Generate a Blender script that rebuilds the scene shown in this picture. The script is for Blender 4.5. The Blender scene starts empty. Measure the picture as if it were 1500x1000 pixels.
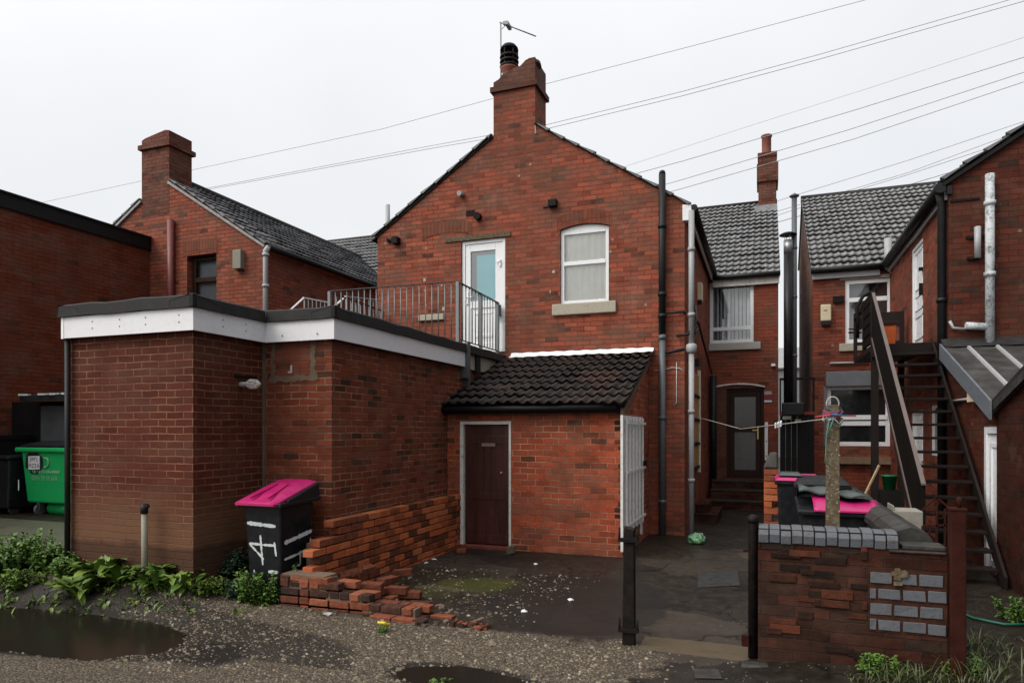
import bpy, bmesh, math, random
from mathutils import Vector, noise
random.seed(11)
R = math.radians
scene = bpy.context.scene
COL = scene.collection

# ------------------------------------------------------------------ camera
# world: X along the house fronts, Y away from the lane, Z up; the eye is 1.7 m above the yard
TH = R(20.3); CT, ST = math.cos(TH), math.sin(TH); EYE = 1.7
cam = bpy.data.cameras.new('Camera'); camo = bpy.data.objects.new('Camera', cam); COL.objects.link(camo)
cam.lens = 24.0; cam.sensor_width = 36.0; cam.shift_y = 130.0/1500.0
cam.clip_start = 0.1; cam.clip_end = 1500
camo.location = (0, 0, EYE); camo.rotation_euler = (R(90), 0, TH)
scene.camera = camo

def ray(px, py):
    x = (px-750)/1000.0; y = (630-py)/1000.0
    return x*CT-ST, x*ST+CT, y
def PY(px, py, Y):      # where the sight line meets the plane y = Y
    a, b, c = ray(px, py); t = Y/b
    return Vector((a*t, Y, EYE+c*t))
def PX(px, py, X):      # ... the plane x = X
    a, b, c = ray(px, py); t = X/a
    return Vector((X, b*t, EYE+c*t))

def sst(x):
    x = max(0., min(1., x)); return x*x*(3-2*x)
def gz(x, y):           # height of the ground
    z = 0.20*sst((-4.5-x)/0.9)*sst((y-4.5)/0.9)
    z += 0.17*sst((-6.7-x)/0.8)*sst((y-5.5)/1.0)
    z += 0.06*sst((x+0.3)/0.9)*sst((7.0-y)/1.0)
    return z

# ------------------------------------------------------------------ objects
def tag(o, label=None, cat=None, group=None, kind=None):
    if label: o['label'] = label
    if cat: o['category'] = cat
    if group: o['group'] = group
    if kind: o['kind'] = kind
    return o
def thing(name, loc, label, cat, group=None):
    o = bpy.data.objects.new(name, None); COL.objects.link(o)
    o.location = loc; o.empty_display_size = 0.2
    return tag(o, label, cat, group)
def worldloc(o):
    v = Vector((0, 0, 0))
    while o is not None:
        v += Vector(o.location); o = o.parent
    return v
def copy_tree(o, parent=None):
    c = o.copy(); COL.objects.link(c)
    if parent is not None: c.parent = parent
    for ch in [q for q in bpy.data.objects if q.parent == o]:
        copy_tree(ch, c)
    return c

class MB:
    def __init__(s, T=None):
        s.v = []; s.f = []; s.uv = []; s.mi = []; s.sm = []; s.m = 0; s.smooth = False; s.T = T
    def vert(s, p):
        if s.T: p = s.T(*p)
        s.v.append(Vector(p)); return len(s.v)-1
    def face(s, idx, uv=None, smooth=None):
        s.f.append(tuple(idx)); s.uv.append(uv); s.mi.append(s.m)
        s.sm.append(s.smooth if smooth is None else smooth)
    def poly(s, pts, uv=None):
        s.face([s.vert(p) for p in pts], uv)
    def hexa(s, p):      # 8 corners: bottom ring 0-3, top ring 4-7
        i = [s.vert(q) for q in p]
        for q in ((3, 2, 1, 0), (4, 5, 6, 7), (0, 1, 5, 4), (1, 2, 6, 5), (2, 3, 7, 6), (3, 0, 4, 7)):
            s.face([i[k] for k in q])
    def box(s, x0, x1, y0, y1, z0, z1):
        s.hexa([(x0, y0, z0), (x1, y0, z0), (x1, y1, z0), (x0, y1, z0), (x0, y0, z1), (x1, y0, z1), (x1, y1, z1), (x0, y1, z1)])
    def rbox(s, c, sx, sy, sz, rot, tilt=(0, 0)):      # turned box, c = centre of its base
        ca, sa = math.cos(rot), math.sin(rot); P = []
        for dz in (0, sz):
            for dx, dy in ((-1, -1), (1, -1), (1, 1), (-1, 1)):
                x, y = dx*sx/2, dy*sy/2
                z = dz+x*tilt[0]+y*tilt[1]
                P.append((c[0]+x*ca-y*sa, c[1]+x*sa+y*ca, c[2]+z))
        s.hexa(P)
    def prism(s, poly, y0, y1):      # polygon in x,z pushed along y
        n = len(poly)
        a = [s.vert((p[0], y0, p[1])) for p in poly]; b = [s.vert((p[0], y1, p[1])) for p in poly]
        s.face(a); s.face(b[::-1])
        for i in range(n):
            j = (i+1) % n; s.face((a[j], a[i], b[i], b[j]))
    def tube(s, pts, r, n=8, caps=True, smooth=True):
        pts = [Vector(p) for p in pts]; rr = r if isinstance(r, (list, tuple)) else [r]*len(pts)
        rings = []; up0 = None
        for k, p in enumerate(pts):
            if k == 0: d = pts[1]-p
            elif k == len(pts)-1: d = p-pts[k-1]
            else: d = (pts[k+1]-p).normalized()+(p-pts[k-1]).normalized()
            d.normalize()
            up = Vector((0, 0, 1)) if abs(d.z) < 0.9 else Vector((1, 0, 0))
            if up0 is not None: up = up0
            a = d.cross(up); 
            if a.length < 1e-4: a = d.cross(Vector((0, 1, 0)))
            a.normalize(); b = a.cross(d).normalized(); up0 = b
            rings.append([s.vert(p+rr[k]*(a*math.cos(t)+b*math.sin(t))) for t in [2*math.pi*i/n for i in range(n)]])
        for k in range(len(rings)-1):
            for i in range(n):
                j = (i+1) % n; s.face((rings[k][i], rings[k][j], rings[k+1][j], rings[k+1][i]), None, smooth)
        if caps:
            s.face(rings[0][::-1], None, False); s.face(rings[-1], None, False)
    def lathe(s, c, prof, n=16, smooth=True):      # prof: (r, z) from bottom to top around c
        rings = [[s.vert((c[0]+r*math.cos(2*math.pi*i/n), c[1]+r*math.sin(2*math.pi*i/n), c[2]+z)) for i in range(n)] for r, z in prof]
        for k in range(len(rings)-1):
            for i in range(n):
                j = (i+1) % n; s.face((rings[k][i], rings[k][j], rings[k+1][j], rings[k+1][i]), None, smooth)
        s.face(rings[0][::-1], None, False); s.face(rings[-1], None, False)
    def bar(s, p0, p1, w, h):      # straight square bar
        p0, p1 = Vector(p0), Vector(p1); d = (p1-p0).normalized()
        up = Vector((0, 0, 1)) if abs(d.z) < 0.95 else Vector((0, 1, 0))
        a = d.cross(up).normalized()*w/2; b = a.cross(d).normalized()*h/2
        s.hexa([p0-a-b, p0+a-b, p0+a+b, p0-a+b, p1-a-b, p1+a-b, p1+a+b, p1-a+b])
    def build(s, name, mat, parent=None, bevel=0.0, recalc=True):
        off = worldloc(parent) if parent is not None else Vector((0, 0, 0))
        me = bpy.data.meshes.new(name)
        me.from_pydata([tuple(v-off) for v in s.v], [], s.f)
        mats = mat if isinstance(mat, (list, tuple)) else [mat]
        for q in mats: me.materials.append(q)
        me.polygons.foreach_set('material_index', s.mi)
        me.polygons.foreach_set('use_smooth', s.sm)
        if recalc:
            bm = bmesh.new(); bm.from_mesh(me); bmesh.ops.recalc_face_normals(bm, faces=bm.faces); bm.to_mesh(me); bm.free()
        ul = me.uv_layers.new(name='UVMap')
        vs = s.v
        for p, uv in zip(me.polygons, s.uv):
            n = p.normal
            ax = max(range(3), key=lambda i: abs(n[i]))
            for k, li in enumerate(p.loop_indices):
                vi = me.loops[li].vertex_index; q = vs[vi]
                if uv is not None and not recalc: ul.data[li].uv = uv[k]
                elif ax == 2: ul.data[li].uv = (q.x, q.y)
                elif ax == 0: ul.data[li].uv = (q.y, q.z)
                else: ul.data[li].uv = (q.x, q.z)
        me.update()
        o = bpy.data.objects.new(name, me); COL.objects.link(o)
        if parent is not None: o.parent = parent
        if bevel > 0:
            b = o.modifiers.new('Bevel', 'BEVEL'); b.width = bevel; b.segments = 2; b.limit_method = 'ANGLE'; b.angle_limit = R(40)
        return o

def wall(mb, a0, a1, p0, p1, bottom, top, openings=()):
    """wall along local a between depths p0,p1; top = polyline [(a,z)...]; openings (a0,a1,z0,z1)"""
    def tz(a):
        for (x0, z0), (x1, z1) in zip(top, top[1:]):
            if x0-1e-6 <= a <= x1+1e-6: return z0+(z1-z0)*(a-x0)/max(1e-9, x1-x0)
        return top[-1][1]
    br = sorted(set([a0, a1]+[t[0] for t in top]+[o[0] for o in openings]+[o[1] for o in openings]))
    br = [b for b in br if a0-1e-6 <= b <= a1+1e-6]
    for b0, b1 in zip(br, br[1:]):
        ops = sorted([(o[2], o[3]) for o in openings if o[0] <= b0+1e-6 and o[1] >= b1-1e-6])
        lo = bottom
        for z0, z1 in ops:
            mb.hexa([(b0, p0, lo), (b1, p0, lo), (b1, p1, lo), (b0, p1, lo), (b0, p0, z0), (b1, p0, z0), (b1, p1, z0), (b0, p1, z0)]); lo = z1
        mb.hexa([(b0, p0, lo), (b1, p0, lo), (b1, p1, lo), (b0, p1, lo), (b0, p0, tz(b0)), (b1, p0, tz(b1)), (b1, p1, tz(b1)), (b0, p1, tz(b0))])

# faces: local a runs along the wall, d goes INTO the wall, z up
def onY(Y): return lambda a, d, z: (a, Y+d, z)          # wall looking to -Y
def onXp(X): return lambda a, d, z: (X-d, a, z)         # wall looking to +X
def onXn(X): return lambda a, d, z: (X+d, a, z)         # wall looking to -X

# ------------------------------------------------------------------ materials
class NT:
    def __init__(s, name):
        s.mat = bpy.data.materials.new(name); s.mat.use_nodes = True
        s.t = s.mat.node_tree; s.t.nodes.clear()
        s.out = s.t.nodes.new('ShaderNodeOutputMaterial')
        s.b = s.n('ShaderNodeBsdfPrincipled'); s.l(s.b.outputs[0], s.out.inputs[0])
    def n(s, typ, **k):
        q = s.t.nodes.new(typ)
        for a, v in k.items(): setattr(q, a, v)
        return q
    def l(s, a, b): s.t.links.new(a, b)
    def val(s, inp, v):
        if hasattr(v, 'links'): s.l(v, inp)
        else: inp.default_value = v
    def noise(s, vec, scale, detail=4, rough=0.55, dist=0.0):
        q = s.n('ShaderNodeTexNoise'); q.inputs['Scale'].default_value = scale; q.inputs['Detail'].default_value = detail
        q.inputs['Roughness'].default_value = rough; q.inputs['Distortion'].default_value = dist
        if vec is not None: s.l(vec, q.inputs['Vector'])
        return q.outputs['Fac']
    def ramp(s, fac, stops, interp='LINEAR'):
        q = s.n('ShaderNodeValToRGB'); cr = q.color_ramp; cr.interpolation = interp
        while len(cr.elements) < len(stops): cr.elements.new(0.5)
        for e, (p, c) in zip(cr.elements, stops):
            e.position = p; e.color = (c, c, c, 1) if isinstance(c, (int, float)) else (c[0], c[1], c[2], 1)
        s.l(fac, q.inputs[0]); return q.outputs[0]
    def mix(s, fac, a, b, blend='MIX'):
        q = s.n('ShaderNodeMix', data_type='RGBA', blend_type=blend)
        s.val(q.inputs[0], fac)
        for i, v in ((6, a), (7, b)):
            if hasattr(v, 'links'): s.l(v, q.inputs[i])
            else: q.inputs[i].default_value = (v[0], v[1], v[2], 1)
        return q.outputs[2]
    def math(s, op, a, b=0.0, c=None):
        q = s.n('ShaderNodeMath', operation=op); s.val(q.inputs[0], a); s.val(q.inputs[1], b)
        if c is not None: s.val(q.inputs[2], c)
        return q.outputs[0]
    def obj(s): return s.n('ShaderNodeNewGeometry').outputs['Position']
    def local(s): return s.n('ShaderNodeTexCoord').outputs['Object']
    def uv(s): return s.n('ShaderNodeTexCoord').outputs['UV']
    def bump(s, h, dist=0.005, strength=1.0, prev=None):
        q = s.n('ShaderNodeBump'); q.inputs['Distance'].default_value = dist; q.inputs['Strength'].default_value = strength
        s.l(h, q.inputs['Height'])
        if prev is not None: s.l(prev, q.inputs['Normal'])
        s.l(q.outputs[0], s.b.inputs['Normal']); return q.outputs[0]
    def set(s, col=None, rough=None, metal=None, spec=None):
        if col is not None:
            if hasattr(col, 'links'): s.l(col, s.b.inputs['Base Color'])
            else: s.b.inputs['Base Color'].default_value = (col[0], col[1], col[2], 1)
        if rough is not None: s.val(s.b.inputs['Roughness'], rough)
        if metal is not None: s.b.inputs['Metallic'].default_value = metal
        if spec is not None: s.b.inputs['Specular IOR Level'].default_value = spec
        return s.mat

def brick_mat(name, base, mortar, row=0.080, length=0.225, msize=0.010, stain=0.5, stain_col=(0.045, 0.03, 0.022),
              grime=None, pale=0.0, vary=0.5, seed=0.0, offset=0.5, dark=0.035, lightm=None, spec=0.10, gain=1.0, smear=0.6):
    """bricks laid out in metres on the UV map. base = (darker, mid, brighter) brick colours; a share `dark` of the
    bricks is burnt nearly black; pointing changes from place to place between mortar and lightm"""
    s = NT(name)
    uv = s.uv(); P = s.obj()
    mp = s.n('ShaderNodeMapping'); mp.inputs['Location'].default_value = (seed*0.37, seed*0.0131, 0); s.l(uv, mp.inputs[0])
    nz = s.n('ShaderNodeTexNoise'); nz.inputs['Scale'].default_value = 4.0; nz.inputs['Detail'].default_value = 3; s.l(P, nz.inputs['Vector'])
    vm = s.n('ShaderNodeVectorMath', operation='SUBTRACT'); s.l(nz.outputs['Color'], vm.inputs[0]); vm.inputs[1].default_value = (0.5, 0.5, 0.5)
    sc = s.n('ShaderNodeVectorMath', operation='SCALE'); s.l(vm.outputs[0], sc.inputs[0]); sc.inputs['Scale'].default_value = 0.022
    nz2 = s.n('ShaderNodeTexNoise'); nz2.inputs['Scale'].default_value = 45.0; nz2.inputs['Detail'].default_value = 2; s.l(P, nz2.inputs['Vector'])
    vm2 = s.n('ShaderNodeVectorMath', operation='SUBTRACT'); s.l(nz2.outputs['Color'], vm2.inputs[0]); vm2.inputs[1].default_value = (0.5, 0.5, 0.5)
    sc2 = s.n('ShaderNodeVectorMath', operation='SCALE'); s.l(vm2.outputs[0], sc2.inputs[0]); sc2.inputs['Scale'].default_value = 0.009
    ad = s.n('ShaderNodeVectorMath', operation='ADD'); s.l(mp.outputs[0], ad.inputs[0]); s.l(sc.outputs[0], ad.inputs[1])
    ad2 = s.n('ShaderNodeVectorMath', operation='ADD'); s.l(ad.outputs[0], ad2.inputs[0]); s.l(sc2.outputs[0], ad2.inputs[1])
    bt = s.n('ShaderNodeTexBrick'); bt.offset = offset; s.l(ad2.outputs[0], bt.inputs['Vector'])
    bt.inputs['Color1'].default_value = (0, 0, 0, 1); bt.inputs['Color2'].default_value = (1, 1, 1, 1); bt.inputs['Mortar'].default_value = (0.5, 0.5, 0.5, 1)
    bt.inputs['Scale'].default_value = 1.0; bt.inputs['Mortar Size'].default_value = msize*0.5; bt.inputs['Mortar Smooth'].default_value = 0.45
    bt.inputs['Bias'].default_value = 0.0; bt.inputs['Brick Width'].default_value = length; bt.inputs['Row Height'].default_value = row
    rnd = bt.outputs['Color']
    n_big = s.noise(P, 0.55, 5, 0.6); n_mid = s.noise(P, 3.2, 5, 0.62); n_fine = s.noise(P, 70, 4, 0.7)
    # patchiness that follows the courses: noise squeezed along z
    st0 = s.n('ShaderNodeMapping'); st0.inputs['Scale'].default_value = (2.2, 2.2, 11.0); s.l(P, st0.inputs[0]); n_bed = s.noise(st0.outputs[0], 1.0, 4, 0.65)
    k = s.math('ADD', s.math('MULTIPLY', rnd, 0.34*vary), s.math('MULTIPLY', n_bed, 0.30)); k = s.math('ADD', k, s.math('MULTIPLY', n_mid, 0.45)); k = s.math('ADD', k, s.math('MULTIPLY', n_fine, 0.15))
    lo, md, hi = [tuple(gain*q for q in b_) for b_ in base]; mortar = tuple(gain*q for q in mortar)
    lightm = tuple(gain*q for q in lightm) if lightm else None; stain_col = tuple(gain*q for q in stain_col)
    c = s.ramp(k, [(0.42, lo), (0.60, md), (0.86, hi)])
    if dark > 0:
        dk = s.ramp(rnd, [(dark*0.8, 1.0), (dark*1.25+0.005, 0.0)])
        c = s.mix(s.math('MULTIPLY', dk, s.ramp(n_mid, [(0.3, 0.9), (0.7, 0.35)])), c, (0.035, 0.024, 0.018))
    c = s.mix(s.ramp(n_fine, [(0.32, 0.0), (0.72, 0.75)]), c, (0.45, 0.40, 0.36), 'MULTIPLY')
    lm = lightm if lightm is not None else mortar
    mcol = s.mix(s.ramp(s.math('ADD', s.math('MULTIPLY', n_mid, 0.6), s.math('MULTIPLY', n_big, 0.4)), [(0.42, 0.0), (0.60, 1.0)]), tuple(0.55*q for q in mortar), lm)
    c = s.mix(s.math('MULTIPLY', bt.outputs['Fac'], s.ramp(n_mid, [(0.3, 0.7), (0.6, 1.0)])), c, mcol)
    if smear > 0:
        st2 = s.n('ShaderNodeMapping'); st2.inputs['Scale'].default_value = (1.6, 1.6, 3.2); st2.inputs['Location'].default_value = (seed, seed*2, 0); s.l(P, st2.inputs[0])
        q_ = s.noise(st2.outputs[0], 1.0, 6, 0.7)
        c = s.mix(s.ramp(q_, [(0.44, 0.0), (0.62, smear)]), c, tuple(gain*v for v in (0.150, 0.082, 0.056)))
        c = s.mix(s.ramp(s.noise(P, 13, 5, 0.75), [(0.54, 0.0), (0.70, 0.7*smear)]), c, tuple(gain*v for v in (0.085, 0.045, 0.034)))
    # soot and damp in big loose blotches
    sm = s.ramp(s.math('ADD', s.math('MULTIPLY', n_big, 0.7), s.math('MULTIPLY', n_mid, 0.3)), [(0.47, 0.0), (0.66, stain)])
    c = s.mix(sm, c, stain_col)
    # water runs: noise stretched down the wall
    st = s.n('ShaderNodeMapping'); st.inputs['Scale'].default_value = (3.0, 3.0, 0.35); s.l(P, st.inputs[0])
    runs = s.noise(st.outputs[0], 1.0, 4, 0.6)
    c = s.mix(s.ramp(runs, [(0.52, 0.0), (0.72, 0.5*stain)]), c, tuple(0.8*q for q in stain_col))
    if pale > 0:      # salt bloom and spalled faces
        c = s.mix(s.ramp(s.noise(P, 1.9, 6, 0.72), [(0.56, 0.0), (0.74, pale)]), c, (0.34, 0.22, 0.17))
        sp = s.n('ShaderNodeTexVoronoi'); sp.inputs['Scale'].default_value = 5.5; s.l(ad2.outputs[0], sp.inputs['Vector'])
        c = s.mix(s.math('MULTIPLY', s.ramp(sp.outputs['Distance'], [(0.10, 1.0), (0.17, 0.0)]), s.ramp(sp.outputs['Color'], [(0.83, 0.0), (0.86, min(1.0, 2.5*pale))])), c, (0.46, 0.36, 0.29))
    for h, fade, gc, ga in (grime or ()):      # splashed mud, then the rendered plinth: (height, fade, colour, amount), ragged upper edge
        sx = s.n('ShaderNodeSeparateXYZ'); s.l(P, sx.inputs[0])
        z = s.math('ADD', sx.outputs[2], s.math('MULTIPLY', s.math('SUBTRACT', n_mid, 0.5), 3.5*fade if fade < .1 else 0.5))
        g = s.n('ShaderNodeMapRange'); g.inputs['From Min'].default_value = h; g.inputs['From Max'].default_value = h-fade; g.inputs['To Max'].default_value = ga
        s.l(z, g.inputs['Value'])
        c = s.mix(g.outputs[0], c, gc)
    s.set(c, s.ramp(n_mid, [(0.3, 0.6), (0.7, 0.9)]), spec=spec)
    h = s.math('ADD', s.math('MULTIPLY', bt.outputs['Fac'], -1.0), s.math('MULTIPLY', n_fine, 0.55))
    h = s.math('ADD', h, s.math('MULTIPLY', rnd, 0.45))
    s.bump(h, 0.011, 1.0)
    return s.mat

def plain(name, col, rough=0.5, metal=0.0, spec=0.5, var=0.25, scale=9.0, dirt=None, bump=0.0, local=False):
    s = NT(name); P = s.local() if local else s.obj()
    n1 = s.noise(P, scale, 5, 0.65); n2 = s.noise(P, scale*7, 3, 0.6)
    c = s.mix(s.ramp(n1, [(0.3, 0.0), (0.7, 1.0)]), tuple(q*(1-var) for q in col), tuple(min(1, q*(1+var*0.6)) for q in col))
    if dirt is not None:
        c = s.mix(s.ramp(s.math('ADD', s.math('MULTIPLY', n1, 0.6), s.math('MULTIPLY', n2, 0.4)), [(0.48, 0.0), (0.66, dirt[1])]), c, dirt[0])
    s.set(c, s.ramp(n1, [(0.25, max(0.02, rough-0.1)), (0.75, min(1, rough+0.12))]), metal, spec)
    if bump > 0: s.bump(s.math('ADD', n1, s.math('MULTIPLY', n2, 0.4)), bump, 0.8)
    return s.mat

def tile_mat(name, stops, rough=(0.3, 0.6), moss=0.3, seed=0.0, spec=.5, lichen=.18):
    s = NT(name); P = s.obj(); uv = s.uv()
    bt = s.n('ShaderNodeTexBrick'); bt.offset = 0.0; s.l(uv, bt.inputs['Vector'])
    bt.inputs['Color1'].default_value = (0, 0, 0, 1); bt.inputs['Color2'].default_value = (1, 1, 1, 1)
    bt.inputs['Scale'].default_value = 1; bt.inputs['Mortar Size'].default_value = 0.0
    bt.inputs['Brick Width'].default_value = 0.30; bt.inputs['Row Height'].default_value = 0.31
    n1 = s.noise(P, 1.3, 5, 0.6); n2 = s.noise(P, 24, 4, 0.7)
    rnd = s.math('ADD', s.math('MULTIPLY', bt.outputs['Color'], 0.6), s.math('MULTIPLY', n1, 0.5))
    c = s.ramp(rnd, stops)
    c = s.mix(s.ramp(n2, [(0.35, 0.0), (0.7, 0.5)]), c, (0.55, 0.55, 0.55), 'MULTIPLY')
    if moss > 0: c = s.mix(s.ramp(s.noise(P, 4.5, 6, 0.7), [(0.56, 0.0), (0.68, moss)]), c, (0.055, 0.06, 0.03))
    vo_ = s.n('ShaderNodeTexVoronoi'); vo_.inputs['Scale'].default_value = 9.0; s.l(P, vo_.inputs['Vector'])
    c = s.mix(s.math('MULTIPLY', s.ramp(vo_.outputs['Distance'], [(.14, 1), (.26, 0)]), s.ramp(vo_.outputs['Color'], [(.80, 0), (.86, lichen)])), c, (0.33, 0.33, 0.30))
    s.set(c, s.ramp(n2, [(0.3, rough[0]), (0.7, rough[1])]), spec=spec)
    s.bump(n2, 0.004, 0.7)
    return s.mat

def glass_thin(name, tint=(1, 1, 1), refl=0.35):
    s = NT(name); s.t.nodes.remove(s.b)
    tr = s.n('ShaderNodeBsdfTransparent'); tr.inputs[0].default_value = (*tint, 1)
    gl = s.n('ShaderNodeBsdfGlossy'); gl.inputs['Roughness'].default_value = 0.02; gl.inputs[0].default_value = (1, 1, 1, 1)
    fr = s.n('ShaderNodeFresnel'); fr.inputs[0].default_value = 1.5
    f = s.math('MULTIPLY_ADD', fr.outputs[0], 1.0, refl*0.2)
    mx = s.n('ShaderNodeMixShader'); s.l(f, mx.inputs[0]); s.l(tr.outputs[0], mx.inputs[1]); s.l(gl.outputs[0], mx.inputs[2])
    s.l(mx.outputs[0], s.out.inputs[0]); return s.mat

def tri(c, lo=0.62, hi=1.35): return (tuple(q*lo for q in c), c, tuple(q*hi for q in c))
RED = (0.30, 0.078, 0.043)
B = {}
B['main'] = brick_mat('brick_old_red', tri((0.355, 0.090, 0.051), .56, 1.32), (0.075, 0.044, 0.032), 0.079, 0.228, 0.0125, 0.4, (0.075, 0.034, 0.024), pale=0.30, vary=1.1, seed=1, dark=.035, smear=.75, lightm=(0.24, 0.14, 0.10))
B['left'] = brick_mat('brick_left_house', tri((0.36, 0.094, 0.054)), (0.05, 0.028, 0.02), 0.080, 0.228, 0.0135, 0.5, (0.06, 0.03, 0.024), pale=0.3, vary=0.8, seed=3, lightm=(0.17, 0.10, 0.075))
B['right'] = brick_mat('brick_right_house', tri((0.30, 0.074, 0.043)), (0.085, 0.05, 0.036), 0.079, 0.228, 0.0085, 0.6, (0.05, 0.024, 0.018), pale=0.16, vary=0.9, seed=5, lightm=(0.15, 0.085, 0.06))
B['range'] = brick_mat('brick_rear_range', tri((0.35, 0.092, 0.054), .68, 1.28), (0.11, 0.06, 0.042), 0.078, 0.226, 0.008, 0.4, (0.07, 0.032, 0.024), pale=0.12, vary=0.6, seed=8, lightm=(0.2, 0.11, 0.075))
B['block'] = brick_mat('brick_modern_brown', tri((0.112, 0.026, 0.016), .75, 1.25), (0.26, 0.135, 0.08), 0.0735, 0.2225, 0.0150, 0.28, (0.085, 0.040, 0.028), grime=((1.12, 0.40, (0.165, 0.088, 0.050), 0.72), (0.56, 0.05, (0.062, 0.031, 0.021), 0.8)), vary=0.8, seed=2, dark=0.0, lightm=(0.30, 0.165, 0.098), smear=.3)
B['ext'] = brick_mat('brick_mixed_brown', tri((0.205, 0.050, 0.026), .55, 1.35), (0.22, 0.125, 0.075), 0.0750, 0.222, 0.0165, 0.4, (0.07, 0.034, 0.022), vary=0.9, seed=4, dark=0.11, lightm=(0.42, 0.26, 0.16), smear=.35)
B['shed'] = brick_mat('brick_orange_red', tri((0.44, 0.087, 0.039), .56, 1.28), (0.38, 0.17, 0.095), 0.0835, 0.226, 0.0125, 0.35, (0.13, 0.05, 0.03), pale=0.32, vary=0.75, seed=6, dark=0.05, lightm=(0.66, 0.44, 0.30), smear=.6)
B['far'] = brick_mat('brick_dark_orange', tri((0.21, 0.050, 0.023), .7, 1.25), (0.075, 0.03, 0.018), 0.0750, 0.222, 0.010, 0.45, (0.085, 0.028, 0.016), seed=7, dark=0.03, lightm=(0.10, 0.045, 0.027))
B['yard'] = brick_mat('brick_weathered_yard', tri((0.034, 0.010, 0.006), .4, 2.8), (0.024, 0.015, 0.011), 0.079, 0.228, 0.011, 0.9, (0.018, 0.011, 0.008), vary=1.1, seed=9, dark=0.2, lightm=(0.055, 0.036, 0.026), pale=0.10, smear=.25)
B['rgable'] = brick_mat('brick_right_gable', tri((0.235, 0.062, 0.037)), (0.085, 0.05, 0.036), 0.079, 0.228, 0.0085, 0.6, (0.05, 0.024, 0.018), pale=0.12, vary=0.9, seed=15, lightm=(0.15, 0.085, 0.06), gain=.50)  # gain darkens the gable brick, partly painting in falloff towards the frame edge
B['outb_shaded'] = brick_mat('brick_outbuilding', tri((0.235, 0.062, 0.037)), (0.085, 0.05, 0.036), 0.079, 0.228, 0.0095, 0.6, (0.05, 0.024, 0.018), pale=0.12, vary=0.9, seed=16, lightm=(0.20, 0.12, 0.085), gain=.25)  # low gain puts the shade and edge falloff of this wall into its colour
B['soot'] = brick_mat('brick_sooty_chimney', tri((0.17, 0.055, 0.038), .5, 1.35), (0.035, 0.024, 0.02), 0.079, 0.228, 0.012, 0.6, (0.075, 0.042, 0.034), vary=0.9, seed=10, lightm=(0.13, 0.09, 0.072), pale=0.2)
B['gable'] = brick_mat('brick_grey_weathered', tri((0.34, 0.20, 0.16)), (0.09, 0.07, 0.06), 0.079, 0.228, 0.010, 0.7, (0.08, 0.055, 0.048), seed=12)
B['infill'] = brick_mat('brick_fresh_infill', tri((0.24, 0.056, 0.030)), (0.16, 0.105, 0.07), 0.075, 0.222, 0.013, 0.3, (0.1, 0.05, 0.035), seed=13, dark=.15)
# soldier courses over openings
B['arch'] = brick_mat('brick_arch', tri((0.26, 0.076, 0.045)), (0.085, 0.05, 0.036), 0.24, 0.076, 0.010, 0.35, (0.08, 0.036, 0.026), seed=0, offset=0.0, lightm=(0.15, 0.09, 0.065))

def island_mat(name, stops, rough=0.7, noise_amt=0.35, scale=30, bump=0.003, spec=0.25, local=False):
    s = NT(name); P = s.local() if local else s.obj()
    g = s.n('ShaderNodeNewGeometry'); n1 = s.noise(P, scale, 4, 0.65)
    f = s.math('ADD', g.outputs['Random Per Island'], s.math('MULTIPLY', s.math('SUBTRACT', n1, 0.5), noise_amt))
    s.set(s.ramp(f, stops), rough, spec=spec)
    if bump > 0: s.bump(n1, bump, 0.9)
    return s.mat

M = {}
M['upvc'] = plain('white_upvc', (0.80, 0.82, 0.84), 0.3, var=0.06, dirt=((0.45, 0.44, 0.40), 0.25))
M['fascia'] = plain('white_fascia_board', (0.74, 0.75, 0.77), 0.4, var=0.05, scale=2.2, dirt=((0.42, 0.42, 0.40), 0.25))
M['white_old'] = plain('flaking_white_paint', (0.66, 0.65, 0.60), 0.6, var=0.12, dirt=((0.12, 0.09, 0.07), 0.75), scale=14, bump=0.002)
M['flash'] = plain('white_painted_flashing', (0.82, 0.83, 0.84), 0.5, var=0.1, dirt=((0.2, 0.2, 0.2), 0.55), scale=6, bump=0.01)
M['gatewhite'] = plain('white_gate_paint', (0.74, 0.74, 0.71), 0.55, var=0.08, dirt=((0.22, 0.15, 0.11), 0.55), scale=14)
M['felt'] = plain('black_roofing_felt', (0.020, 0.020, 0.0195), 0.7, spec=.25, var=0.3, scale=5, dirt=((0.05, 0.05, 0.046), 0.35), bump=0.003)
M['black'] = plain('black_gutter_plastic', (0.012, 0.012, 0.013), 0.5, var=0.3, spec=.25)
M['blackwood'] = plain('black_painted_board', (0.008, 0.0075, 0.0075), 0.6, var=0.3, spec=.2, bump=0.002)
M['greypipe'] = plain('grey_painted_pipe', (0.34, 0.35, 0.36), 0.45, var=0.15, dirt=((0.12, 0.11, 0.1), 0.5))
M['bluepipe'] = plain('slate_grey_iron_pipe', (0.085, 0.095, 0.105), 0.45, var=0.25, dirt=((0.03, 0.025, 0.02), 0.5))
M['peel'] = plain('peeling_white_pipe', (0.50, 0.53, 0.55), 0.7, spec=.2, var=0.1, dirt=((0.04, 0.04, 0.04), 1.0), scale=7)
M['redpipe'] = plain('maroon_painted_pipe', (0.15, 0.030, 0.026), 0.5, var=0.3)
M['rail'] = plain('galvanised_steel', (0.20, 0.215, 0.22), 0.45, 0.35, var=0.25, dirt=((0.08, 0.07, 0.06), 0.4))
M['handrail'] = plain('dark_handrail_steel', (0.05, 0.052, 0.055), 0.4, 0.2, var=0.25)
M['alu'] = plain('bright_aluminium', (0.7, 0.71, 0.72), 0.3, 0.5, var=0.1)
M['stone'] = plain('pale_stone', (0.42, 0.38, 0.30), 0.8, var=0.25, dirt=((0.13, 0.11, 0.08), 0.6), scale=12, bump=0.004)
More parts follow.
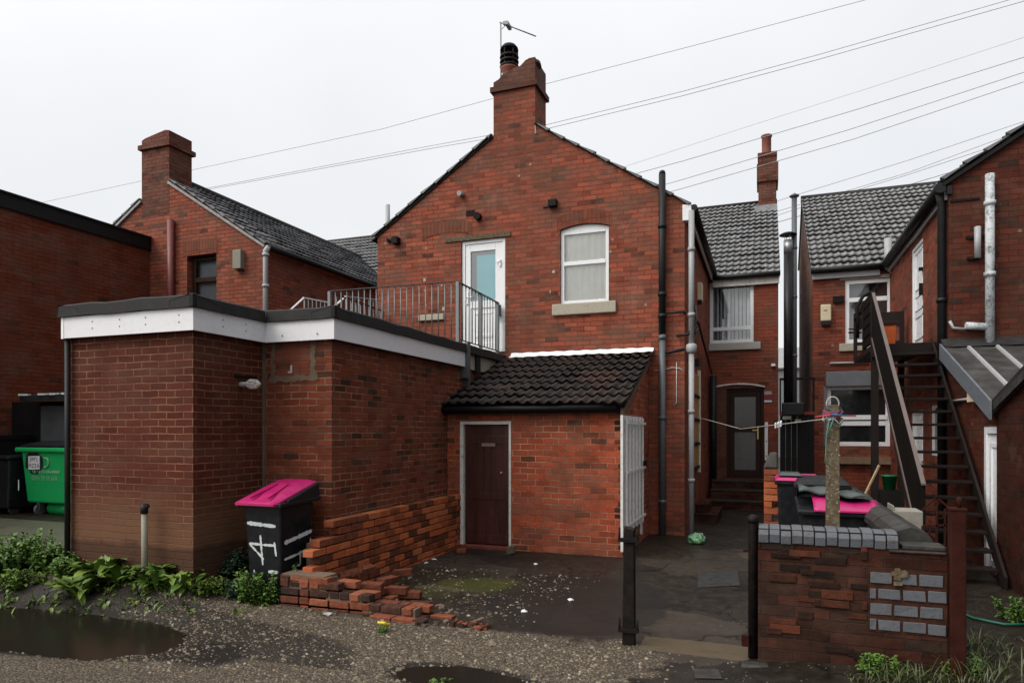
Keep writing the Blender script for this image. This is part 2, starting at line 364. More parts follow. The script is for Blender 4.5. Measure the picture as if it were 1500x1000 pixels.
M['stone2'] = plain('grey_painted_sill', (0.42, 0.41, 0.38), 0.7, var=0.15, dirt=((0.2, 0.18, 0.16), 0.5), scale=8)
M['mortar'] = plain('old_render_mortar', (0.13, 0.088, 0.058), 0.9, var=0.35, scale=10, bump=0.008)
M['brown_door'] = None
M['lead'] = plain('lead_flashing', (0.22, 0.23, 0.235), 0.45, var=0.3, dirt=((0.5, 0.5, 0.5), 0.4), scale=12)
M['concrete'] = plain('mossy_concrete', (0.105, 0.076, 0.044), 0.85, spec=.15, var=0.3, dirt=((0.30, 0.29, 0.25), 0.35), scale=22, bump=0.004)
M['paleconc'] = plain('pale_concrete', (0.25, 0.235, 0.20), 0.75, var=0.25, scale=8, bump=0.004)
M['iron'] = plain('black_rough_iron', (0.0075, 0.0065, 0.006), 0.6, 0.0, spec=.15, var=0.4, dirt=((0.03, 0.012, 0.006), 0.5), scale=14, bump=0.004)
M['rust'] = plain('rusty_steel', (0.034, 0.008, 0.005), 0.85, 0.0, spec=.12, var=0.45, dirt=((0.03, 0.012, 0.008), 0.6), scale=9, bump=0.003)
M['stairpaint'] = plain('dark_brown_stair_paint', (0.014, 0.009, 0.0075), 0.6, var=0.3, scale=6, spec=.2)
M['stairedge'] = plain('worn_rail_edge', (0.105, 0.078, 0.070), 0.55, var=0.2)
M['binblack'] = plain('black_bin_plastic', (0.0075, 0.0085, 0.011), 0.42, var=0.25, scale=14, spec=.25, dirt=((0.026, 0.024, 0.022), 0.4))
M['binpink'] = plain('magenta_bin_lid', (0.42, 0.007, 0.12), 0.45, var=0.22, scale=12, dirt=((0.22, 0.02, 0.075), 0.5))
M['bingreen'] = plain('green_bin_steel', (0.004, 0.33, 0.085), 0.42, var=0.14, scale=5, dirt=((0.01, 0.08, 0.02), 0.3))
M['bingrey'] = plain('grey_green_bin_plastic', (0.04, 0.055, 0.05), 0.4, var=0.3)
M['paint'] = plain('white_brushed_paint', (0.62, 0.68, 0.68), 0.6, var=0.25, scale=30, dirt=((0.12, 0.13, 0.14), 0.6))
M['sticker'] = plain('white_sticker', (0.6, 0.62, 0.64), 0.5, var=0.1)
M['ink'] = plain('black_print', (0.012, 0.012, 0.012), 0.5)
M['palegreen'] = plain('pale_green_print', (0.22, 0.45, 0.27), 0.5)
M['orange'] = plain('orange_plastic', (0.45, 0.085, 0.008), 0.45, var=0.2)
M['timber'] = plain('weathered_timber', (0.20, 0.13, 0.075), 0.75, var=0.3, scale=7, bump=0.003)
M['amber'] = plain('amber_timber_panels', (0.42, 0.22, 0.07), 0.5, var=0.3, scale=9)
M['cream'] = plain('cream_plastic', (0.62, 0.54, 0.36), 0.45, var=0.1)
M['dkbrown'] = plain('dark_brown_upvc', (0.022, 0.009, 0.006), 0.45, var=0.25, spec=.2)
M['greyglass'] = plain('frosted_grey_panel', (0.11, 0.105, 0.10), 0.3, var=0.15, scale=3)
M['darkglass'] = plain('dark_window_glass', (0.012, 0.013, 0.014), 0.05, var=0.1, spec=0.8)
M['glass'] = glass_thin('window_glass')
M['blue'] = plain('pale_blue_blind', (0.33, 0.80, 0.86), 0.6, var=0.06, scale=3)
M['greyblind'] = plain('grey_blind', (0.26, 0.30, 0.33), 0.6, var=0.1, scale=3)
M['curtain'] = plain('white_vertical_blind', (0.84, 0.86, 0.80), 0.8, var=0.08, scale=3)
M['net'] = plain('pale_blue_blind_strips', (0.52, 0.58, 0.62), 0.8, var=0.1)
M['interior'] = plain('dim_room_wall', (0.16, 0.15, 0.13), 0.9)
M['steelflue'] = plain('stainless_flue', (0.30, 0.31, 0.32), 0.35, 0.6, var=0.2)
M['blackflue'] = plain('black_flue', (0.012, 0.011, 0.012), 0.4, 0.1, spec=.25, var=0.3)
M['redsteel'] = plain('red_steel', (0.20, 0.012, 0.012), 0.45, var=0.2)
M['shutter'] = plain('slate_roller_shutter', (0.12, 0.13, 0.145), 0.45, var=0.15, scale=4)
M['sheet'] = plain('weathered_sheet_roof', (0.042, 0.040, 0.038), 0.5, spec=.3, var=0.4, scale=4, dirt=((0.09, 0.085, 0.08), 0.4))
M['sheetfascia'] = plain('grey_verge_board', (0.12, 0.135, 0.155), 0.5, var=0.15)
M['greypaint'] = plain('grey_masonry_paint', (0.108, 0.114, 0.128), 0.6, var=0.3, spec=.3, scale=16, dirt=((0.035, 0.030, 0.026), 0.8), bump=0.005)
M['panel'] = plain('dark_stair_panel', (0.007, 0.0048, 0.004), 0.7, var=0.3, scale=6, spec=.1)
M['coping'] = plain('dark_mossy_coping', (0.032, 0.031, 0.027), 0.6, var=0.4, scale=9, spec=.3, dirt=((0.085, 0.085, 0.07), 0.35), bump=0.006)
M['pot'] = plain('terracotta_pot', (0.24, 0.075, 0.05), 0.75, var=0.3, dirt=((0.07, 0.05, 0.045), 0.6))
M['pvc'] = plain('grey_brown_plastic_pipe', (0.22, 0.20, 0.155), 0.55, var=0.2, dirt=((0.09, 0.1, 0.06), 0.6))
M['cable'] = plain('overhead_cable', (0.42, 0.43, 0.44), 0.6)
M['wire'] = plain('pale_line_wire', (0.35, 0.34, 0.31), 0.5)
M['farwall'] = plain('far_grey_wall', (0.16, 0.175, 0.18), 0.8)
M['plank'] = plain('grey_shed_board', (0.075, 0.08, 0.085), 0.6, var=0.25, scale=5)
M['wood'] = plain('pale_stick', (0.42, 0.30, 0.18), 0.7)
M['greenplastic'] = plain('green_plastic', (0.004, 0.13, 0.04), 0.4)
M['tileleft'] = tile_mat('tiles_left', [(0.1, (0.075, 0.075, 0.078)), (0.5, (0.12, 0.121, 0.125)), (0.9, (0.18, 0.182, 0.188))], (0.28, 0.5), 0.1)
M['tilerange'] = tile_mat('tiles_range', [(0.1, (0.10, 0.10, 0.102)), (0.5, (0.145, 0.146, 0.149)), (0.9, (0.20, 0.202, 0.207))], (0.22, 0.42), 0.12)
M['tileshed'] = tile_mat('tiles_outhouse', [(0.1, (0.009, 0.0068, 0.006)), (0.5, (0.019, 0.014, 0.012)), (0.8, (0.034, 0.019, 0.015)), (1.0, (0.075, 0.034, 0.027))], (0.5, 0.75), 0.3, spec=.22, lichen=.06)
M['loosebrick'] = island_mat('loose_bricks', [(0.0, (0.022, 0.013, 0.010)), (0.40, (0.055, 0.023, 0.015)), (0.7, (0.15, 0.042, 0.021)), (1.0, (0.24, 0.08, 0.042))], 0.8, 0.9, 22, 0.008, .2)
M['spall'] = island_mat('spalled_brick_faces', [(0.0, (0.010, 0.007, 0.0055)), (0.5, (0.03, 0.013, 0.008)), (1.0, (0.10, 0.03, 0.015))], 0.85, 0.9, 22, 0.008, .15)
M['lowbrick'] = island_mat('low_wall_bricks', [(0.0, (0.07, 0.028, 0.014)), (0.35, (0.19, 0.052, 0.022)), (0.75, (0.38, 0.094, 0.032)), (1.0, (0.40, 0.13, 0.055))], 0.75, 0.8, 14, 0.006)
M['pebble'] = island_mat('gravel_stones', [(0.0, (0.045, 0.036, 0.026)), (0.35, (0.115, 0.09, 0.062)), (0.7, (0.19, 0.155, 0.11)), (0.97, (0.25, 0.21, 0.155)), (1.0, (0.36, 0.33, 0.28))], 0.6, 0.2, 60, 0.0)
M['litter'] = plain('white_litter_and_glint', (0.62, 0.63, 0.62), 0.6, var=0.3, scale=40)
def leaf_mat(name, a, b, c):
    s = NT(name); g = s.n('ShaderNodeNewGeometry'); n1 = s.noise(s.obj(), 25, 3, 0.6)
    f = s.math('ADD', s.math('MULTIPLY', g.outputs['Random Per Island'], 0.75), s.math('MULTIPLY', n1, 0.35))
    s.set(s.ramp(f, [(0.1, a), (0.55, b), (1.0, c)]), 0.42, spec=0.4)
    s.b.inputs['Subsurface Weight'].default_value = 0.0
    return s.mat
M['leaf'] = leaf_mat('dock_leaf', (0.034, 0.070, 0.010), (0.085, 0.15, 0.020), (0.18, 0.24, 0.045))
M['leaf2'] = leaf_mat('nettle_leaf', (0.03, 0.075, 0.015), (0.085, 0.17, 0.03), (0.17, 0.26, 0.055))
M['leaf3'] = leaf_mat('grey_green_leaf', (0.02, 0.05, 0.03), (0.04, 0.085, 0.05), (0.08, 0.13, 0.075))
M['grass'] = leaf_mat('lank_grass', (0.02, 0.036, 0.010), (0.05, 0.072, 0.02), (0.13, 0.11, 0.045))
M['yellow'] = plain('yellow_petals', (0.75, 0.50, 0.02), 0.6)
def wood_door(name, col):
    s = NT(name); P = s.obj()
    mp = s.n('ShaderNodeMapping'); mp.inputs['Scale'].default_value = (16, 16, 1.2); s.l(P, mp.inputs[0])
    n1 = s.noise(mp.outputs[0], 1.0, 5, 0.65); n2 = s.noise(P, 2.0, 4)
    c = s.mix(s.ramp(n1, [(0.35, 0.0), (0.7, 1.0)]), tuple(0.55*q for q in col), tuple(1.5*q for q in col))
    c = s.mix(s.ramp(n2, [(0.4, 0.0), (0.65, 0.6)]), c, tuple(0.5*q for q in col))
    s.set(c, 0.35, spec=0.45); s.bump(n1, 0.002, 0.6); return s.mat
M['brown_door'] = wood_door('dark_red_brown_door', (0.060, 0.018, 0.014))

SKY_FRONT, SKY_BACK, SKY_ZEN, SKY_LOBE = 0.80, 0.24, 0.95, 1.9
# ------------------------------------------------------------------ world and sun
w = bpy.data.worlds.new('World'); scene.world = w; w.use_nodes = True
nt = w.node_tree; nt.nodes.clear()
SUN_EL, SUN_AZ = R(46), R(222)         # azimuth clockwise from +Y: high cloud-veiled sun behind the camera, to its left
sd = Vector((math.sin(SUN_AZ)*math.cos(SUN_EL), math.cos(SUN_AZ)*math.cos(SUN_EL), math.sin(SUN_EL)))
o = nt.nodes.new('ShaderNodeOutputWorld')
sky = nt.nodes.new('ShaderNodeTexSky'); sky.sky_type = 'NISHITA'; sky.sun_disc = False; sky.sun_elevation = SUN_EL; sky.sun_rotation = SUN_AZ
sky.dust_density = 4.0; sky.air_density = 1.0
b1 = nt.nodes.new('ShaderNodeBackground'); b1.inputs[1].default_value = 0.05; nt.links.new(sky.outputs[0], b1.inputs[0])
# the cloud deck: bright overhead and where the sun stands behind it, duller low down on the far side
tc = nt.nodes.new('ShaderNodeTexCoord'); GEN = tc.outputs['Generated']
sx = nt.nodes.new('ShaderNodeSeparateXYZ'); nt.links.new(GEN, sx.inputs[0])
def wm_(op, a, b=0.0, c=0.0):
    q = nt.nodes.new('ShaderNodeMath'); q.operation = op
    for i, v in enumerate((a, b, c)):
        if hasattr(v, 'links'): nt.links.new(v, q.inputs[i])
        else: q.inputs[i].default_value = v
    return q.outputs[0]
def wdot(v):
    q = nt.nodes.new('ShaderNodeVectorMath'); q.operation = 'DOT_PRODUCT'; nt.links.new(GEN, q.inputs[0]); q.inputs[1].default_value = v
    return q.outputs['Value']
cl = nt.nodes.new('ShaderNodeTexNoise'); cl.inputs['Scale'].default_value = 2.6; cl.inputs['Detail'].default_value = 5; nt.links.new(GEN, cl.inputs['Vector'])
fr = nt.nodes.new('ShaderNodeMapRange'); fr.interpolation_type = 'SMOOTHSTEP'; nt.links.new(wdot((-0.33, 0.94, 0.0)), fr.inputs['Value'])
fr.inputs['From Min'].default_value = -0.1; fr.inputs['From Max'].default_value = 0.95; fr.inputs['To Min'].default_value = SKY_BACK; fr.inputs['To Max'].default_value = SKY_FRONT
zz_ = wm_('MAXIMUM', sx.outputs[2], 0.0)
L = wm_('MULTIPLY_ADD', wm_('POWER', zz_, 3.0), SKY_ZEN, fr.outputs[0])
L = wm_('MULTIPLY_ADD', wm_('POWER', wm_('MAXIMUM', wdot(tuple(sd)), 0.0), 3.0), SKY_LOBE, L)
L = wm_('MULTIPLY_ADD', wm_('SUBTRACT', cl.outputs['Fac'], 0.5), 0.20, L)
b2 = nt.nodes.new('ShaderNodeBackground'); b2.inputs[0].default_value = (1.0, 0.985, 0.955, 1); nt.links.new(wm_('MAXIMUM', L, 0.1), b2.inputs[1])
ad = nt.nodes.new('ShaderNodeAddShader'); nt.links.new(b1.outputs[0], ad.inputs[0]); nt.links.new(b2.outputs[0], ad.inputs[1]); nt.links.new(ad.outputs[0], o.inputs[0])
sl = bpy.data.lights.new('Sun', 'SUN'); sl.energy = 1.4; sl.angle = R(28); sl.color = (1.0, 0.96, 0.9)
so = bpy.data.objects.new('Sun', sl); COL.objects.link(so)
so.rotation_euler = sd.to_track_quat('Z', 'Y').to_euler(); so.location = sd*50
scene.view_settings.view_transform = 'Standard'; scene.view_settings.look = 'None'
scene.view_settings.exposure = -0.06; scene.view_settings.gamma = 1.0
scene.cycles.max_bounces = 6; scene.cycles.transparent_max_bounces = 6

# ------------------------------------------------------------------ shared building pieces
def roof_tiles(mb, org, u, s, n, width, length, gauge=0.31, roll=0.15, amp=0.036, lift=0.044, seed=0, vk=0.0, crop=None):
    """courses of double-roman tiles: org = eave corner, u along the eave, s up the slope, n outward"""
    rnd = random.Random(seed)
    u, s, n, org = Vector(u), Vector(s).normalized(), Vector(n).normalized(), Vector(org)
    rows = int(math.ceil(length/gauge)); K = 6
    prof = [0.5+0.5*math.cos(2*math.pi*k/K) for k in range(K)]
    prof = [p**1.6 for p in prof]
    nc = int(round(width/roll)); rl = width/nc
    for r in range(rows):
        s0 = r*gauge; s1 = min(length, s0+gauge+0.05)
        base = 0.0
        lo, hi, dn = [], [], []
        tj = 0; du = ds = 0.0
        for c in range(nc*K+1):
            if c % (2*K) == 0: tj = rnd.uniform(-0.010, 0.012); ds = rnd.uniform(-0.018, 0.018)-(0.03 if rnd.random() < 0.02 else 0)
            a = c*rl/K; h = amp*prof[c % K]
            if crop is not None:
                aa = min(max(a, crop(s0)[0]), crop(s0)[1])
            else: aa = a
            p = org+u*aa+n*(.018*noise.noise(Vector((aa*.55+seed, s0*.7, 3.0))))
            lo.append(mb.vert(p+s*(s0+ds)+n*(h+lift+tj)))
            dn.append(mb.vert(p+s*(s0+ds+0.040)+n*(h*0.55+tj+lift-0.042)))
            hi.append(mb.vert(p+s*s1+n*(h*0.9)))
        for c in range(nc*K):
            a0, a1 = c*rl/K, (c+1)*rl/K
            mb.face((lo[c], lo[c+1], hi[c+1], hi[c]), [(a0, s0+.02), (a1, s0+.02), (a1, s0+.29), (a0, s0+.29)], True)
            mb.face((dn[c], dn[c+1], lo[c+1], lo[c]), [(a0, s0+.01), (a1, s0+.01), (a1, s0+.02), (a0, s0+.02)], False)
        for c in (0, nc*K):      # closed tile edges along the verge
            q = (lo[c], hi[c], dn[c]); mb.face(q, [(c*rl/K, s0+.02)]*3, False)

def slab(mb, pts, n, t):
    n = Vector(n).normalized()*t; P = [Vector(p) for p in pts]
    a = [mb.vert(p) for p in P]; b = [mb.vert(p-n) for p in P]
    mb.face(a); mb.face(b[::-1])
    for i in range(len(P)):
        j = (i+1) % len(P); mb.face((a[j], a[i], b[i], b[j]))

def window(parent, T, a0, a1, z0, z1, frame, fw=0.055, depth=0.06, bars=(), pane='glass', name='window', label=None, back=None, sill=None, transom_proud=0.0, bevel=0.004):
    """frame (> pane, sill, blind) standing in an opening; bars = horizontal heights"""
    f = MB(T)
    f.box(a0, a0+fw, depth, depth+0.06, z0, z1); f.box(a1-fw, a1, depth, depth+0.06, z0, z1)
    f.box(a0+fw, a1-fw, depth, depth+0.06, z0, z0+fw); f.box(a0+fw, a1-fw, depth, depth+0.06, z1-fw, z1)
    for zb in bars: f.box(a0+fw, a1-fw, depth-0.006, depth+0.058, zb-fw*0.55, zb+fw*0.55)
    wf = f.build(name, frame, parent, bevel)
    if label: wf['label'] = label
    g = MB(T); zz = [z0+fw]+sorted(bars)+[z1-fw]
    for lo, hi in zip(zz, zz[1:]):
        g.poly([(a0+fw*.8, depth+0.03, lo), (a1-fw*.8, depth+0.03, lo), (a1-fw*.8, depth+0.03, hi), (a0+fw*.8, depth+0.03, hi)])
    g.build('pane', M[pane], wf)
    if sill: 
        h = MB(T); h.box(a0-sill[0], a1+sill[1], -sill[2], depth, z0-sill[3], z0); h.build('sill', sill[4], wf, 0.012)
    return wf

def blinds(parent, T, a0, a1, z0, z1, d, mat, n, gap=0.0, name='blind', amp=0.025):
    m = MB(T); w_ = (a1-a0)/n
    for k in range(n):
        x0 = a0+k*w_; x1 = x0+w_*(1-gap); t = amp if k % 2 else -amp
        m.poly([(x0, d-t*0.5, z0), (x1, d+t*0.5, z0), (x1, d+t*0.5, z1), (x0, d-t*0.5, z1)])
    return m.build(name, mat, parent)

def arch(mb, a0, a1, zs, rise, h, Y, t=0.006):
    """segmental brick arch, 6 mm proud of the wall; its underside also closes the corners of the square opening"""
    n = 10; L = []
    for k in range(n+1):
        f = k/n; x = a0+(a1-a0)*f; z = zs+rise*(1-(2*f-1)**2); L.append((x, z))
    for (xa, za), (xb, zb) in zip(L, L[1:]):
        mb.hexa([(xa, Y-t, za), (xb, Y-t, zb), (xb, Y+0.12, zb), (xa, Y+0.12, za), (xa, Y-t, za+h), (xb, Y-t, zb+h), (xb, Y+0.12, zb+h), (xa, Y+0.12, za+h)])

def gutter(mb, p0, p1, r=0.055):
    mb.tube([p0, p1], r, 10)

def pipe_with_clips(mb, pts, r, clips=(), n=10):
    mb.tube(pts, r, n)
    for c in clips:
        mb.tube([(c[0], c[1], c[2]-0.03), (c[0], c[1], c[2]+0.03)], r*1.28, n)

YF, YR = 11.30, 16.40          # gable fronts of the rear wings; rear wall of the terrace itself
# ================================================================== the house in the middle
house = thing('brick_house', (-4.06, YF, 0), 'red brick house with the white upstairs door, gable chimney and curtained white window', 'house')
T = onY(YF)
door_o = (-5.16, -4.31, 3.10, 5.12); win_o = (-3.30, -2.45, 3.86, 5.26)
m = MB(T); wall(m, -6.91, -1.21, 0, 0.25, -0.3, [(-6.91, 5.40), (-4.06, 7.26), (-1.21, 5.38)], [door_o, win_o]); 
m.T = None
m.box(-1.46, -1.21, YF+0.25, YR, -0.3, 5.36); m.box(-6.91, -6.66, YF+0.25, YR, -0.3, 5.40)
m.build('wall', B['main'], house)
# rear range of the same terrace, with the back door and the window over it
dw = PY(1040, 410, YR); T2 = onY(YR)
bd = (PY(1064, 568, YR).x, PY(1119, 568, YR).x, 0.60, 2.66)
bw = (-1.19, PY(1104, 500, YR).x, 3.70, 5.13)
m = MB(T2); wall(m, -1.46, 0.29, 0, 0.25, -0.3, [(-1.46, 5.2), (0.29, 5.2)], [bd, bw])
m.T = None
m.hexa([(0.04, YR+.25, -.3), (0.29, YR+.25, -.3), (0.29, 22.6, -.3), (0.04, 22.6, -.3), (0.04, YR+.25, 5.15), (0.29, YR+.25, 5.15), (0.29, 22.6, 5.15), (0.04, 22.6, 5.15)])
m.poly([(0.29, YR, 5.15), (0.29, 22.6, 5.15), (0.29, 22.6, 6.75), (0.29, 20.7, 8.10)]); m.poly([(0.04, YR, 5.15), (0.04, 22.6, 5.15), (0.04, 22.6, 6.75), (0.04, 20.7, 8.10)])
m.box(-6.9, 0.29, 22.6, 22.8, -0.3, 6.70); m.box(-6.9, -6.7, YR+.25, 22.6, -0.3, 5.15)
m.build('rear_wall', B['range'], house)
# roofs: the wing, then the range
m = MB()
sl = 1.86/2.85; ln = math.hypot(1, sl)
for sg in (1, -1):
    e0 = (-4.06+sg*2.93, YF-0.06, 5.38-0.06 if sg > 0 else 5.42-0.06)
    run_ = (2.93-(4.06-3.735) if sg > 0 else 2.93-(4.545-4.06))*ln      # in front the courses stop against the chimney
    roof_tiles(m, e0, (0, 1, 0), (-sg/ln, 0, sl/ln), (sg*sl/ln, 0, 1/ln), 0.66, run_, seed=3+sg, amp=.018, lift=.024)
    roof_tiles(m, (e0[0], YF+0.60, e0[2]), (0, 1, 0), (-sg/ln, 0, sl/ln), (sg*sl/ln, 0, 1/ln), 6.0, 2.93*ln+0.02, seed=13+sg)
m.build('roof', M['tileleft'], house, recalc=False)
m = MB()
for sg in (1, -1):
    xc_ = -3.735 if sg > 0 else -4.545; zc_ = 5.315+(2.97-abs(xc_+4.06))*(7.25-5.315)/2.97
    slab(m, [(-4.06+sg*2.97, YF-0.03, 5.315), (-4.06+sg*2.97, YF+.62, 5.315), (xc_, YF+.62, zc_), (xc_, YF-0.03, zc_)], (sg*sl, 0, 1), 0.022)
    slab(m, [(-4.06+sg*2.97, YF+.63, 5.315), (-4.06+sg*2.97, 17.9, 5.315), (-4.06, 17.9, 7.25), (-4.06, YF+.63, 7.25)], (sg*sl, 0, 1), 0.05)
m.build('verge_board', M['blackwood'], house)
m = MB(); rs = 2.93/4.3; rl = math.hypot(1, rs)
roof_tiles(m, (-6.9, YR-0.10, 5.17), (1, 0, 0), (0, 1/rl, rs/rl), (0, -rs/rl, 1/rl), 7.23, 4.4*rl, seed=21)
slab(m, [(-6.9, 22.85, 6.66), (0.32, 22.85, 6.66), (0.32, 20.7, 8.13), (-6.9, 20.7, 8.13)], (0, rs, 1), 0.05)
m.build('range_roof', M['tilerange'], house, recalc=False)
m = MB(); m.tube([(-6.9, 20.7, 8.14), (0.33, 20.7, 8.14)], 0.10, 10); m.build('ridge_tiles', M['felt'], house)
m = MB(); slab(m, [(-6.9, YR-0.05, 5.14), (0.32, YR-0.05, 5.14), (0.32, 20.7, 8.06), (-6.9, 20.7, 8.06)], (0, -rs, 1), 0.04)
m.build('roof_underlay', M['blackwood'], house)
# fascia and gutters
m = MB(); m.box(-1.15, -1.12, YF+0.02, YR-0.13, 5.14, 5.29); m.box(-1.12, 0.31, YR-0.085, YR-0.002, 4.98, 5.16)
m.build('fascia_board', M['white_old'], house)
m = MB(); gutter(m, (-1.06, YF-0.02, 5.27), (-1.06, YR-0.20, 5.27)); gutter(m, (-1.10, YR-0.16, 5.18), (0.33, YR-0.16, 5.18))
m.build('gutter', M['black'], house)
m = MB(); m.box(-1.24, -1.10, YF-0.035, YF+0.10, 5.07, 5.33); m.build('gutter_end_box', M['upvc'], house, 0.01)
# chimney on the gable
m = MB(); cx0, cx1, cy0, cy1 = -4.53, -3.75, YF-0.006, YF+0.62
m.m = 1; m.box(cx0, cx1, YF-.003, cy1, 6.55, 7.70); m.m = 0
m.box(cx0-0.05, cx1+0.05, cy0-0.045, cy1+0.05, 7.70, 7.79)
m.prism([(cx0, 7.79), (cx1, 7.79), (cx1, 8.20), (-3.86, 8.20), (-3.93, 8.17), (-4.03, 8.09), (-4.16, 8.08), (-4.24, 8.02), (-4.36, 8.00), (-4.43, 7.93), (cx0, 7.89)], cy0, cy1)
chim = m.build('chimney', [B['soot'], B['main']], house)
m = MB(); m.lathe((-3.86, YF+0.16, 8.13), [(0.17, 0.0), (0.15, 0.07), (0.08, 0.11), (0.01, 0.12)], 14)
m.lathe((-4.30, YF+0.30, 7.90), [(0.24, 0.0), (0.2, 0.10), (0.17, 0.16)], 14); m.build('mortar_cap', M['mortar'], chim)
pc = PY(746, 100, YF+0.30); pr = 0.145
m = MB(); pz_ = -.09; m.lathe((pc.x, pc.y, 7.98+pz_), [(0.15, 0), (0.13, 0.06), (0.125, 0.30), (0.165, 0.34), (0.165, 0.37)], 18)
pot = m.build('chimney_pot', M['pot'], chim)
m = MB(); z = 8.35+pz_
for k in range(3): m.lathe((pc.x, pc.y, z+k*0.085), [(0.168, 0.0), (0.175, 0.02), (0.168, 0.045), (0.10, 0.046)], 18)
m.lathe((pc.x, pc.y, z), [(0.10, -0.01), (0.10, 0.26)], 14)
for k in range(6):
    a = k*math.pi/3+0.3; m.bar((pc.x+0.15*math.cos(a), pc.y+0.15*math.sin(a), z), (pc.x+0.15*math.cos(a), pc.y+0.15*math.sin(a), z+0.34), 0.02, 0.02)
m.lathe((pc.x, pc.y, z+0.315), [(0.168, 0.0), (0.16, 0.04), (0.12, 0.09), (0.05, 0.12), (0.01, 0.125)], 18)
m.build('chimney_cowl', M['iron'], pot)
m = MB(); m.hexa([(cx1, cy0-.01, 6.86), (cx1+.03, cy0-.01, 6.86), (cx1+.03, cy1, 6.86), (cx1, cy1, 6.86), (cx1, cy0-.01, 7.02), (cx1+.012, cy0-.01, 7.02), (cx1+.012, cy1, 7.02), (cx1, cy1, 7.02)]); m.build('flashing', M['lead'], chim)
# tall chimney on the range
q0, q1 = PY(1111, 300, 20.4), PY(1137, 300, 20.4)
m = MB(); m.box(q0.x, q1.x, 20.1, 20.9, 7.6, 9.25); m.box(q0.x-.04, q1.x+.05, 20.05, 20.95, 8.55, 9.05); m.box(q0.x-.02, q1.x+.02, 20.07, 20.93, 9.25, 9.36)
rc = m.build('chimney', B['soot'], house); rc['label'] = 'slender chimney on the ridge of the rear range'
m = MB(); m.lathe(((q0.x+q1.x)/2-0.02, 20.5, 9.34), [(0.14, 0), (0.125, 0.1), (0.125, 0.58), (0.15, 0.60), (0.15, 0.64), (0.10, 0.64)], 16); m.build('chimney_pot', M['pot'], rc)
m = MB(); m.box(q0.x-.10, q1.x+.02, 20.02, 20.10, 7.72, 7.90); m.build('flashing', M['lead'], rc)
# upstairs door
T = onY(YF); a0, a1, z0, z1 = door_o
m = MB(T); fw = 0.06
m.box(a0, a0+fw, 0.03, 0.11, z0, z1); m.box(a1-fw, a1, 0.03, 0.11, z0, z1); m.box(a0+fw, a1-fw, 0.03, 0.11, z1-fw, z1); m.box(a0+fw, a1-fw, 0.03, 0.11, z0, z0+0.05)
df = m.build('door_frame', M['upvc'], house, 0.004)
m = MB(T); b0, b1 = a0+fw+.004, a1-fw-.004; gz0, gz1 = 4.03, 4.93
m.box(b0, b0+0.10, 0.045, 0.10, z0+.055, z1-fw-.004); m.box(b1-0.14, b1, 0.045, 0.10, z0+.055, z1-fw-.004)
m.box(b0+0.10, b1-0.14, 0.045, 0.10, gz1, z1-fw-.004); m.box(b0+0.10, b1-0.14, 0.045, 0.10, gz0-0.13, gz0); m.box(b0+0.10, b1-0.14, 0.045, 0.10, z0+.055, z0+.17)
m.box(b0+0.10, b1-0.14, 0.062, 0.10, z0+.17, gz0-.13)
m.box(b0+0.17, b1-0.21, 0.053, 0.07, z0+.27, z0+.33); m.box(b0+0.17, b1-0.21, 0.053, 0.07, gz0-.24, gz0-.20)
dr = m.build('door', M['upvc'], house, 0.005); dr['label'] = 'white half glazed upstairs door'
m = MB(T); m.poly([(b0+.10, 0.07, gz0), (b1-.14, 0.07, gz0), (b1-.14, 0.07, gz1), (b0+.10, 0.07, gz1)]); m.build('pane', M['glass'], dr)
m = MB(T); m.box(b0+.10, b0+.205, 0.085, 0.09, gz0, gz1); m.box(b0+.205, b1-.14, 0.085, 0.09, gz1-.07, gz1); m.build('grey_blind', M['greyblind'], dr)
m = MB(T); m.box(b0+.205, b1-.14, 0.085, 0.09, gz0, gz1-.07); m.build('blue_blind', M['blue'], dr)
m = MB(T); m.box(b1-.06, b1-.03, 0.02, 0.045, 4.62, 4.74); m.box(b1-.12, b1-.03, 0.0, 0.02, 4.70, 4.72); m.build('hinge', M['alu'], dr); m = MB(T); m.box(b0+.02, b0+.06, 0.02, 0.045, 3.98, 4.2); m.box(b0+.02, b0+.13, 0.0, 0.02, 4.1, 4.12); m.build('handle', M['alu'], dr)
m = MB(T); m.box(-5.48, -4.20, -0.02, 0.10, 5.125, 5.21); m.build('lintel', M['concrete'], house, 0.006)
# sash window
a0, a1, z0, z1 = win_o
wf = window(house, T, a0, a1, z0, 5.12, M['upvc'], 0.062, 0.05, (4.56,), sill=(0.13, 0.13, 0.06, 0.19, M['stone']))
m = MB(T); n = 8
for k in range(n):
    f0, f1 = k/n, (k+1)/n; x0, x1 = a0+(a1-a0)*f0, a0+(a1-a0)*f1
    h0, h1 = [5.12+0.012+0.075*(1-(2*f-1)**2) for f in (f0, f1)]
    m.hexa([(x0, .05, 5.12), (x1, .05, 5.12), (x1, .11, 5.12), (x0, .11, 5.12), (x0, .05, h0), (x1, .05, h1), (x1, .11, h1), (x0, .11, h0)])
m.build('arched_head', M['upvc'], wf)
blinds(wf, T, a0+.05, a1-.05, z0+.05, 5.08, 0.135, M['curtain'], 13, amp=0.022)
m = MB(); arch(m, a0-0.05, a1+0.05, 5.125, 0.085, 0.235, YF); m.build('brick_arch', B['arch'], house); m = MB(); arch(m, -5.95, -4.95, 5.215, 0.10, 0.235, YF); m.build('brick_arch', B['arch'], house)
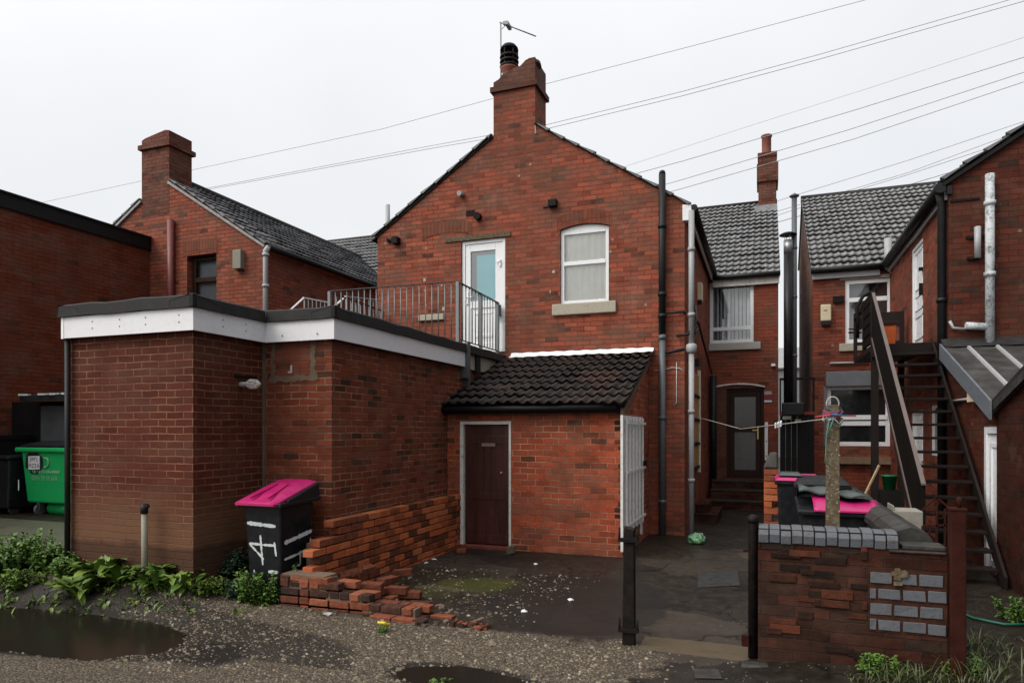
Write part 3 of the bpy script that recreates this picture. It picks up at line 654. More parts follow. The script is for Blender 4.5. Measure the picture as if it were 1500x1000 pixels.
# rear range window and back door
wf = window(house, T2, bw[0], bw[1], bw[2], bw[3], M['upvc'], 0.075, 0.03, (4.03,), sill=(0.02, 0.15, 0.06, 0.17, M['stone2']))
blinds(wf, T2, bw[0]+.3, bw[1]-.07, bw[2]+.07, bw[3]-.06, 0.17, M['net'], 7, 0.18, amp=0.05); blinds(wf, T2, bw[0]+.07, bw[0]+.3, bw[2]+.07, bw[3]-.06, 0.20, M['greyblind'], 3, 0.4)
m = MB(T2); m.box(bw[0]-.3, bw[1]+.3, 0.7, 0.75, 3.4, 5.12); m.build('room_wall', M['interior'], house)
m = MB(T2); a0, a1, z0, z1 = bd
m.box(a0, a0+.07, 0.06, 0.13, z0, z1); m.box(a1-.07, a1, 0.06, 0.13, z0, z1); m.box(a0+.07, a1-.07, 0.06, 0.13, z1-.07, z1); m.box(a0+.07, a1-.07, 0.06, 0.13, z0, z0+.05)
m.build('door_frame', M['dkbrown'], house, 0.004)
m = MB(T2); b0, b1 = a0+.075, a1-.075; zm = PY(1090, 629, YR).z
m.box(b0, b0+.10, .075, .12, z0+.055, z1-.075); m.box(b1-.10, b1, .075, .12, z0+.055, z1-.075)
m.box(b0+.1, b1-.1, .075, .12, z0+.055, z0+.2); m.box(b0+.1, b1-.1, .075, .12, zm-.05, zm+.05); m.box(b0+.1, b1-.1, .075, .12, z1-.2, z1-.075)
bdr = m.build('back_door', M['dkbrown'], house, 0.004)
m = MB(T2); m.poly([(b0+.1, .095, zm+.05), (b1-.1, .095, zm+.05), (b1-.1, .095, z1-.2), (b0+.1, .095, z1-.2)]); m.build('pane', M['darkglass'], bdr)
m = MB(T2); m.poly([(b0+.1, .095, z0+.2), (b1-.1, .095, z0+.2), (b1-.1, .095, zm-.05), (b0+.1, .095, zm-.05)]); m.build('lower_panel', M['greyglass'], bdr)
m = MB(T2); m.box(b1-.07, b1-.04, .055, .075, 1.50, 1.76); m.box(b1-.17, b1-.04, .03, .055, 1.69, 1.715); m.build('handle', plain('brass', (0.55, 0.42, 0.16), 0.3, 0.7), bdr)
m = MB(); arch(m, PY(1044, 570, YR).x, a1+.02, 2.665, 0.075, 0.035, YR, 0.05); m.build('door_head', M['white_old'], house)
m = MB(T2); p = PY(1046, 572, YR); m.box(p.x+0.02, a0-.004, -0.012, 0, 0.6, 2.66); m.build('door_infill', brick_mat('brick_infill_small', tri((.17, .058, .04)), (0.19, 0.12, 0.085), 0.075, 0.12, 0.011, 0.3, seed=14), house)
# sign beside the back door: grey plate, red plate, white plate
m = MB(T2); q = PY(1119.5, 572, YR)
for i, (y0, y1) in enumerate(((573, 578), (579, 585), (586, 589))):
    m.m = i; m.box(q.x, q.x+.16, -.012, 0, PY(1120, y1, YR).z, PY(1120, y0, YR).z)
m.build('door_sign', [M['greypipe'], M['redsteel'], M['sticker']], house)
# soil stack and rainwater pipes
m = MB(); x = PY(970, 500, YF-0.09).x
pipe_with_clips(m, [(x, YF-.09, 3.25), (x, YF-.09, 5.84)], 0.056, [(x, YF-.09, z) for z in (3.55, 3.9, 5.0)]); m.lathe((x, YF-.09, 5.84), [(0.056, 0), (0.045, .05), (0.01, .07)], 10)
zz = PY(975, 458, YF-.09).z; m.tube([(x, YF-.09, zz), (x+.33, YF-.09, zz), (x+.36, YF-.06, zz-.03)], 0.022, 8); zz = PY(975, 517, YF-.09).z; m.tube([(x, YF-.09, zz), (x+.36, YF-.09, zz+.05)], 0.026, 8)
m.build('soil_stack', M['black'], house)
m = MB(); pipe_with_clips(m, [(x+.004, YF-.09, -0.02), (x+.004, YF-.09, 3.25)], 0.053, [(x+.004, YF-.09, z) for z in (0.55, 1.9, 3.2)]); m.build('soil_stack_base', M['bluepipe'], house)
m = MB(); x2 = -1.10; y2 = YF-.03
pipe_with_clips(m, [(x2, y2, 5.22), (x2, y2, 3.0)], 0.046, [(x2, y2, z) for z in (4.6, 3.55)])
m.lathe((x2, y2, 2.93), [(0.05, 0), (0.085, .03), (0.085, .14), (0.05, .16)], 10)
pipe_with_clips(m, [(x2, y2, 2.95), (x2, y2, 0.02)], 0.044, [(x2, y2, z) for z in (2.0, 0.9)]); m.build('downpipe', M['greypipe'], house)
m = MB(); m.tube([(-1.10, YF+0.5, 3.32), (-1.10, YF+1.1, 3.5)], .025, 8); m.tube([(-1.33, YF-.05, 3.22), (-1.15, YF-.06, 3.24), (-1.02, YF+.0, 3.45), (-1.10, YF+.6, 3.8)], .022, 8); m.tube([(-1.09, YF+1.0, 3.60), (-1.09, YR-.8, 2.95)], .02, 8)
m.box(-1.21, -1.10, YF+1.3, YF+1.5, 2.85, 2.98); m.build('waste_pipes', M['black'], house)
m = MB(); x3 = -1.02; m.tube([(x3-.08, YR-.14, 0.2), (x3-.08, YR-.14, 2.95)], .075, 10); m.build('rear_downpipe', M['black'], house)
m = MB()
wp = [PY(958, 543, YF-.012), PY(975, 541, YF-.012), PY(985, 538, YF-.012), PY(995, 539, YF-.012), PY(1002, 544, YF-.012)]
m.tube(wp, .006, 6); a = PY(991, 530, YF-.012); b = PY(991, 590, YF-.012); m.tube([a, b, b+Vector((-.05, 0, -.04))], .006, 6); m.build('phone_wires', M['paint'], house)
# brackets, vents, floodlight and alarm box
m = MB(T)
p = PY(701, 318, YF); m.tube([(p.x, 0.02, p.z), (p.x+.01, -.12, p.z-.01)], 0.066, 14)
m.build('round_vent', M['iron'], house)
m = MB(T); p = PY(688, 312, YF); 
for k in range(4): m.box(p.x-.07, p.x+.10, -.012, .02, p.z-.055+k*.028, p.z-.04+k*.028)
m.build('louvre_vent', M['iron'], house)
m = MB(T); p = PY(811, 299, YF); m.box(p.x-.08, p.x+.07, -.10, 0, p.z-.06, p.z+.06); m.box(p.x-.19, p.x-.10, -.02, 0, p.z-.05, p.z-.03); m.build('floodlight', M['iron'], house, 0.008)
m = MB(T); p = PY(677, 285, YF); m.tube([(p.x, .02, p.z), (p.x, -.14, p.z-.02)], .045, 10); m.build('pipe_stub', M['greypipe'], house)
m = MB(T); p = PY(583, 353, YF); m.box(p.x-.06, p.x+.05, -.14, 0, p.z-.07, p.z+.05); m.box(p.x-.22, p.x-.06, -.05, 0, p.z+.0, p.z+.05); m.tube([(p.x-.2, -.08, p.z+.05), (p.x+.02, -.12, p.z-.06)], .018, 6); m.build('cable_bracket', M['iron'], house)
m = MB(T); a, b = PY(614, 466, YF), PY(651, 466, YF); m.box(a.x, b.x, -.05, 0, a.z-.06, a.z+.05); m.build('old_sill', M['stone'], house, 0.012)
m = MB(T)
for px, py, sx_, sy_ in ((622, 410, .05, .06), (623, 425, .03, .04), (650, 452, .06, .07), (624, 447, .03, .03), (647, 418, .03, .03), (811, 398, .05, .05), (806, 427, .02, .05)):
    p = PY(px, py, YF); m.box(p.x-sx_/2, p.x+sx_/2, -.004, 0, p.z-sy_/2, p.z+sy_/2)
m.build('plaster_scars', M['stone'], house)
m = MB(onXp(-1.21)); p = PX(1022, 428, -1.21); m.box(p.y-.10, p.y+.14, -.09, 0, p.z-.17, p.z+.17); m.m = 1; m.box(p.y-.08, p.y+.10, -.07, 0, p.z-.23, p.z-.17); m.build('alarm_box', [M['cream'], M['black']], house, 0.01)
Tx = onXp(-1.21); a = PX(1011.5, 600, -1.21).y; b = PX(1022, 600, -1.21).y
m = MB(Tx)
for k in range(4):
    zt = 2.74-k*.44; m.box(a+.03, b-.06, -.03, 0, zt-.38, zt)
m.build('boarded_panels', M['amber'], house, 0.006)
m = MB(Tx); m.box(b-.06, b, -.06, 0, 0.9, 2.85); m.build('panel_frame', M['white_old'], house)
m = MB(Tx); 
for k in range(4): m.box(a, b+.05, -.05, 0, 2.74-k*.44-.43, 2.74-k*.44-.385)
m.build('panel_rails', M['stairpaint'], house)
m = MB(T2); p = PY(1133, 535, YR); m.box(p.x-.05, p.x+.04, -.1, 0, p.z-.03, p.z+.03); m.build('wall_lamp', M['upvc'], house, .008)

# ================================================================== outhouse built against it
XS = -1.783; YS = 9.09
shed = thing('outhouse', (-3.0, YS, 0), 'small brick outhouse with a dark pantile lean-to roof and a dark brown door', 'outhouse')
T = onY(YS); so_ = (-4.17, -3.375, 0.02, 1.83)
m = MB(T); wall(m, -4.376, XS, 0, 0.22, -0.3, [(-4.376, 1.95), (XS, 1.95)], [so_])
m.T = onXp(XS); go = (YS+0.16, YS+0.98, 0.10, 1.86)
wall(m, YS+0.22, YF-.004, 0, 0.22, -0.3, [(YS+0.22, 2.03), (YF-.004, 2.93)], [(YS+0.25, YS+1.0, 0.05, 1.80)])
m.build('wall', B['shed'], shed)
m = MB(T)      # rough quoin: worn corner bricks and smeared mortar
for k in range(22):
    z = 0.1+k*0.0835
    q_ = random.Random(k); m.box(XS-q_.choice((.035, .06, .11)), XS+.010, -q_.uniform(.003, .010), .10, z, z+q_.uniform(.05, .07))
m.build('worn_corner', M['loosebrick'], shed, 0.01)
rs2 = (2.96-2.035)/(YF-8.93); l2 = math.hypot(1, rs2)
m = MB(); roof_tiles(m, (-4.42, 8.92, 2.035), (1, 0, 0), (0, 1/l2, rs2/l2), (0, -rs2/l2, 1/l2), 2.72, 2.50, gauge=0.315, roll=0.148, amp=0.045, lift=0.034, seed=5)
m.build('roof', M['tileshed'], shed, recalc=False)
m = MB(); slab(m, [(-4.41, 8.96, 2.035), (XS+.05, 8.96, 2.035), (XS+.05, YF-.01, 2.96), (-4.41, YF-.01, 2.96)], (0, -rs2, 1), 0.04); m.build('roof_boards', M['blackwood'], shed)
m = MB(); m.box(-4.40, XS-.03, 8.985, 9.045, 1.935, 2.035); m.tube([(-4.42, 8.95, 2.0), (XS-.05, 8.95, 2.0)], .045, 10); m.build('gutter', M['blackwood'], shed)
m = MB(); m.hexa([(XS-.01, 8.99, 1.9), (XS+.03, 8.99, 1.9), (XS+.03, YF-.01, 2.80), (XS-.01, YF-.01, 2.80), (XS-.01, 8.99, 2.03), (XS+.03, 8.99, 2.03), (XS+.03, YF-.01, 2.955), (XS-.01, YF-.01, 2.955)]); m.build('verge_mortar', M['mortar'], shed)
# painted flashing along the house wall, hand-finished edge
m = MB(); rr = random.Random(4); n = 36
for k in range(n):
    x0, x1 = -4.19+(2.49)*k/n, -4.19+(2.49)*(k+1)/n
    t0, t1 = 3.06+.006*math.sin(k*1.7), 3.06+.006*math.sin((k+1)*1.7)
    w0, w1 = .10+.03*math.sin(k*2.1)+.018*math.sin(k*.5), .10+.03*math.sin((k+1)*2.1)+.018*math.sin((k+1)*.5)
    A = [(x0, YF-.02, t0), (x1, YF-.02, t1), (x1, YF-.05, 2.965+.06), (x0, YF-.05, 2.965+.06)]
    m.poly([(x0, YF-.006, t0), (x1, YF-.006, t1), (x1, YF-.05, 3.005), (x0, YF-.05, 3.005)])
    m.poly([(x0, YF-.05, 3.005), (x1, YF-.05, 3.005), (x1, YF-.05-w1, 3.005-w1*.34), (x0, YF-.05-w0, 3.005-w0*.34)])
m.build('flashing', M['flash'], shed)
# door
a0, a1, z0, z1 = so_
m = MB(T); m.box(a0, a0+.055, -.012, .09, z0+.0, z1); m.box(a1-.035, a1, -.012, .09, z0, z1); m.box(a0+.055, a1-.035, -.012, .09, z1-.045, z1); m.build('door_frame', M['white_old'], shed, 0.004)
m = MB(T); b0, b1 = a0+.058, a1-.038
m.box(b0, b1, .055, .095, z0+.04, z1-.05)
for zz0, zz1 in ((z0+.04, z0+.17), (.70, .80), (1.50, 1.62)): m.box(b0+.002, b1-.002, .046, .055, zz0, zz1)
m.box(b0+.002, b0+.10, .047, .0545, z0+.17, z1-.06); m.box(b1-.10, b1-.002, .047, .0545, z0+.17, z1-.06); m.box((b0+b1)/2-.05, (b0+b1)/2+.05, .047, .0545, .80, 1.50)
sdr = m.build('door', M['brown_door'], shed, 0.003)
m = MB(T); p = PY(714, 651, YS); m.box(p.x-.105, p.x+.105, .03, .046, p.z-.028, p.z+.022); pl = m.build('name_plate', plain('worn_plate', (0.20, 0.14, 0.115), 0.5, var=.3, scale=50), sdr)
m = MB(T); p = PY(733, 692, YS); m.tube([(p.x, .05, p.z), (p.x, .02, p.z)], .012, 8); m.build('handle', M['alu'], sdr)
m = MB(T); m.box(a0-.02, a1+.02, -.05, .10, -.06, .045); m.build('door_step', plain('red_painted_step', (0.16, 0.035, 0.022), 0.6, var=.35), shed, .01)

def lettering(txt, size, place, mat, parent, name='lettering', ext=0.002):
    """text as a mesh; place(x, y) -> world point for text coordinates"""
    cu = bpy.data.curves.new('t', 'FONT'); cu.body = txt; cu.size = size; cu.align_x = 'CENTER'; cu.align_y = 'CENTER'; cu.resolution_u = 3
    ob = bpy.data.objects.new('t', cu); COL.objects.link(ob)
    dg = bpy.context.evaluated_depsgraph_get(); me = bpy.data.meshes.new_from_object(ob.evaluated_get(dg))
    b = MB()
    ids = [b.vert(place(v.co.x, v.co.y)) for v in me.vertices]
    for p in me.polygons: b.face([ids[i] for i in p.vertices])
    bpy.data.objects.remove(ob); bpy.data.curves.remove(cu); bpy.data.meshes.remove(me)
    return b.build(name, mat, parent)

# white barred gate folded over the side doorway
gate = thing('security_gate', (XS+.05, YS+.5, 0), 'white barred steel security gate over the side doorway of the outhouse', 'gate')
G0, G1 = YS+.0, YS+.98
def gp(a, off, z): return (XS+.03+off, a, z)
ga, gb = PX(912, 700, XS+.03).y, PX(941, 700, XS+.03).y
m = MB(lambda a, d, z: (XS+.012-d, a, z)); m.box(ga, ga+.06, -.022, .01, 0.10, 1.90); m.box(gb-.05, gb, -.022, .01, 0.12, 1.90); m.box(ga+.06, gb-.05, -.022, .01, 1.83, 1.90); m.build('frame', M['gatewhite'], gate)
m = MB(); m.T = lambda a, d, z: (XS+.012-d, a, z); m.box(ga+.065, gb-.11, -.006, .0, .30, 1.83); m.build('panel', M['gatewhite'], gate)
for k in range(6):
    y = ga+.16+k*(gb-ga-.26)/5; m = MB(); m.bar((XS+.055, y, .32), (XS+.055, y, 1.88), .022, .022); m.build('bar', M['gatewhite'], gate)
for z in (.42, 1.14, 1.80):
    m = MB(); m.bar((XS+.075, ga+.14, z-.0), (XS+.075, gb+.03, z), .012, .035); m.build('rail', M['gatewhite'], gate)
m = MB(); m.box(XS+.06, XS+.11, gb-.12, gb-.05, 1.16, 1.24); m.build('padlock', M['iron'], gate)
# ================================================================== flat-roofed extension
XE, YE, XB, YB = -4.39, 6.25, -5.291, 5.23      # side wall, second front, step-back side, first front
ext = thing('flat_roof_extension', (-5.7, 5.3, 0), 'flat-roofed brick extension with a white fascia and black roof edge', 'extension')
ZW = 2.70
m = MB(); m.box(-6.985, XB, YB, YE+.2, -0.2, ZW); m.build('front_block_wall', B['block'], ext)
m = MB()
m.box(XB+.0, XE, YE, YF-.01, -0.2, ZW)
m.box(-7.0, XB, YE+.2, YF-.01, -0.2, ZW); m.build('side_wall', B['ext'], ext)
# patch of re-laid bricks with its mortar surround
a, b = PY(404, 545, YE), PY(457, 545, YE)
m = MB(onY(YE)); q_ = random.Random(17)      # ragged smears of mortar round the re-laid bricks
def blob(mb, x, z, rx, rz, d):
    n = 11; mb.poly([(x+rx*q_.uniform(.65, 1.1)*math.cos(2*math.pi*i/n), d, z+rz*q_.uniform(.65, 1.1)*math.sin(2*math.pi*i/n)) for i in range(n)])
for i in range(22):
    f = i/21; blob(m, a.x-.05+(b.x-a.x+.10)*f, 2.275+q_.uniform(-.012, .012), .05, q_.uniform(.025, .045), -.003-.0002*i)
for i in range(16):
    f = i/15; blob(m, b.x+.01+q_.uniform(-.01, .015), 2.26+.40*f, q_.uniform(.025, .05), .04, -.0035-.0002*i); blob(m, a.x-.02-.06*(.5-abs(f-.45)), 2.26+.40*f, q_.uniform(.015, .035), .04, -.0037-.0002*i)
m.build('mortar_patch', M['mortar'], ext)
m = MB(onY(YE)); m.box(a.x+.005, b.x-.015, -.0025, .0, 2.30, 2.665); m.build('brick_infill', B['infill'], ext)
m = MB(onY(YE)); p = PY(427, 540, YE); m.box(p.x-.012, p.x+.012, -.006, -.0026, p.z-.03, p.z+.04); m.box(p.x-.045, p.x+.012, -.006, -.0026, p.z-.045, p.z-.028); m.build('paint_splash', M['stone2'], ext)
m = MB(); m.box(XB-.012, XB+.03, YE-.03, YE+.0, 0.1, 2.69); m.build('corner_mortar', M['mortar'], ext)
# fascia boards and felt-covered kerb run round the same outline
out = [(-7.005, 10.9), (-7.005, YB-.085), (XB+.085, YB-.085), (XB+.085, YE-.08), (XE+.085, YE-.08), (XE+.085, 9.60)]
def strip(mb, pts, z0, z1, t):
    for (xa, ya), (xb, yb) in zip(pts, pts[1:]):
        if abs(xa-xb) < 1e-6: ya = ya+(t if xa > -6 else 0); mb.box(min(xa, xa-t) if xa > -6 else xa, max(xa, xa-t) if xa > -6 else xa+t, min(ya, yb), max(ya, yb), z0, z1)
        else: mb.box(min(xa, xb), max(xa, xb), ya, ya+t, z0, z1)
m = MB(); strip(m, out, 2.675, 2.895, .022); m.build('fascia_board', M['fascia'], ext)
m = MB(); m.box(-7.009, -7.006, YB-.087, YB-.02, 2.67, 2.90); 
m.box(-7.010, -6.975, YB-.090, YB-.0851, 2.67, 2.897); m.build('fascia_end_trim', M['upvc'], ext)
m = MB()
for px in (135, 175, 213, 262): 
    for dz in (2.76, 2.83): p = PY(px, 470, YB-.087); m.tube([(p.x, YB-.090, dz), (p.x, YB-.080, dz)], .006, 6)
for f in (.3, .62):
    for dz in (2.76, 2.83): y = YB+(YE-YB)*f; m.tube([(XB+.080, y, dz), (XB+.09, y, dz)], .006, 6)
for f in (.35, .86):
    for dz in (2.74,): x = XB+(XE-XB)*f; m.tube([(x, YE-.09, dz), (x, YE-.075, dz)], .007, 6)
m.build('fascia_nails', M['iron'], ext)
out2 = [(-7.03, 10.9), (-7.03, YB-.115), (XB+.115, YB-.115), (XB+.115, YE-.11), (XE+.115, YE-.11), (XE+.115, YF-.02)]
m = MB(); rr = random.Random(2)
def kerb(mb, pts):
    for (xa, ya), (xb, yb) in zip(pts, pts[1:]):
        L = max(abs(xa-xb), abs(ya-yb)); n = max(2, int(L/.22))
        for k in range(n):
            f0, f1 = k/n, (k+1)/n; P = []
            for f in (f0, f1):
                j = .006*math.sin(7*f*L+xa)+.004*math.sin(17*f*L)
                x, y = xa+(xb-xa)*f, ya+(yb-ya)*f
                if abs(xa-xb) < 1e-6:
                    d = -1 if xa > -6.5 else 1
                    P.append([(x, y, 2.897+j*.6), (x+d*.004, y, 3.01+j), (x+d*.02, y, 3.025+j), (x+d*.30, y, 2.97), (x+d*.3, y, 2.897)])
                else:
                    P.append([(x, y, 2.897+j*.6), (x, y+.004, 3.01+j), (x, y+.02, 3.025+j), (x, y+.30, 2.97), (x, y+.3, 2.897)])
            for i in range(5):
                j2 = (i+1) % 5; mb.poly([P[0][i], P[1][i], P[1][j2], P[0][j2]])
kerb(m, out2)
m.build('roof_edge', M['felt'], ext)
m = MB(); m.box(-6.98, XB+.10, YB-.10, YE+.1, 2.90, 2.96); m.box(-6.98, XE+.10, YE+.1, YF-.02, 2.90, 2.962); m.build('flat_roof', M['felt'], ext)
for (x, y) in ((XB+.115, YB-.115), (XE+.115, YE-.11)):
    m = MB(); m.box(x-.05, x+.005, y-.005, y+.05, 2.892, 3.028); m.build('edge_corner', M['blackwood'], ext, .01)
# timber cladding post and broken render where the roof edge meets the house
m = MB(); p = PX(682, 525, XE+.07); m.box(XE+.0, XE+.13, p.y-.05, p.y+.05, 2.50, 3.04); m.build('edge_post', M['bluepipe'], ext)
m = MB(); p = PX(682, 560, XE+.02); m.box(XE-.02, XE+.08, p.y-.04, p.y+.05, 2.38, 2.60); m.build('downpipe_stub', M['plank'], ext)
m = MB(); m.box(XE-.01, XE+.035, 9.75, YF-.02, 2.66, 2.895); m.build('render_band', M['stone'], ext)
m = MB(); m.box(XE+.035, XE+.075, 10.05, 10.2, 2.62, 2.897); m.build('roof_bracket', M['felt'], ext)
# drain pipe up the outer corner and the boiler outlet
m = MB(); m.tube([(-6.975, YB-.045, 0.12), (-6.975, YB-.045, 2.67)], .028, 10); m.build('corner_pipe', M['black'], ext)
p = PX(352, 563, XB); m = MB(); m.tube([(XB-.05, p.y, p.z), (XB+.10, p.y, p.z)], .028, 12); m.build('flue_pipe', M['greypipe'], ext)
m = MB(); c = Vector((XB+.10, p.y, p.z))
for k in range(10):
    a = 2*math.pi*k/10; r = .050
    m.tube([c+Vector((0, .03*math.cos(a), .03*math.sin(a))), c+Vector((.045, r*math.cos(a), r*math.sin(a))), c+Vector((.11, .045*math.cos(a), .045*math.sin(a))), c+Vector((.155, .012*math.cos(a), .012*math.sin(a)))], .0065, 5)
m.tube([c+Vector((.0, 0, 0)), c+Vector((.045, 0, 0))], [.036, .05], 12); m.tube([c+Vector((.14, 0, 0)), c+Vector((.165, 0, 0))], .016, 10); m.build('flue_guard', M['white_old'], ext)
m = MB(); m.box(XB, XB+.03, p.y-.09, p.y+.22, p.z+.075, p.z+.10); m.build('slipped_brick', M['blackwood'], ext)

# ------------------------------------------------------------------ railing on the flat roof
rail = thing('balcony_railing', (-5.7, 9.55, 3.0), 'grey steel railing with upright bars round the flat roof outside the upstairs door', 'railing')
ZB, ZT = 3.12, 3.98
def run(p0, p1, z0a, z1a, z0b, z1b, n, posts=()):
    p0, p1 = Vector((*p0, 0)), Vector((*p1, 0))
    m = MB(); m.bar(p0+Vector((0, 0, z1a)), p1+Vector((0, 0, z1b)), .045, .012); m.build('handrail', M['handrail'], rail)
    m = MB(); m.bar(p0+Vector((0, 0, z0a)), p1+Vector((0, 0, z0b)), .035, .010); m.build('bottom_rail', M['handrail'], rail)
    for k in range(1, n):
        f = k/n; p = p0.lerp(p1, f); a = z0a+(z0b-z0a)*f; b = z1a+(z1b-z1a)*f
        m = MB(); m.tube([p+Vector((0, 0, a+.006)), p+Vector((0, 0, b-.007))], .0085, 6); m.build('baluster', M['rail'], rail)
    for f, w_ in posts:
        p = p0.lerp(p1, f); b = z1a+(z1b-z1a)*f
        m = MB(); m.bar(p+Vector((0, 0, 2.96)), p+Vector((0, 0, b-.008)), w_, w_); m.build('post', M['rail'], rail)
xc = PY(483, 410, 9.55).x; zt = PY(675, 392, 9.55).z; 
run((xc, 9.55), (-4.42, 9.55), 3.10, 4.00, 3.10, 3.99, 21, ((0, .05), (1, .05)))
run((-4.42, 9.60), (-4.42, YF-.06), 3.10, 3.98, 3.10, 3.95, 13, ((.52, .05), (.985, .05)))
run((xc, 9.60), (xc, YF-.10), 3.10, 3.98, 3.10, 3.95, 11, ((1, .05),))
m = MB(); m.box(-4.48, -4.38, YF-.05, YF-.0, 3.72, 3.92); m.build('wall_fixing', M['rail'], rail)
# stair rail that drops away behind the roof edge
st = thing('roof_stair_rail', (-7.6, 9.6, 3.0), 'pale sloping stair handrail with a short barred panel behind the roof edge', 'railing')
Yq = 9.75
a, b = PY(424, 456, Yq), PY(446, 436, Yq); c = PY(482, 443, Yq+.0)
m = MB(); m.bar(a+(a-b)*.4, b, .04, .03); m.build('handrail', M['alu'], st)
m = MB(); m.bar(b, c, .035, .02); m.build('top_rail', M['rail'], st)
for k in range(7):
    p = b.lerp(c, k/6); m = MB(); m.bar((p.x, p.y, 2.96), (p.x, p.y, p.z-.01), .028 if k in (0, 6) else .014, .014); m.build('baluster', M['rail'], st)
a, b = PY(482, 456, 10.6), PY(507, 434, 10.6)
m = MB(); m.bar(a+(a-b)*.2, b, .04, .03); m.build('lower_handrail', M['alu'], st)
c = PY(560, 440, 11.0); m = MB(); m.bar(b, c, .035, .02); m.build('top_rail', M['rail'], st)
for k in range(9):
    p = b.lerp(c, k/8); m = MB(); m.bar((p.x, p.y, 2.96), (p.x, p.y, p.z-.01), .03 if k in (0, 4, 8) else .014, .014); m.build('baluster', M['rail'], st)

# ================================================================== house on the left
lh = thing('brick_house', (-12.24, YF, 0), 'left-hand brick house with a wide gable chimney, dark window and long tiled roof slope', 'house')
T = onY(YF); lw = (PY(274, 400, YF).x, PY(317, 400, YF).x, 4.0, PY(300, 372, YF).z)
m = MB(T); wall(m, -14.9, -9.57, 0, .25, -.3, [(-14.9, 5.52), (-12.24, 7.20), (-9.57, 5.50)], [lw])
m.T = None; m.box(-9.82, -9.57, YF+.25, YR, -.3, 5.45); m.box(-14.9, -14.65, YF+.25, YR, -.3, 5.45); m.box(-16, -6.92, YR, YR+.25, -.3, 5.4); m.build('wall', B['left'], lh)
s2 = 1.70/2.67; l2 = math.hypot(1, s2)
m = MB()
c0, c1 = PY(208, 250, YF).x, PY(248, 250, YF).x
roof_tiles(m, (-9.50, YF-.06, 5.475), (0, 1, 0), (-1/l2, 0, s2/l2), (s2/l2, 0, 1/l2), .66, (-9.50-c1-.01)*l2, seed=30, amp=.024, lift=.026)
roof_tiles(m, (-9.50, YF+.60, 5.475), (0, 1, 0), (-1/l2, 0, s2/l2), (s2/l2, 0, 1/l2), 8.6, 2.76*l2, seed=31)
roof_tiles(m, (-14.98, YF-.06, 5.475), (0, 1, 0), (1/l2, 0, s2/l2), (-s2/l2, 0, 1/l2), .66, (c0+14.98-.01)*l2, seed=32, amp=.02, lift=.024)
roof_tiles(m, (-14.98, YF+.60, 5.475), (0, 1, 0), (1/l2, 0, s2/l2), (-s2/l2, 0, 1/l2), 8.6, 2.76*l2, seed=34)
rs3 = 2.95/4.3; r3 = math.hypot(1, rs3)
roof_tiles(m, (-16, YR-.1, 5.42), (1, 0, 0), (0, 1/r3, rs3/r3), (0, -rs3/r3, 1/r3), 9.1, 4.4*r3, seed=33, amp=.038, lift=.036)
slab(m, [(-16, 25.1, 5.4), (-6.9, 25.1, 5.4), (-6.9, 20.7, 8.40), (-16, 20.7, 8.40)], (0, rs3, 1), .05)
m.build('roof', M['tileleft'], lh, recalc=False)
m = MB(); m.tube([(-12.24, YF+.6, 7.25), (-12.24, 19.0, 7.25)], .10, 10); m.tube([(-16, 20.7, 8.42), (-6.9, 20.7, 8.42)], .10, 10); m.build('ridge_tiles', M['felt'], lh)
m = MB(); 
for sg in (1, -1):
    xc_ = c1+.01 if sg > 0 else c0-.01; zc_ = 5.46+(2.72-abs(xc_+12.24))*1.72/2.72
    slab(m, [(-12.24+sg*2.72, YF-.05, 5.46), (-12.24+sg*2.72, YF+.60, 5.46), (xc_, YF+.60, zc_), (xc_, YF-.05, zc_)], (sg*s2, 0, 1), .05)
    slab(m, [(-12.24+sg*2.72, YF+.61, 5.46), (-12.24+sg*2.72, 19, 5.46), (-12.24, 19, 7.18), (-12.24, YF+.61, 7.18)], (sg*s2, 0, 1), .05)
slab(m, [(-16, YR-.06, 5.40), (-6.9, YR-.06, 5.40), (-6.9, 20.7, 8.33), (-16, 20.7, 8.33)], (0, -rs3, 1), .04); m.build('verge_board', M['lead'], lh)
m = MB(); gutter(m, (-9.44, YF-.02, 5.42), (-9.44, YR-.2, 5.42), .06); m.build('gutter', M['black'], lh)
m = MB(); x = PY(389, 400, YF-.06).x; pipe_with_clips(m, [(x, YF-.06, 3.0), (x, YF-.06, 5.33), (-9.44, YF-.02, 5.42)], .055, [(x, YF-.06, 4.62), (x, YF-.06, 5.25)]); m.build('downpipe', M['greypipe'], lh)
m = MB(); x = PY(250, 380, YF-.08).x; m.tube([(x, YF-.08, 3.0), (x, YF-.08, 6.22)], .075, 10); m.build('soil_pipe', M['redpipe'], lh)
a0, a1, z0, z1 = lw
wf = window(lh, T, a0+.02, a1, z0, z1, M['dkbrown'], .09, .13, (PY(300, 407, YF).z,), pane='glass', name='window')
m = MB(T); m.box(a0, a1, .26, .28, z0, z1); m.build('blind', M['greyblind'], wf)
m = MB(); arch(m, a0-.10, a1+.04, z1-.01, .06, .28, YF); m.build('brick_arch', B['arch'], lh)
m = MB(T); p = PY(352, 382, YF); m.box(p.x-.09, p.x+.12, -.13, 0, p.z-.19, p.z+.20); m.build('vent_box', M['pvc'], lh, .01)
m = MB(); c0, c1 = PY(208, 250, YF).x, PY(248, 250, YF).x; y1 = YF+.62
m.box(c0, c1, YF-.006, y1, 6.4, 7.86); m.box(c0-.06, c1+.06, YF-.06, y1+.06, 7.86, 7.96); m.prism([(c0, 7.96), (c1, 7.96), (c1, 8.20), (c1-.12, 8.22), (c0+.1, 8.12), (c0, 8.08)], YF-.006, y1)
lc = m.build('chimney', B['soot'], lh)
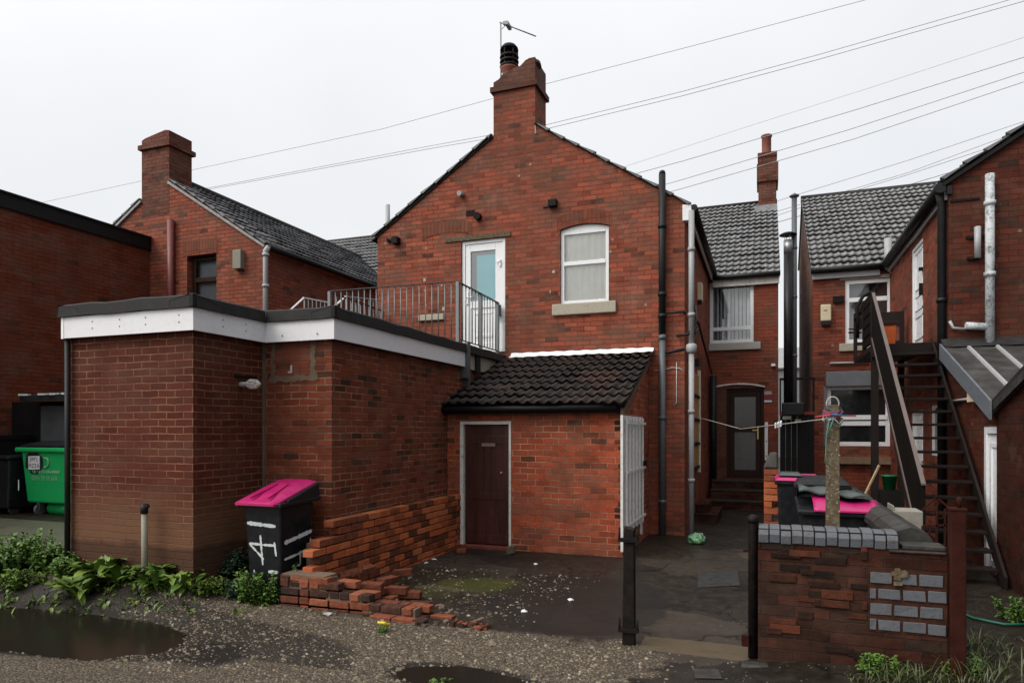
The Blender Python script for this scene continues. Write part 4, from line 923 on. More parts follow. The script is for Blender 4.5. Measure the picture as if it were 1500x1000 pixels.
m = MB(); m.bar((c1+.01, YF-.03, 7.04), (c1+.01, y1, 7.06), .06, .03); m.bar((c1+.05, y1-.05, 7.07), (c1+.22, y1-.05, 6.97), .18, .012); m.build('flashing', M['lead'], lc)
p = PY(568, 330, 20.0); m = MB(); m.tube([(p.x, 20.0, 7.6), (p.x, 20.0, PY(568, 300, 20.0).z)], .075, 12); m.build('vent_pipe', M['greypipe'], lh)

# ------------------------------------------------------------------ flat-roofed workshop on the far left
ws = thing('flat_roof_workshop', (-12.7, 8.0, 0), 'dark orange brick side wall with a deep black board along its flat roof', 'workshop')
XW = -12.66
m = MB(); m.box(-15.5, XW, 3.0, YF-.005, -.2, 5.64); m.build('wall', B['far'], ws)
m = MB(); m.box(-15.5, XW+.05, 2.9, YF-.008, 5.64, 5.90); m.build('fascia_board', M['blackwood'], ws)
m = MB(); m.box(-15.5, XW+.08, 2.88, YF-.012, 5.90, 5.93); m.build('roof_edge', M['felt'], ws)
# lock-up behind the green bin
lk = thing('store_shed', (-12.0, 8.4, .3), 'low store shed with a grey panel door and a felted canopy behind the green bin', 'shed')
zg = .37
m = MB(); m.box(-12.55, -10.6, 8.30, 10.8, zg-.2, 2.20); m.build('wall', M['blackwood'], lk)
pa = PY(62, 600, 8.28); m = MB(onY(8.28)); m.box(pa.x, -10.75, -.03, .02, zg+.1, 2.12); m.build('door', M['plank'], lk, .004)
m = MB(); pc_ = PY(33, 582, 8.0); slab(m, [(pc_.x, 7.95, 2.28), (-10.5, 7.95, 2.30), (-10.5, 10.9, 2.75), (pc_.x, 10.9, 2.75)], (0, -.15, 1), .10); m.build('canopy', M['felt'], lk)
for x in (pc_.x+.08, pc_.x+.55, pc_.x+.82, pc_.x+1.1):
    m = MB(); m.rbox((x, 7.98, 2.285), .16, .08, .03, .4); m.build('canopy_glint', M['litter'], lk)  # white chips stand in for bright glints on the wet felt
m = MB(); m.box(-12.60, pa.x-.15, 7.6, 8.2, zg-.2, 1.55); m.box(-12.62, pa.x-.13, 7.55, 8.22, 1.55, 1.62); lw_ = m.build('side_bunker', M['blackwood'], lk)

# ------------------------------------------------------------------ big green bin and the dark one beside it
def castor(mb, c, r=.085):
    x, y, z = c
    mb.tube([(x-.02, y, z+r), (x+.02, y, z+r)], r, 14); mb.box(x-.035, x+.035, y-.02, y+.05, z+r, z+.19)
gb_ = thing('green_trade_bin', (-11.0, 7.6, zg), 'green four-wheeled trade bin with a pizza sticker and white phone number', 'bin')
Yb = 7.45; zr = 1.43
xa, xb = PY(32, 700, Yb).x, PY(32, 700, Yb).x+1.25
m = MB(); m.hexa([(xa+.06, Yb+.04, .56), (xb-.06, Yb+.04, .56), (xb-.06, Yb+.80, .56), (xa+.06, Yb+.80, .56), (xa-.02, Yb, zr-.06), (xb+.02, Yb, zr-.06), (xb+.02, Yb+.92, zr-.06), (xa-.02, Yb+.92, zr-.06)])
gbody = m.build('body', M['bingreen'], gb_, .03)
m = MB(); m.box(xa-.10, xb+.10, Yb-.05, Yb+.98, zr-.07, zr); m.build('rim', M['bingreen'], gb_, .02)
m = MB()
for k in range(6):
    y0, y1 = Yb-.02+k*.16, Yb-.02+(k+1)*.16; h = [.015+.085*math.sin(math.pi*(q+.5)/7) for q in (k, k+1)]
    m.hexa([(xa-.02, y0, zr+.002), (xb+.02, y0, zr+.002), (xb+.02, y1, zr+.002), (xa-.02, y1, zr+.002), (xa+.0, y0, zr+h[0]), (xb, y0, zr+h[0]), (xb, y1, zr+h[1]), (xa, y1, zr+h[1])])
m.build('lid', M['binblack'], gb_)
m = MB(); m.tube([(xa+.35, Yb+.25, .46), (xb-.35, Yb+.25, .46)], .10, 12); m.build('underframe', M['bingreen'], gb_)
for x in (xa+.2, xb-.2):
    for y in (Yb+.14, Yb+.72):
        m = MB(); castor(m, (x, y, gz(x, y)-.01)); m.build('castor', M['rail'], gb_)
def onfront(x, z, off=.0):      # point on the leaning front of the bin
    f = (z-.56)/(zr-.06-.56); return Vector((x, Yb+.04*(1-f)-.006-off, z))
def quad_front(mb, x0, x1, z0, z1, off, skew=0):
    mb.hexa([onfront(x0, z0, off), onfront(x1, z0+skew, off), onfront(x1, z0+skew, 0), onfront(x0, z0, 0), onfront(x0+skew, z1, off), onfront(x1+skew, z1+skew, off), onfront(x1+skew, z1+skew, 0), onfront(x0+skew, z1, 0)])
ps = PY(49.5, 677, Yb)
m = MB()      # dark ragged backing of the sticker
n = 16; ring = [onfront(ps.x+.20*(1+.10*math.sin(k*2.3))*math.cos(2*math.pi*k/n), ps.z+.185*(1+.08*math.sin(k*3.1))*math.sin(2*math.pi*k/n), .003) for k in range(n)]
m.poly(ring); m.build('sticker_backing', M['ink'], gbody, recalc=False)
m = MB(); quad_front(m, ps.x-.125, ps.x+.13, ps.z-.115, ps.z+.095, .007, .012); stk = m.build('sticker', M['sticker'], gbody)
lettering("JIM'S", .095, lambda x, y: onfront(ps.x+.008+x, ps.z+.045+y, .009), M['ink'], stk)
lettering('PIZZA', .090, lambda x, y: onfront(ps.x+.008+x, ps.z-.055+y, .009), M['ink'], stk)
pn = PY(64, 700.5, Yb)
lettering('0345 20 50 606', .098, lambda x, y: onfront(pn.x+x*.92, pn.z+y, .003), M['palegreen'], gbody)
pn = PY(65, 690.5, Yb); m = MB()      # worn line of print, no longer readable
rr = random.Random(8)
for k in range(17): quad_front(m, pn.x-.33+k*.04, pn.x-.33+k*.04+rr.uniform(.018, .03), pn.z-.02+rr.uniform(-.006, .006), pn.z+.02+rr.uniform(-.008, .01), .003)
m.build('worn_print', M['palegreen'], gbody)
pn = PY(65, 677, Yb); m = MB(); m.tube([onfront(pn.x+.03+.065*math.cos(t), pn.z+.075*math.sin(t), .003) for t in [R(q) for q in (120, 80, 40, 0, -40, -80, -120)]], .013, 6); m.build('emblem_arc', M['palegreen'], gbody)
db = thing('black_trade_bin', (-12.4, 7.3, zg), 'black wheeled trade bin at the left edge beside the green one', 'bin')
Yd = 7.30; xe = xa-.06; xs_ = xe-1.05
m = MB(); m.hexa([(xs_, Yd, .46), (xe-.03, Yd, .46), (xe-.03, Yd+.75, .46), (xs_, Yd+.75, .46), (xs_-.03, Yd, 1.24), (xe, Yd, 1.24), (xe, Yd+.85, 1.24), (xs_-.03, Yd+.85, 1.24)]); dbb = m.build('body', M['binblack'], db, .03)
m = MB(); m.box(xs_-.06, xe+.02, Yd-.04, Yd+.88, 1.24, 1.29); m.build('lid', M['binblack'], db, .02)
for x in (xs_+.2, xe-.2):
    m = MB(); castor(m, (x, Yd+.2, gz(x, Yd+.2)-.01)); m.build('castor', M['rail'], db)
p1 = PY(27, 711, Yd-.006)
lettering('1', .24, lambda x, y: Vector((p1.x+x, Yd-.004, p1.z+y)), M['paint'], dbb)
# ================================================================== house on the right
XR = 2.50; YG = 11.45
rh = thing('brick_house', (2.6, YG, 0), 'right-hand brick house with the outside stair, roller shutter and white upstairs window', 'house')
XL = 1.0
T2 = onY(YR)
w1 = (PY(1238, 450, YR).x, PY(1307, 450, YR).x, 3.58, 4.95)
w2 = (PY(1211, 600, YR).x, PY(1305, 600, YR).x, 1.36, 2.95)
m = MB(T2); wall(m, XL, XR+.25, 0, .25, -.3, [(XL, 5.2), (XR+.25, 5.2)], [w1, w2]); m.build('rear_wall', B['right'], rh)
m = MB(); m.box(XL, XL+.25, YR+.25, 22.6, -.3, 5.15)
for x in (XL, XL+.25): m.poly([(x, YR, 5.15), (x, 22.6, 5.15), (x, 22.6, 6.75), (x, 20.7, 8.10)])
m.box(XL, 9, 22.6, 22.8, -.3, 6.7); m.build('gable_wall', B['gable'], rh)
T3 = onXn(XR)
d1 = (PX(1352, 400, XR).y, PX(1334.5, 400, XR).y, 3.15, 4.98)
d2 = (PX(1352, 650, XR).y, PX(1334.5, 650, XR).y, 0.02, 2.05); d3 = (PX(1376, 650, XR).y, PX(1362, 650, XR).y, 1.30, 2.10)
m = MB(T3); wall(m, YG+.25, YR, 0, .25, -.3, [(YG+.25, 5.28), (YR, 5.28)], [d1, d2, d3]); m.build('side_wall', B['right'], rh)
TG = onY(YG)
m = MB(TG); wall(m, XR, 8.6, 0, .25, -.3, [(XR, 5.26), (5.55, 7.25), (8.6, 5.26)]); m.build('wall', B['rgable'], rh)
m = MB(); rs4 = 1.99/3.05; l4 = math.hypot(1, rs4)
roof_tiles(m, (XR-.08, YG-.08, 5.28), (0, 1, 0), (1/l4, 0, rs4/l4), (-rs4/l4, 0, 1/l4), 7.0, 3.13*l4, seed=41)
roof_tiles(m, (8.68, YG-.08, 5.28), (0, 1, 0), (-1/l4, 0, rs4/l4), (rs4/l4, 0, 1/l4), 7.0, 3.13*l4, seed=42)
m.build('roof', M['tilerange'], rh, recalc=False)
m = MB(); slab(m, [(XR-.1, YG-.07, 5.26), (XR-.1, 19, 5.26), (5.55, 19, 7.27), (5.55, YG-.07, 7.27)], (-rs4, 0, 1), .05); slab(m, [(8.7, YG-.07, 5.26), (8.7, 19, 5.26), (5.55, 19, 7.27), (5.55, YG-.07, 7.27)], (rs4, 0, 1), .05)
slab(m, [(XL-.03, YR-.05, 5.14), (9, YR-.05, 5.14), (9, 20.7, 8.05), (XL-.03, 20.7, 8.05)], (0, -rs, 1), .05); m.build('verge_board', M['blackwood'], rh)
m = MB(); roof_tiles(m, (XL-.04, YR-.10, 5.17), (1, 0, 0), (0, 1/rl, rs/rl), (0, -rs/rl, 1/rl), 6.0, 4.4*rl, seed=43)
slab(m, [(XL-.04, 22.85, 6.66), (9, 22.85, 6.66), (9, 20.7, 8.12), (XL-.04, 20.7, 8.12)], (0, rs, 1), .05); m.build('range_roof', M['tilerange'], rh, recalc=False)
m = MB(); m.tube([(XL-.05, 20.7, 8.14), (9, 20.7, 8.14)], .10, 10); m.build('ridge_tiles', M['felt'], rh)
m = MB(); m.box(XL-.02, XR-.2, YR-.085, YR-.002, 5.0, 5.12); m.box(XR-.05, XR-.003, YG+.05, YR-.1, 5.05, 5.22); m.build('fascia_board', M['greypipe'], rh)
m = MB(); gutter(m, (XL-.05, YR-.16, 5.18), (XR-.1, YR-.16, 5.18), .06); gutter(m, (XR-.12, YG-.06, 5.20), (XR-.12, YR-.2, 5.20), .075)
x = XR-.10; pipe_with_clips(m, [(XR-.12, YG+.05, 5.2), (XR-.07, YG+.10, 5.02), (XR-.07, YG+.10, .05)], .055, [(XR-.07, YG+.10, z) for z in (2.0, 3.6)]); m.box(XR-.03, XR+.03, YG-.05, YG-.01, 5.10, 5.22); m.build('gutter', M['black'], rh)
m = MB(); xw = PY(1318, 560, YR-.12).x; pipe_with_clips(m, [(xw, YR-.12, 4.95), (xw, YR-.12, .15)], .055, [(xw, YR-.12, z) for z in (4.75, 3.3, 2.0, .8)]); m.tube([(xw-.22, YR-.12, 5.75), (xw-.22, YR-.12, 5.15), (xw, YR-.12, 4.95)], .075, 10); m.build('downpipe', M['greypipe'], rh)
# upstairs window over the shuttered one
wf = window(rh, T2, w1[0], w1[1], w1[2], w1[3], M['upvc'], .085, .03, (4.52,), sill=(.12, .1, .05, .17, M['stone']))
m = MB(T2); m.box(w1[0], w1[1]-.42, .2, .22, w1[2], w1[3]); m.build('blind', M['greyblind'], wf)
m = MB(T2); m.box(w1[0]-.2, w1[1], .6, .63, w1[2]-.2, w1[3]+.1); m.build('room_wall', M['interior'], rh)
wf = window(rh, T2, w2[0], w2[1], w2[2], w2[3]-.28, M['upvc'], .09, .06, (1.85,), pane='darkglass', name='window'); wf['label'] = 'white window below a half raised roller shutter'
m = MB(T2); m.box(w2[0]-.02, w2[1]+.02, -.10, .06, w2[3]-.30, w2[3]+.02); m.build('shutter_box', M['shutter'], rh, .01)
m = MB(T2); m.box(w2[0]-.06, w2[0]-.001, -.03, .05, w2[2], w2[3]-.30); m.build('shutter_rail', M['shutter'], rh); m = MB(T2); m.box(w2[1]+.001, w2[1]+.07, -.03, .05, w2[2], w2[3]-.30); m.build('shutter_rail', M['shutter'], rh)
m = MB(T2); m.box(w2[0]+.06, w2[1]-.06, .035, .09, 1.93, 2.03); m.build('shutter_slat', M['upvc'], rh)
m = MB(T2); p = PY(1231, 614, YR); m.box(p.x-.05, p.x+.05, .035, .085, p.z-.045, p.z+.035); m.build('yellow_notice', plain('yellow_notice', (.55, .55, .05), .5), wf)
m = MB(T2); 
for (a, b, c_, d_) in ((1232, 1246, 587, 595), (1248, 1258, 584, 592), (1234, 1242, 596, 602), (1247, 1256, 597, 603)):
    p, q = PY(a, d_, YR), PY(b, c_, YR); m.box(p.x, q.x, .10, .105, p.z, q.z)
m.build('window_stock', M['greyblind'], wf)
m = MB(T2); a, b = PY(1225, 676, YR), PY(1311, 676, YR); m.box(a.x, b.x, -.14, 0, .98, 1.13); m.build('timber_ledge', M['timber'], rh)
m = MB(T2); p = PY(1209.5, 460, YR); m.box(p.x-.105, p.x+.105, -.09, 0, p.z-.16, p.z+.20); mb_ = m.build('meter_box', M['cream'], rh, .02)
m = MB(T2); m.box(p.x-.09, p.x+.09, -.08, 0, p.z-.245, p.z-.161); m.build('meter_base', M['black'], rh); m = MB(T2); m.box(p.x-.05, p.x+.03, -.094, -.0901, p.z+.06, p.z+.075); m.build('meter_mark', M['black'], rh)
m = MB(T2); p = PY(1228, 438, YR); m.box(p.x-.11, p.x+.11, -.05, 0, p.z-.08, p.z+.06); m.build('vent', M['iron'], rh)
m = MB(T2); a, b = PY(1215, 532, YR), PY(1272, 531, YR); m.tube([(a.x, -.04, a.z), (b.x, -.04, b.z)], .022, 8); m.build('conduit', M['greypipe'], rh)
m = MB(T2); a, b = PY(1230, 402, YR), PY(1305, 398, YR); m.box(a.x, b.x, -.012, 0, 4.955, 5.02); m.build('lintel', M['stone2'], rh)
# doors in the side wall: above the landing, and below the stair
def side_door(o_, name):
    a0, a1, z0, z1 = o_
    m = MB(T3); m.box(a0, a0+.07, .02, .1, z0, z1); m.box(a1-.07, a1, .02, .1, z0, z1); m.box(a0+.07, a1-.07, .02, .1, z1-.07, z1); m.build(name+'_frame', M['upvc'], rh)
    m = MB(T3); m.box(a0+.075, a1-.075, .04, .09, z0, z1-.075)
    for f0, f1 in ((.08, .3), (.36, .5), (.56, .92)):
        h = z1-z0; m.box(a0+.2, a1-.2, .028, .04, z0+h*f0, z0+h*f0+.02); m.box(a0+.2, a1-.2, .028, .04, z0+h*f1-.02, z0+h*f1); m.box(a0+.2, a0+.22, .028, .04, z0+h*f0, z0+h*f1); m.box(a1-.22, a1-.2, .028, .04, z0+h*f0, z0+h*f1)
    return m.build(name, M['upvc'], rh)
ud = side_door(d1, 'door'); ud['label'] = 'white panelled door at the top of the stair'
a0, a1 = d1[:2]
m = MB(T3); m.box(a0+.12, a0+.17, -.03, .039, 4.0, 4.2); m.build('handle', M['iron'], ud)
m = MB(T3); m.box(a0+.12, a0+.2, -.03, .039, 4.42, 4.47); m.build('letter_plate', M['iron'], ud)
ld = side_door(d2, 'lower_door'); ld['label'] = 'white door under the stair'
wf = window(rh, T3, d3[0], d3[1], d3[2], d3[3], M['upvc'], .06, .03, (), pane='darkglass', name='side_window')
# pipes on the gable
m = MB(); p = PY(1450, 255, YG-.08)
pipe_with_clips(m, [(p.x, YG-.08, 2.9), (p.x, YG-.08, p.z)], .058, [(p.x, YG-.08, z) for z in (3.9, 4.9)]); m.tube([(p.x-.02, YG-.08, PY(1440, 480, YG).z), (PY(1412, 480, YG).x, YG-.08, PY(1412, 478, YG).z)], .052, 10); m.build('soil_pipe', M['peel'], rh)
m = MB(); a = PY(1412, 482, YG-.06); b = PY(1396, 480, YG-.06); c = PY(1391, 470, YG-.06); m.tube([a, b, c], .022, 8); m.build('overflow_pipe', M['greypipe'], rh)
m = MB(); p = PY(1432, 332, YG-.06); q = PY(1432, 378, YG-.06); m.tube([q, p], .042, 10); m.build('vent_stub', M['greypipe'], rh)
for (px, py, a, b, d, h) in ((1422, 348, .06, .16, .03, .02), (1420, 379, .03, .12, .05, .02), (1415, 293, .2, .16, .02, .015)):
    p = PY(px, py, YG); m = MB(TG); m.box(p.x-a, p.x+b, -d, 0, p.z-h, p.z+h); m.build('bracket', M['iron'], rh)
# single-storey lean-to against the gable with a sheet roof
lt = thing('rear_lean_to', (2.5, 10.0, 0), 'brick lean-to with a grey sheet-metal roof and a white side door at the right edge', 'lean-to')
zt_, zb_ = 2.90, 2.03; y0_, y1_ = 9.20, YG-.01
m = MB(T3); dd = (9.25, PX(1440, 640, XR).y, .02, PX(1440, 624, XR).z)
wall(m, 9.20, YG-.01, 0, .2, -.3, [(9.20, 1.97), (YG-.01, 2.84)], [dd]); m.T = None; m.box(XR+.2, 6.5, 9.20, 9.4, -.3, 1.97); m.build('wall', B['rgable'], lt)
m = MB(); slab(m, [(XR-.10, 9.10, 2.02), (6.6, 9.10, 2.02), (6.6, YG-.02, 2.93), (XR-.10, YG-.02, 2.93)], (0, -.39, 1), .03)
k_ = (2.93-2.02)/(YG-.02-9.10)
m.build('roof', M['sheet'], lt)
for i in range(8):
    x = XR+.20+i*.34; m = MB(); m.hexa([(x-.025, 9.10, 2.02), (x+.025, 9.10, 2.02), (x+.025, YG-.20, 2.86), (x-.025, YG-.20, 2.86), (x-.016, 9.10, 2.05), (x+.016, 9.10, 2.05), (x+.016, YG-.20, 2.89), (x-.016, YG-.20, 2.89)]); m.build('roof_batten', M['greypipe'], lt)  # pale grey paints in the light reflected along the battens
m = MB(); m.hexa([(XR-.125, 9.08, 1.82), (XR-.10, 9.08, 1.82), (XR-.10, YG-.02, 2.73), (XR-.125, YG-.02, 2.73), (XR-.125, 9.08, 2.04), (XR-.10, 9.08, 2.04), (XR-.10, YG-.02, 2.95), (XR-.125, YG-.02, 2.95)]); m.build('verge_board', M['sheetfascia'], lt)
m = MB(); 
for k in range(26):
    x = XR-.1+k*.14; m.hexa([(x, YG-.16-.05*math.sin(k*1.9)**2, 2.885), (x+.14, YG-.16-.05*math.sin((k+1)*1.9)**2, 2.885), (x+.14, YG-.004, 2.94), (x, YG-.004, 2.94), (x, YG-.16, 2.91), (x+.14, YG-.16, 2.91), (x+.14, YG-.004, 3.02), (x, YG-.004, 3.02)])
m.build('flashing', M['felt'], lt)
a0, a1, z0, z1 = dd
m = MB(T3); m.box(a1-.09, a1, .01, .09, z0, z1); m.box(a0, a1-.09, .01, .09, z1-.09, z1); m.build('door_frame', M['upvc'], lt, .006)
m = MB(T3); m.box(a0, a1-.10, .04, .09, z0, z1-.10); m.box(a0, a1-.2, .028, .04, z0+.1, z0+.14); m.box(a1-.22, a1-.17, .024, .04, z0+.1, z1-.2); m.box(a0, a1-.22, .024, .04, z1-.25, z1-.20); m.build('door', M['upvc'], lt)
m = MB(T3); p = PX(1434, 580, XR); m.box(p.y-.13, p.y+.13, -.10, 0, p.z-.075, p.z+.075); m.build('junction_box', M['cream'], lt, .01)
m = MB(T3); q = PX(1391, 588, XR); m.tube([(p.y+.13, -.03, p.z-.02), (q.y, -.03, q.z)], .016, 8); m.build('conduit', M['alu'], lt)
ob = thing('brick_outbuilding', (2.45, 8.0, 0), 'brick outbuilding wall, shade painted into its bricks, rising at the right-hand edge of the yard', 'outbuilding')
m = MB(onXn(2.475)); wall(m, 6.2, 9.19, 0, .22, -.3, [(6.2, 2.86), (9.19, 1.98)]); m.T = None; m.box(2.70, 5.5, 6.2, 6.4, -.3, 2.86); m.build('wall', B['outb_shaded'], ob)
m = MB(); slab(m, [(2.415, 6.1, 2.95), (5.6, 6.1, 2.95), (5.6, 9.16, 2.04), (2.415, 9.16, 2.04)], (0, .3, 1), .05); m.build('roof', M['felt'], ob)
m = MB(); m.hexa([(2.41, 6.1, 2.79), (2.465, 6.1, 2.79), (2.465, 9.17, 1.90), (2.41, 9.17, 1.90), (2.41, 6.1, 2.89), (2.465, 6.1, 2.89), (2.465, 9.17, 1.985), (2.41, 9.17, 1.985)]); m.build('verge_board', M['coping'], ob)

# ------------------------------------------------------------------ outside stair
sr = thing('outside_stair', (2.0, 10.5, 0), 'dark brown open-tread outside stair up to the white door of the right-hand house', 'stair')
X0, X1 = 1.64, 2.42; YT, YBt = 12.05, 8.72; N = 16; ZL = 3.05
for k in range(N):
    f = (k+1)/(N+1); y = YBt+(YT-YBt)*f; z = ZL*f
    m = MB(); m.box(X0+.03, X1-.03, y-.12, y+.12, z-.035, z); m.build('tread', M['stairpaint'], sr, .004)
def str_(mb, x0, x1, ya, za, yb, zb, h0, h1):
    mb.hexa([(x0, ya, za+h0), (x1, ya, za+h0), (x1, yb, zb+h0), (x0, yb, zb+h0), (x0, ya, za+h1), (x1, ya, za+h1), (x1, yb, zb+h1), (x0, yb, zb+h1)])
m = MB(); str_(m, X1-.03, X1, YBt-.1, -.02, YT, ZL-.1, -.06, .16); m.build('stringer', M['stairpaint'], sr)
m = MB(); str_(m, X0-.005, X0+.03, YBt-.25, -.12, YT, ZL-.08, -.04, .13); m.build('stringer', M['stairpaint'], sr)
m = MB(); str_(m, X0-.05, X0-.01, 8.46, 1.12, YT, 3.86, -.72, .0); sp = m.build('side_panel', M['panel'], sr)
m = MB(); str_(m, X0-.058, X0-.014, 8.42, 1.115, YT+.02, 3.87, -.005, .015); m.build('handrail', M['stairedge'], sr)
m = MB(); str_(m, X0-.062, X0-.05, 8.46, 1.12, YT, 3.86, -.75, -.70); m.build('panel_edge', M['stairedge'], sr)
m = MB(); m.box(X0-.05, XR-.03, YT, 14.4, ZL-.08, ZL); m.box(X0-.05, XR-.03, YT-.02, YT, ZL-.2, ZL); m.build('landing', M['stairpaint'], sr)
for (x, y) in ((X0-.0, 12.15), (XR-.14, 14.3)):
    m = MB(); m.box(x-.05, x+.05, y-.05, y+.05, 0, ZL-.08); m.build('leg', M['stairpaint'], sr)
m = MB()
for k in range(5): m.box(X0-.055, X0-.02, YT+.05, 13.1, ZL+.04+k*.165, ZL+.04+k*.165+.14)
m.build('landing_boards', M['panel'], sr)
for (a, b, c, d, e, f) in ((X0-.065, X0-.01, YT, YT+.08, ZL-.2, 3.90), (X0-.06, X0-.0, 13.06, 13.14, ZL, 3.92), (X0-.06, X0, 14.3, 14.38, ZL, 3.9), (XR-.15, XR-.08, 14.32, 14.40, ZL, 3.9)):
    m = MB(); m.box(a, b, c, d, e, f); m.build('landing_post', M['stairpaint'], sr)
m = MB(); m.box(X0, XR-.08, 14.34, 14.39, 3.62, 3.90); m.box(X0-.06, X0-.01, 13.1, 14.34, 3.78, 3.88); m.box(X0, XR-.08, 14.345, 14.385, 3.30, 3.36); m.build('landing_rail', M['stairpaint'], sr)
m = MB(); pts = [PY(1256, 495, 13.2), PY(1256, 462, 13.2), PY(1255, 450, 13.2), PY(1264, 434, 13.2), PY(1276, 428, 13.2)]; m.tube(pts, .03, 8); m.bar(PY(1243, 482, 13.2), PY(1262, 482, 13.2), .03, .02); m.bar(PY(1243, 487, 13.2), PY(1262, 487, 13.2), .03, .03); m.build('curved_rail', M['iron'], sr)
tb = thing('orange_tub', (2.0, 13.6, ZL), 'orange plastic tub standing on the stair landing', 'tub')
pa, pb = PY(1296, 490, 13.5), PY(1313, 490, 13.5)
m = MB(); xx0, xx1 = pa.x-.06, pb.x; m.hexa([(xx0+.02, 13.5, ZL), (xx1-.02, 13.5, ZL), (xx1-.02, 13.8, ZL), (xx0+.02, 13.8, ZL), (xx0, 13.48, ZL+.52), (xx1, 13.48, ZL+.52), (xx1, 13.82, ZL+.52), (xx0, 13.82, ZL+.52)]); m.build('body', M['orange'], tb, .015)
m = MB(); m.box(xx0-.02, xx1+.02, 13.46, 13.84, ZL+.49, ZL+.55); m.build('rim', M['dkbrown'], tb, .006)

# ------------------------------------------------------------------ the gap between the houses
fl = thing('boiler_flue', (0.45, 15.0, 0), 'wide black flue pipe with a steel top and round rain cap between two houses', 'flue')
c = PY(1154.5, 480, 15.0); r = .085
m = MB(); m.tube([(c.x, 15, 2.2), (c.x, 15, PY(1154, 372, 15).z)], r, 16); m.build('pipe', M['blackflue'], fl)
m = MB(); zt = PY(1154, 372, 15).z; m.tube([(c.x, 15, zt), (c.x, 15, zt+.28)], r*1.02, 16); m.build('steel_top', M['steelflue'], fl)
m = MB(); m.lathe((c.x, 15, zt+.38), [(.17, 0), (.17, .015), (.10, .05), (.01, .07)], 20); m.build('rain_cap', M['blackflue'], fl)
m = MB()
for k in range(4): a = k*math.pi/2+.4; m.bar((c.x+.07*math.cos(a), 15+.07*math.sin(a), zt+.27), (c.x+.07*math.cos(a), 15+.07*math.sin(a), zt+.385), .012, .006)
m.build('cap_legs', M['steelflue'], fl)
m = MB(); m.box(c.x-.12, c.x+.30, 14.86, 15.14, 2.0, 2.26); m.build('base_box', M['blackflue'], fl, .02)
fl2 = thing('vent_flue', (0.6, 15.1, 0), 'thin taller grey-black flue pipe with a flared collar beside the wide flue', 'flue')
c = PY(1163.5, 480, 15.1); zt = PY(1163, 288, 15.1).z
m = MB(); m.tube([(c.x, 15.1, 2.2), (c.x, 15.1, zt)], .052, 12)
for z in (3.2, 4.4, 5.4): m.tube([(c.x, 15.1, z), (c.x, 15.1, z+.05)], .06, 12)
m.build('pipe', M['bluepipe'], fl2)
m = MB(); m.lathe((c.x, 15.1, zt-.03), [(.05, 0), (.095, .03), (.095, .05), (.04, .08), (.01, .1)], 14); m.build('collar', M['bluepipe'], fl2)
gg = thing('alley_gate', (0.65, 15.6, 0), 'tall black boarded gate with rails closing the alley between the houses', 'gate')
m = MB()
for k in range(6): m.box(.31+k*.112, .31+k*.112+.108, 15.60, 15.63, .05, 2.02)
m.build('boards', M['blackwood'], gg)
m = MB(); m.box(.31, .98, 15.57, 15.60, 2.03, 2.09); m.build('red_rail', M['redsteel'], gg)
m = MB(); m.box(.30, .99, 15.58, 15.62, 2.76, 2.81); m.box(.30, .33, 15.6, 15.64, 2.02, 2.8); m.box(.95, .985, 15.6, 15.64, 2.02, 2.8); m.build('top_rail', M['iron'], gg)
m = MB(); m.box(.36, .52, 15.5, 15.6, 1.93, 2.0); m.build('shelf_block', M['stone2'], gg); m = MB(); m.box(.6, .72, 15.5, 15.6, 1.86, 1.93); m.build('shelf_block', M['stone2'], gg)
m = MB(); m.tube([(.40, 15.55, 2.1), (.40, 15.55, 2.75)], .02, 8); m.build('red_pipe', M['rust'], gg)
# house across the street, seen through the gap
dh = thing('distant_house', (2.0, 46, 0), 'pale grey building far beyond the gap between the houses', 'building')
m = MB(); m.box(-4, 6, 46, 52, -1, 5.6); m.build('wall', M['farwall'], dh)
m = MB(); slab(m, [(-4.3, 45.8, 5.6), (6.3, 45.8, 5.6), (6.3, 49, 7.2), (-4.3, 49, 7.2)], (0, -.5, 1), .1); m.build('roof', M['lead'], dh)
# ================================================================== brickwork left standing in the yard
def one_brick(mb, c, rot, L=.215, W=.102, Hh=.066, rnd=random, jit=.006, tilt=(0, 0)):
    ca, sa = math.cos(rot), math.sin(rot); P = []
    for dz in (0, Hh):
        for dx, dy in ((-1, -1), (1, -1), (1, 1), (-1, 1)):
            x, y = dx*L/2+rnd.uniform(-jit, jit), dy*W/2+rnd.uniform(-jit, jit)
            z = dz+x*tilt[0]+y*tilt[1]+rnd.uniform(-jit, jit)*.5
            P.append((c[0]+x*ca-y*sa, c[1]+x*sa+y*ca, c[2]+z))
    mb.hexa(P)
lwl = thing('low_brick_wall', (-4.25, 7.0, 0), 'low bright orange brick wall stepping up along the foot of the extension', 'wall')
m = MB(); rr = random.Random(5); row = .083
for r in range(10):
    z = -.05+r*row
    y = 5.60+(.115 if r % 2 else 0)
    yend = {9: 6.05, 8: 5.95, 7: 5.72}.get(r, 5.60)
    while y < YS-.02:
        if y >= yend-.12 and z < .76: one_brick(m, (-4.215+rr.uniform(-.006, .006), y+.11, z), R(90), rnd=rr, W=.12, L=min(.217, max(.05, 2*(YS-.01-y-.11))) if y+.22 > YS else .217, Hh=.071, jit=.004)
        y += .228
m.build('bricks', M['lowbrick'], lwl, .006)
m = MB(); m.box(-4.38, -4.195, 5.80, YS-.01, -.1, .55); m.box(-4.38, -4.195, 6.2, YS-.01, .55, .745); m.build('mortar_core', M['mortar'], lwl)

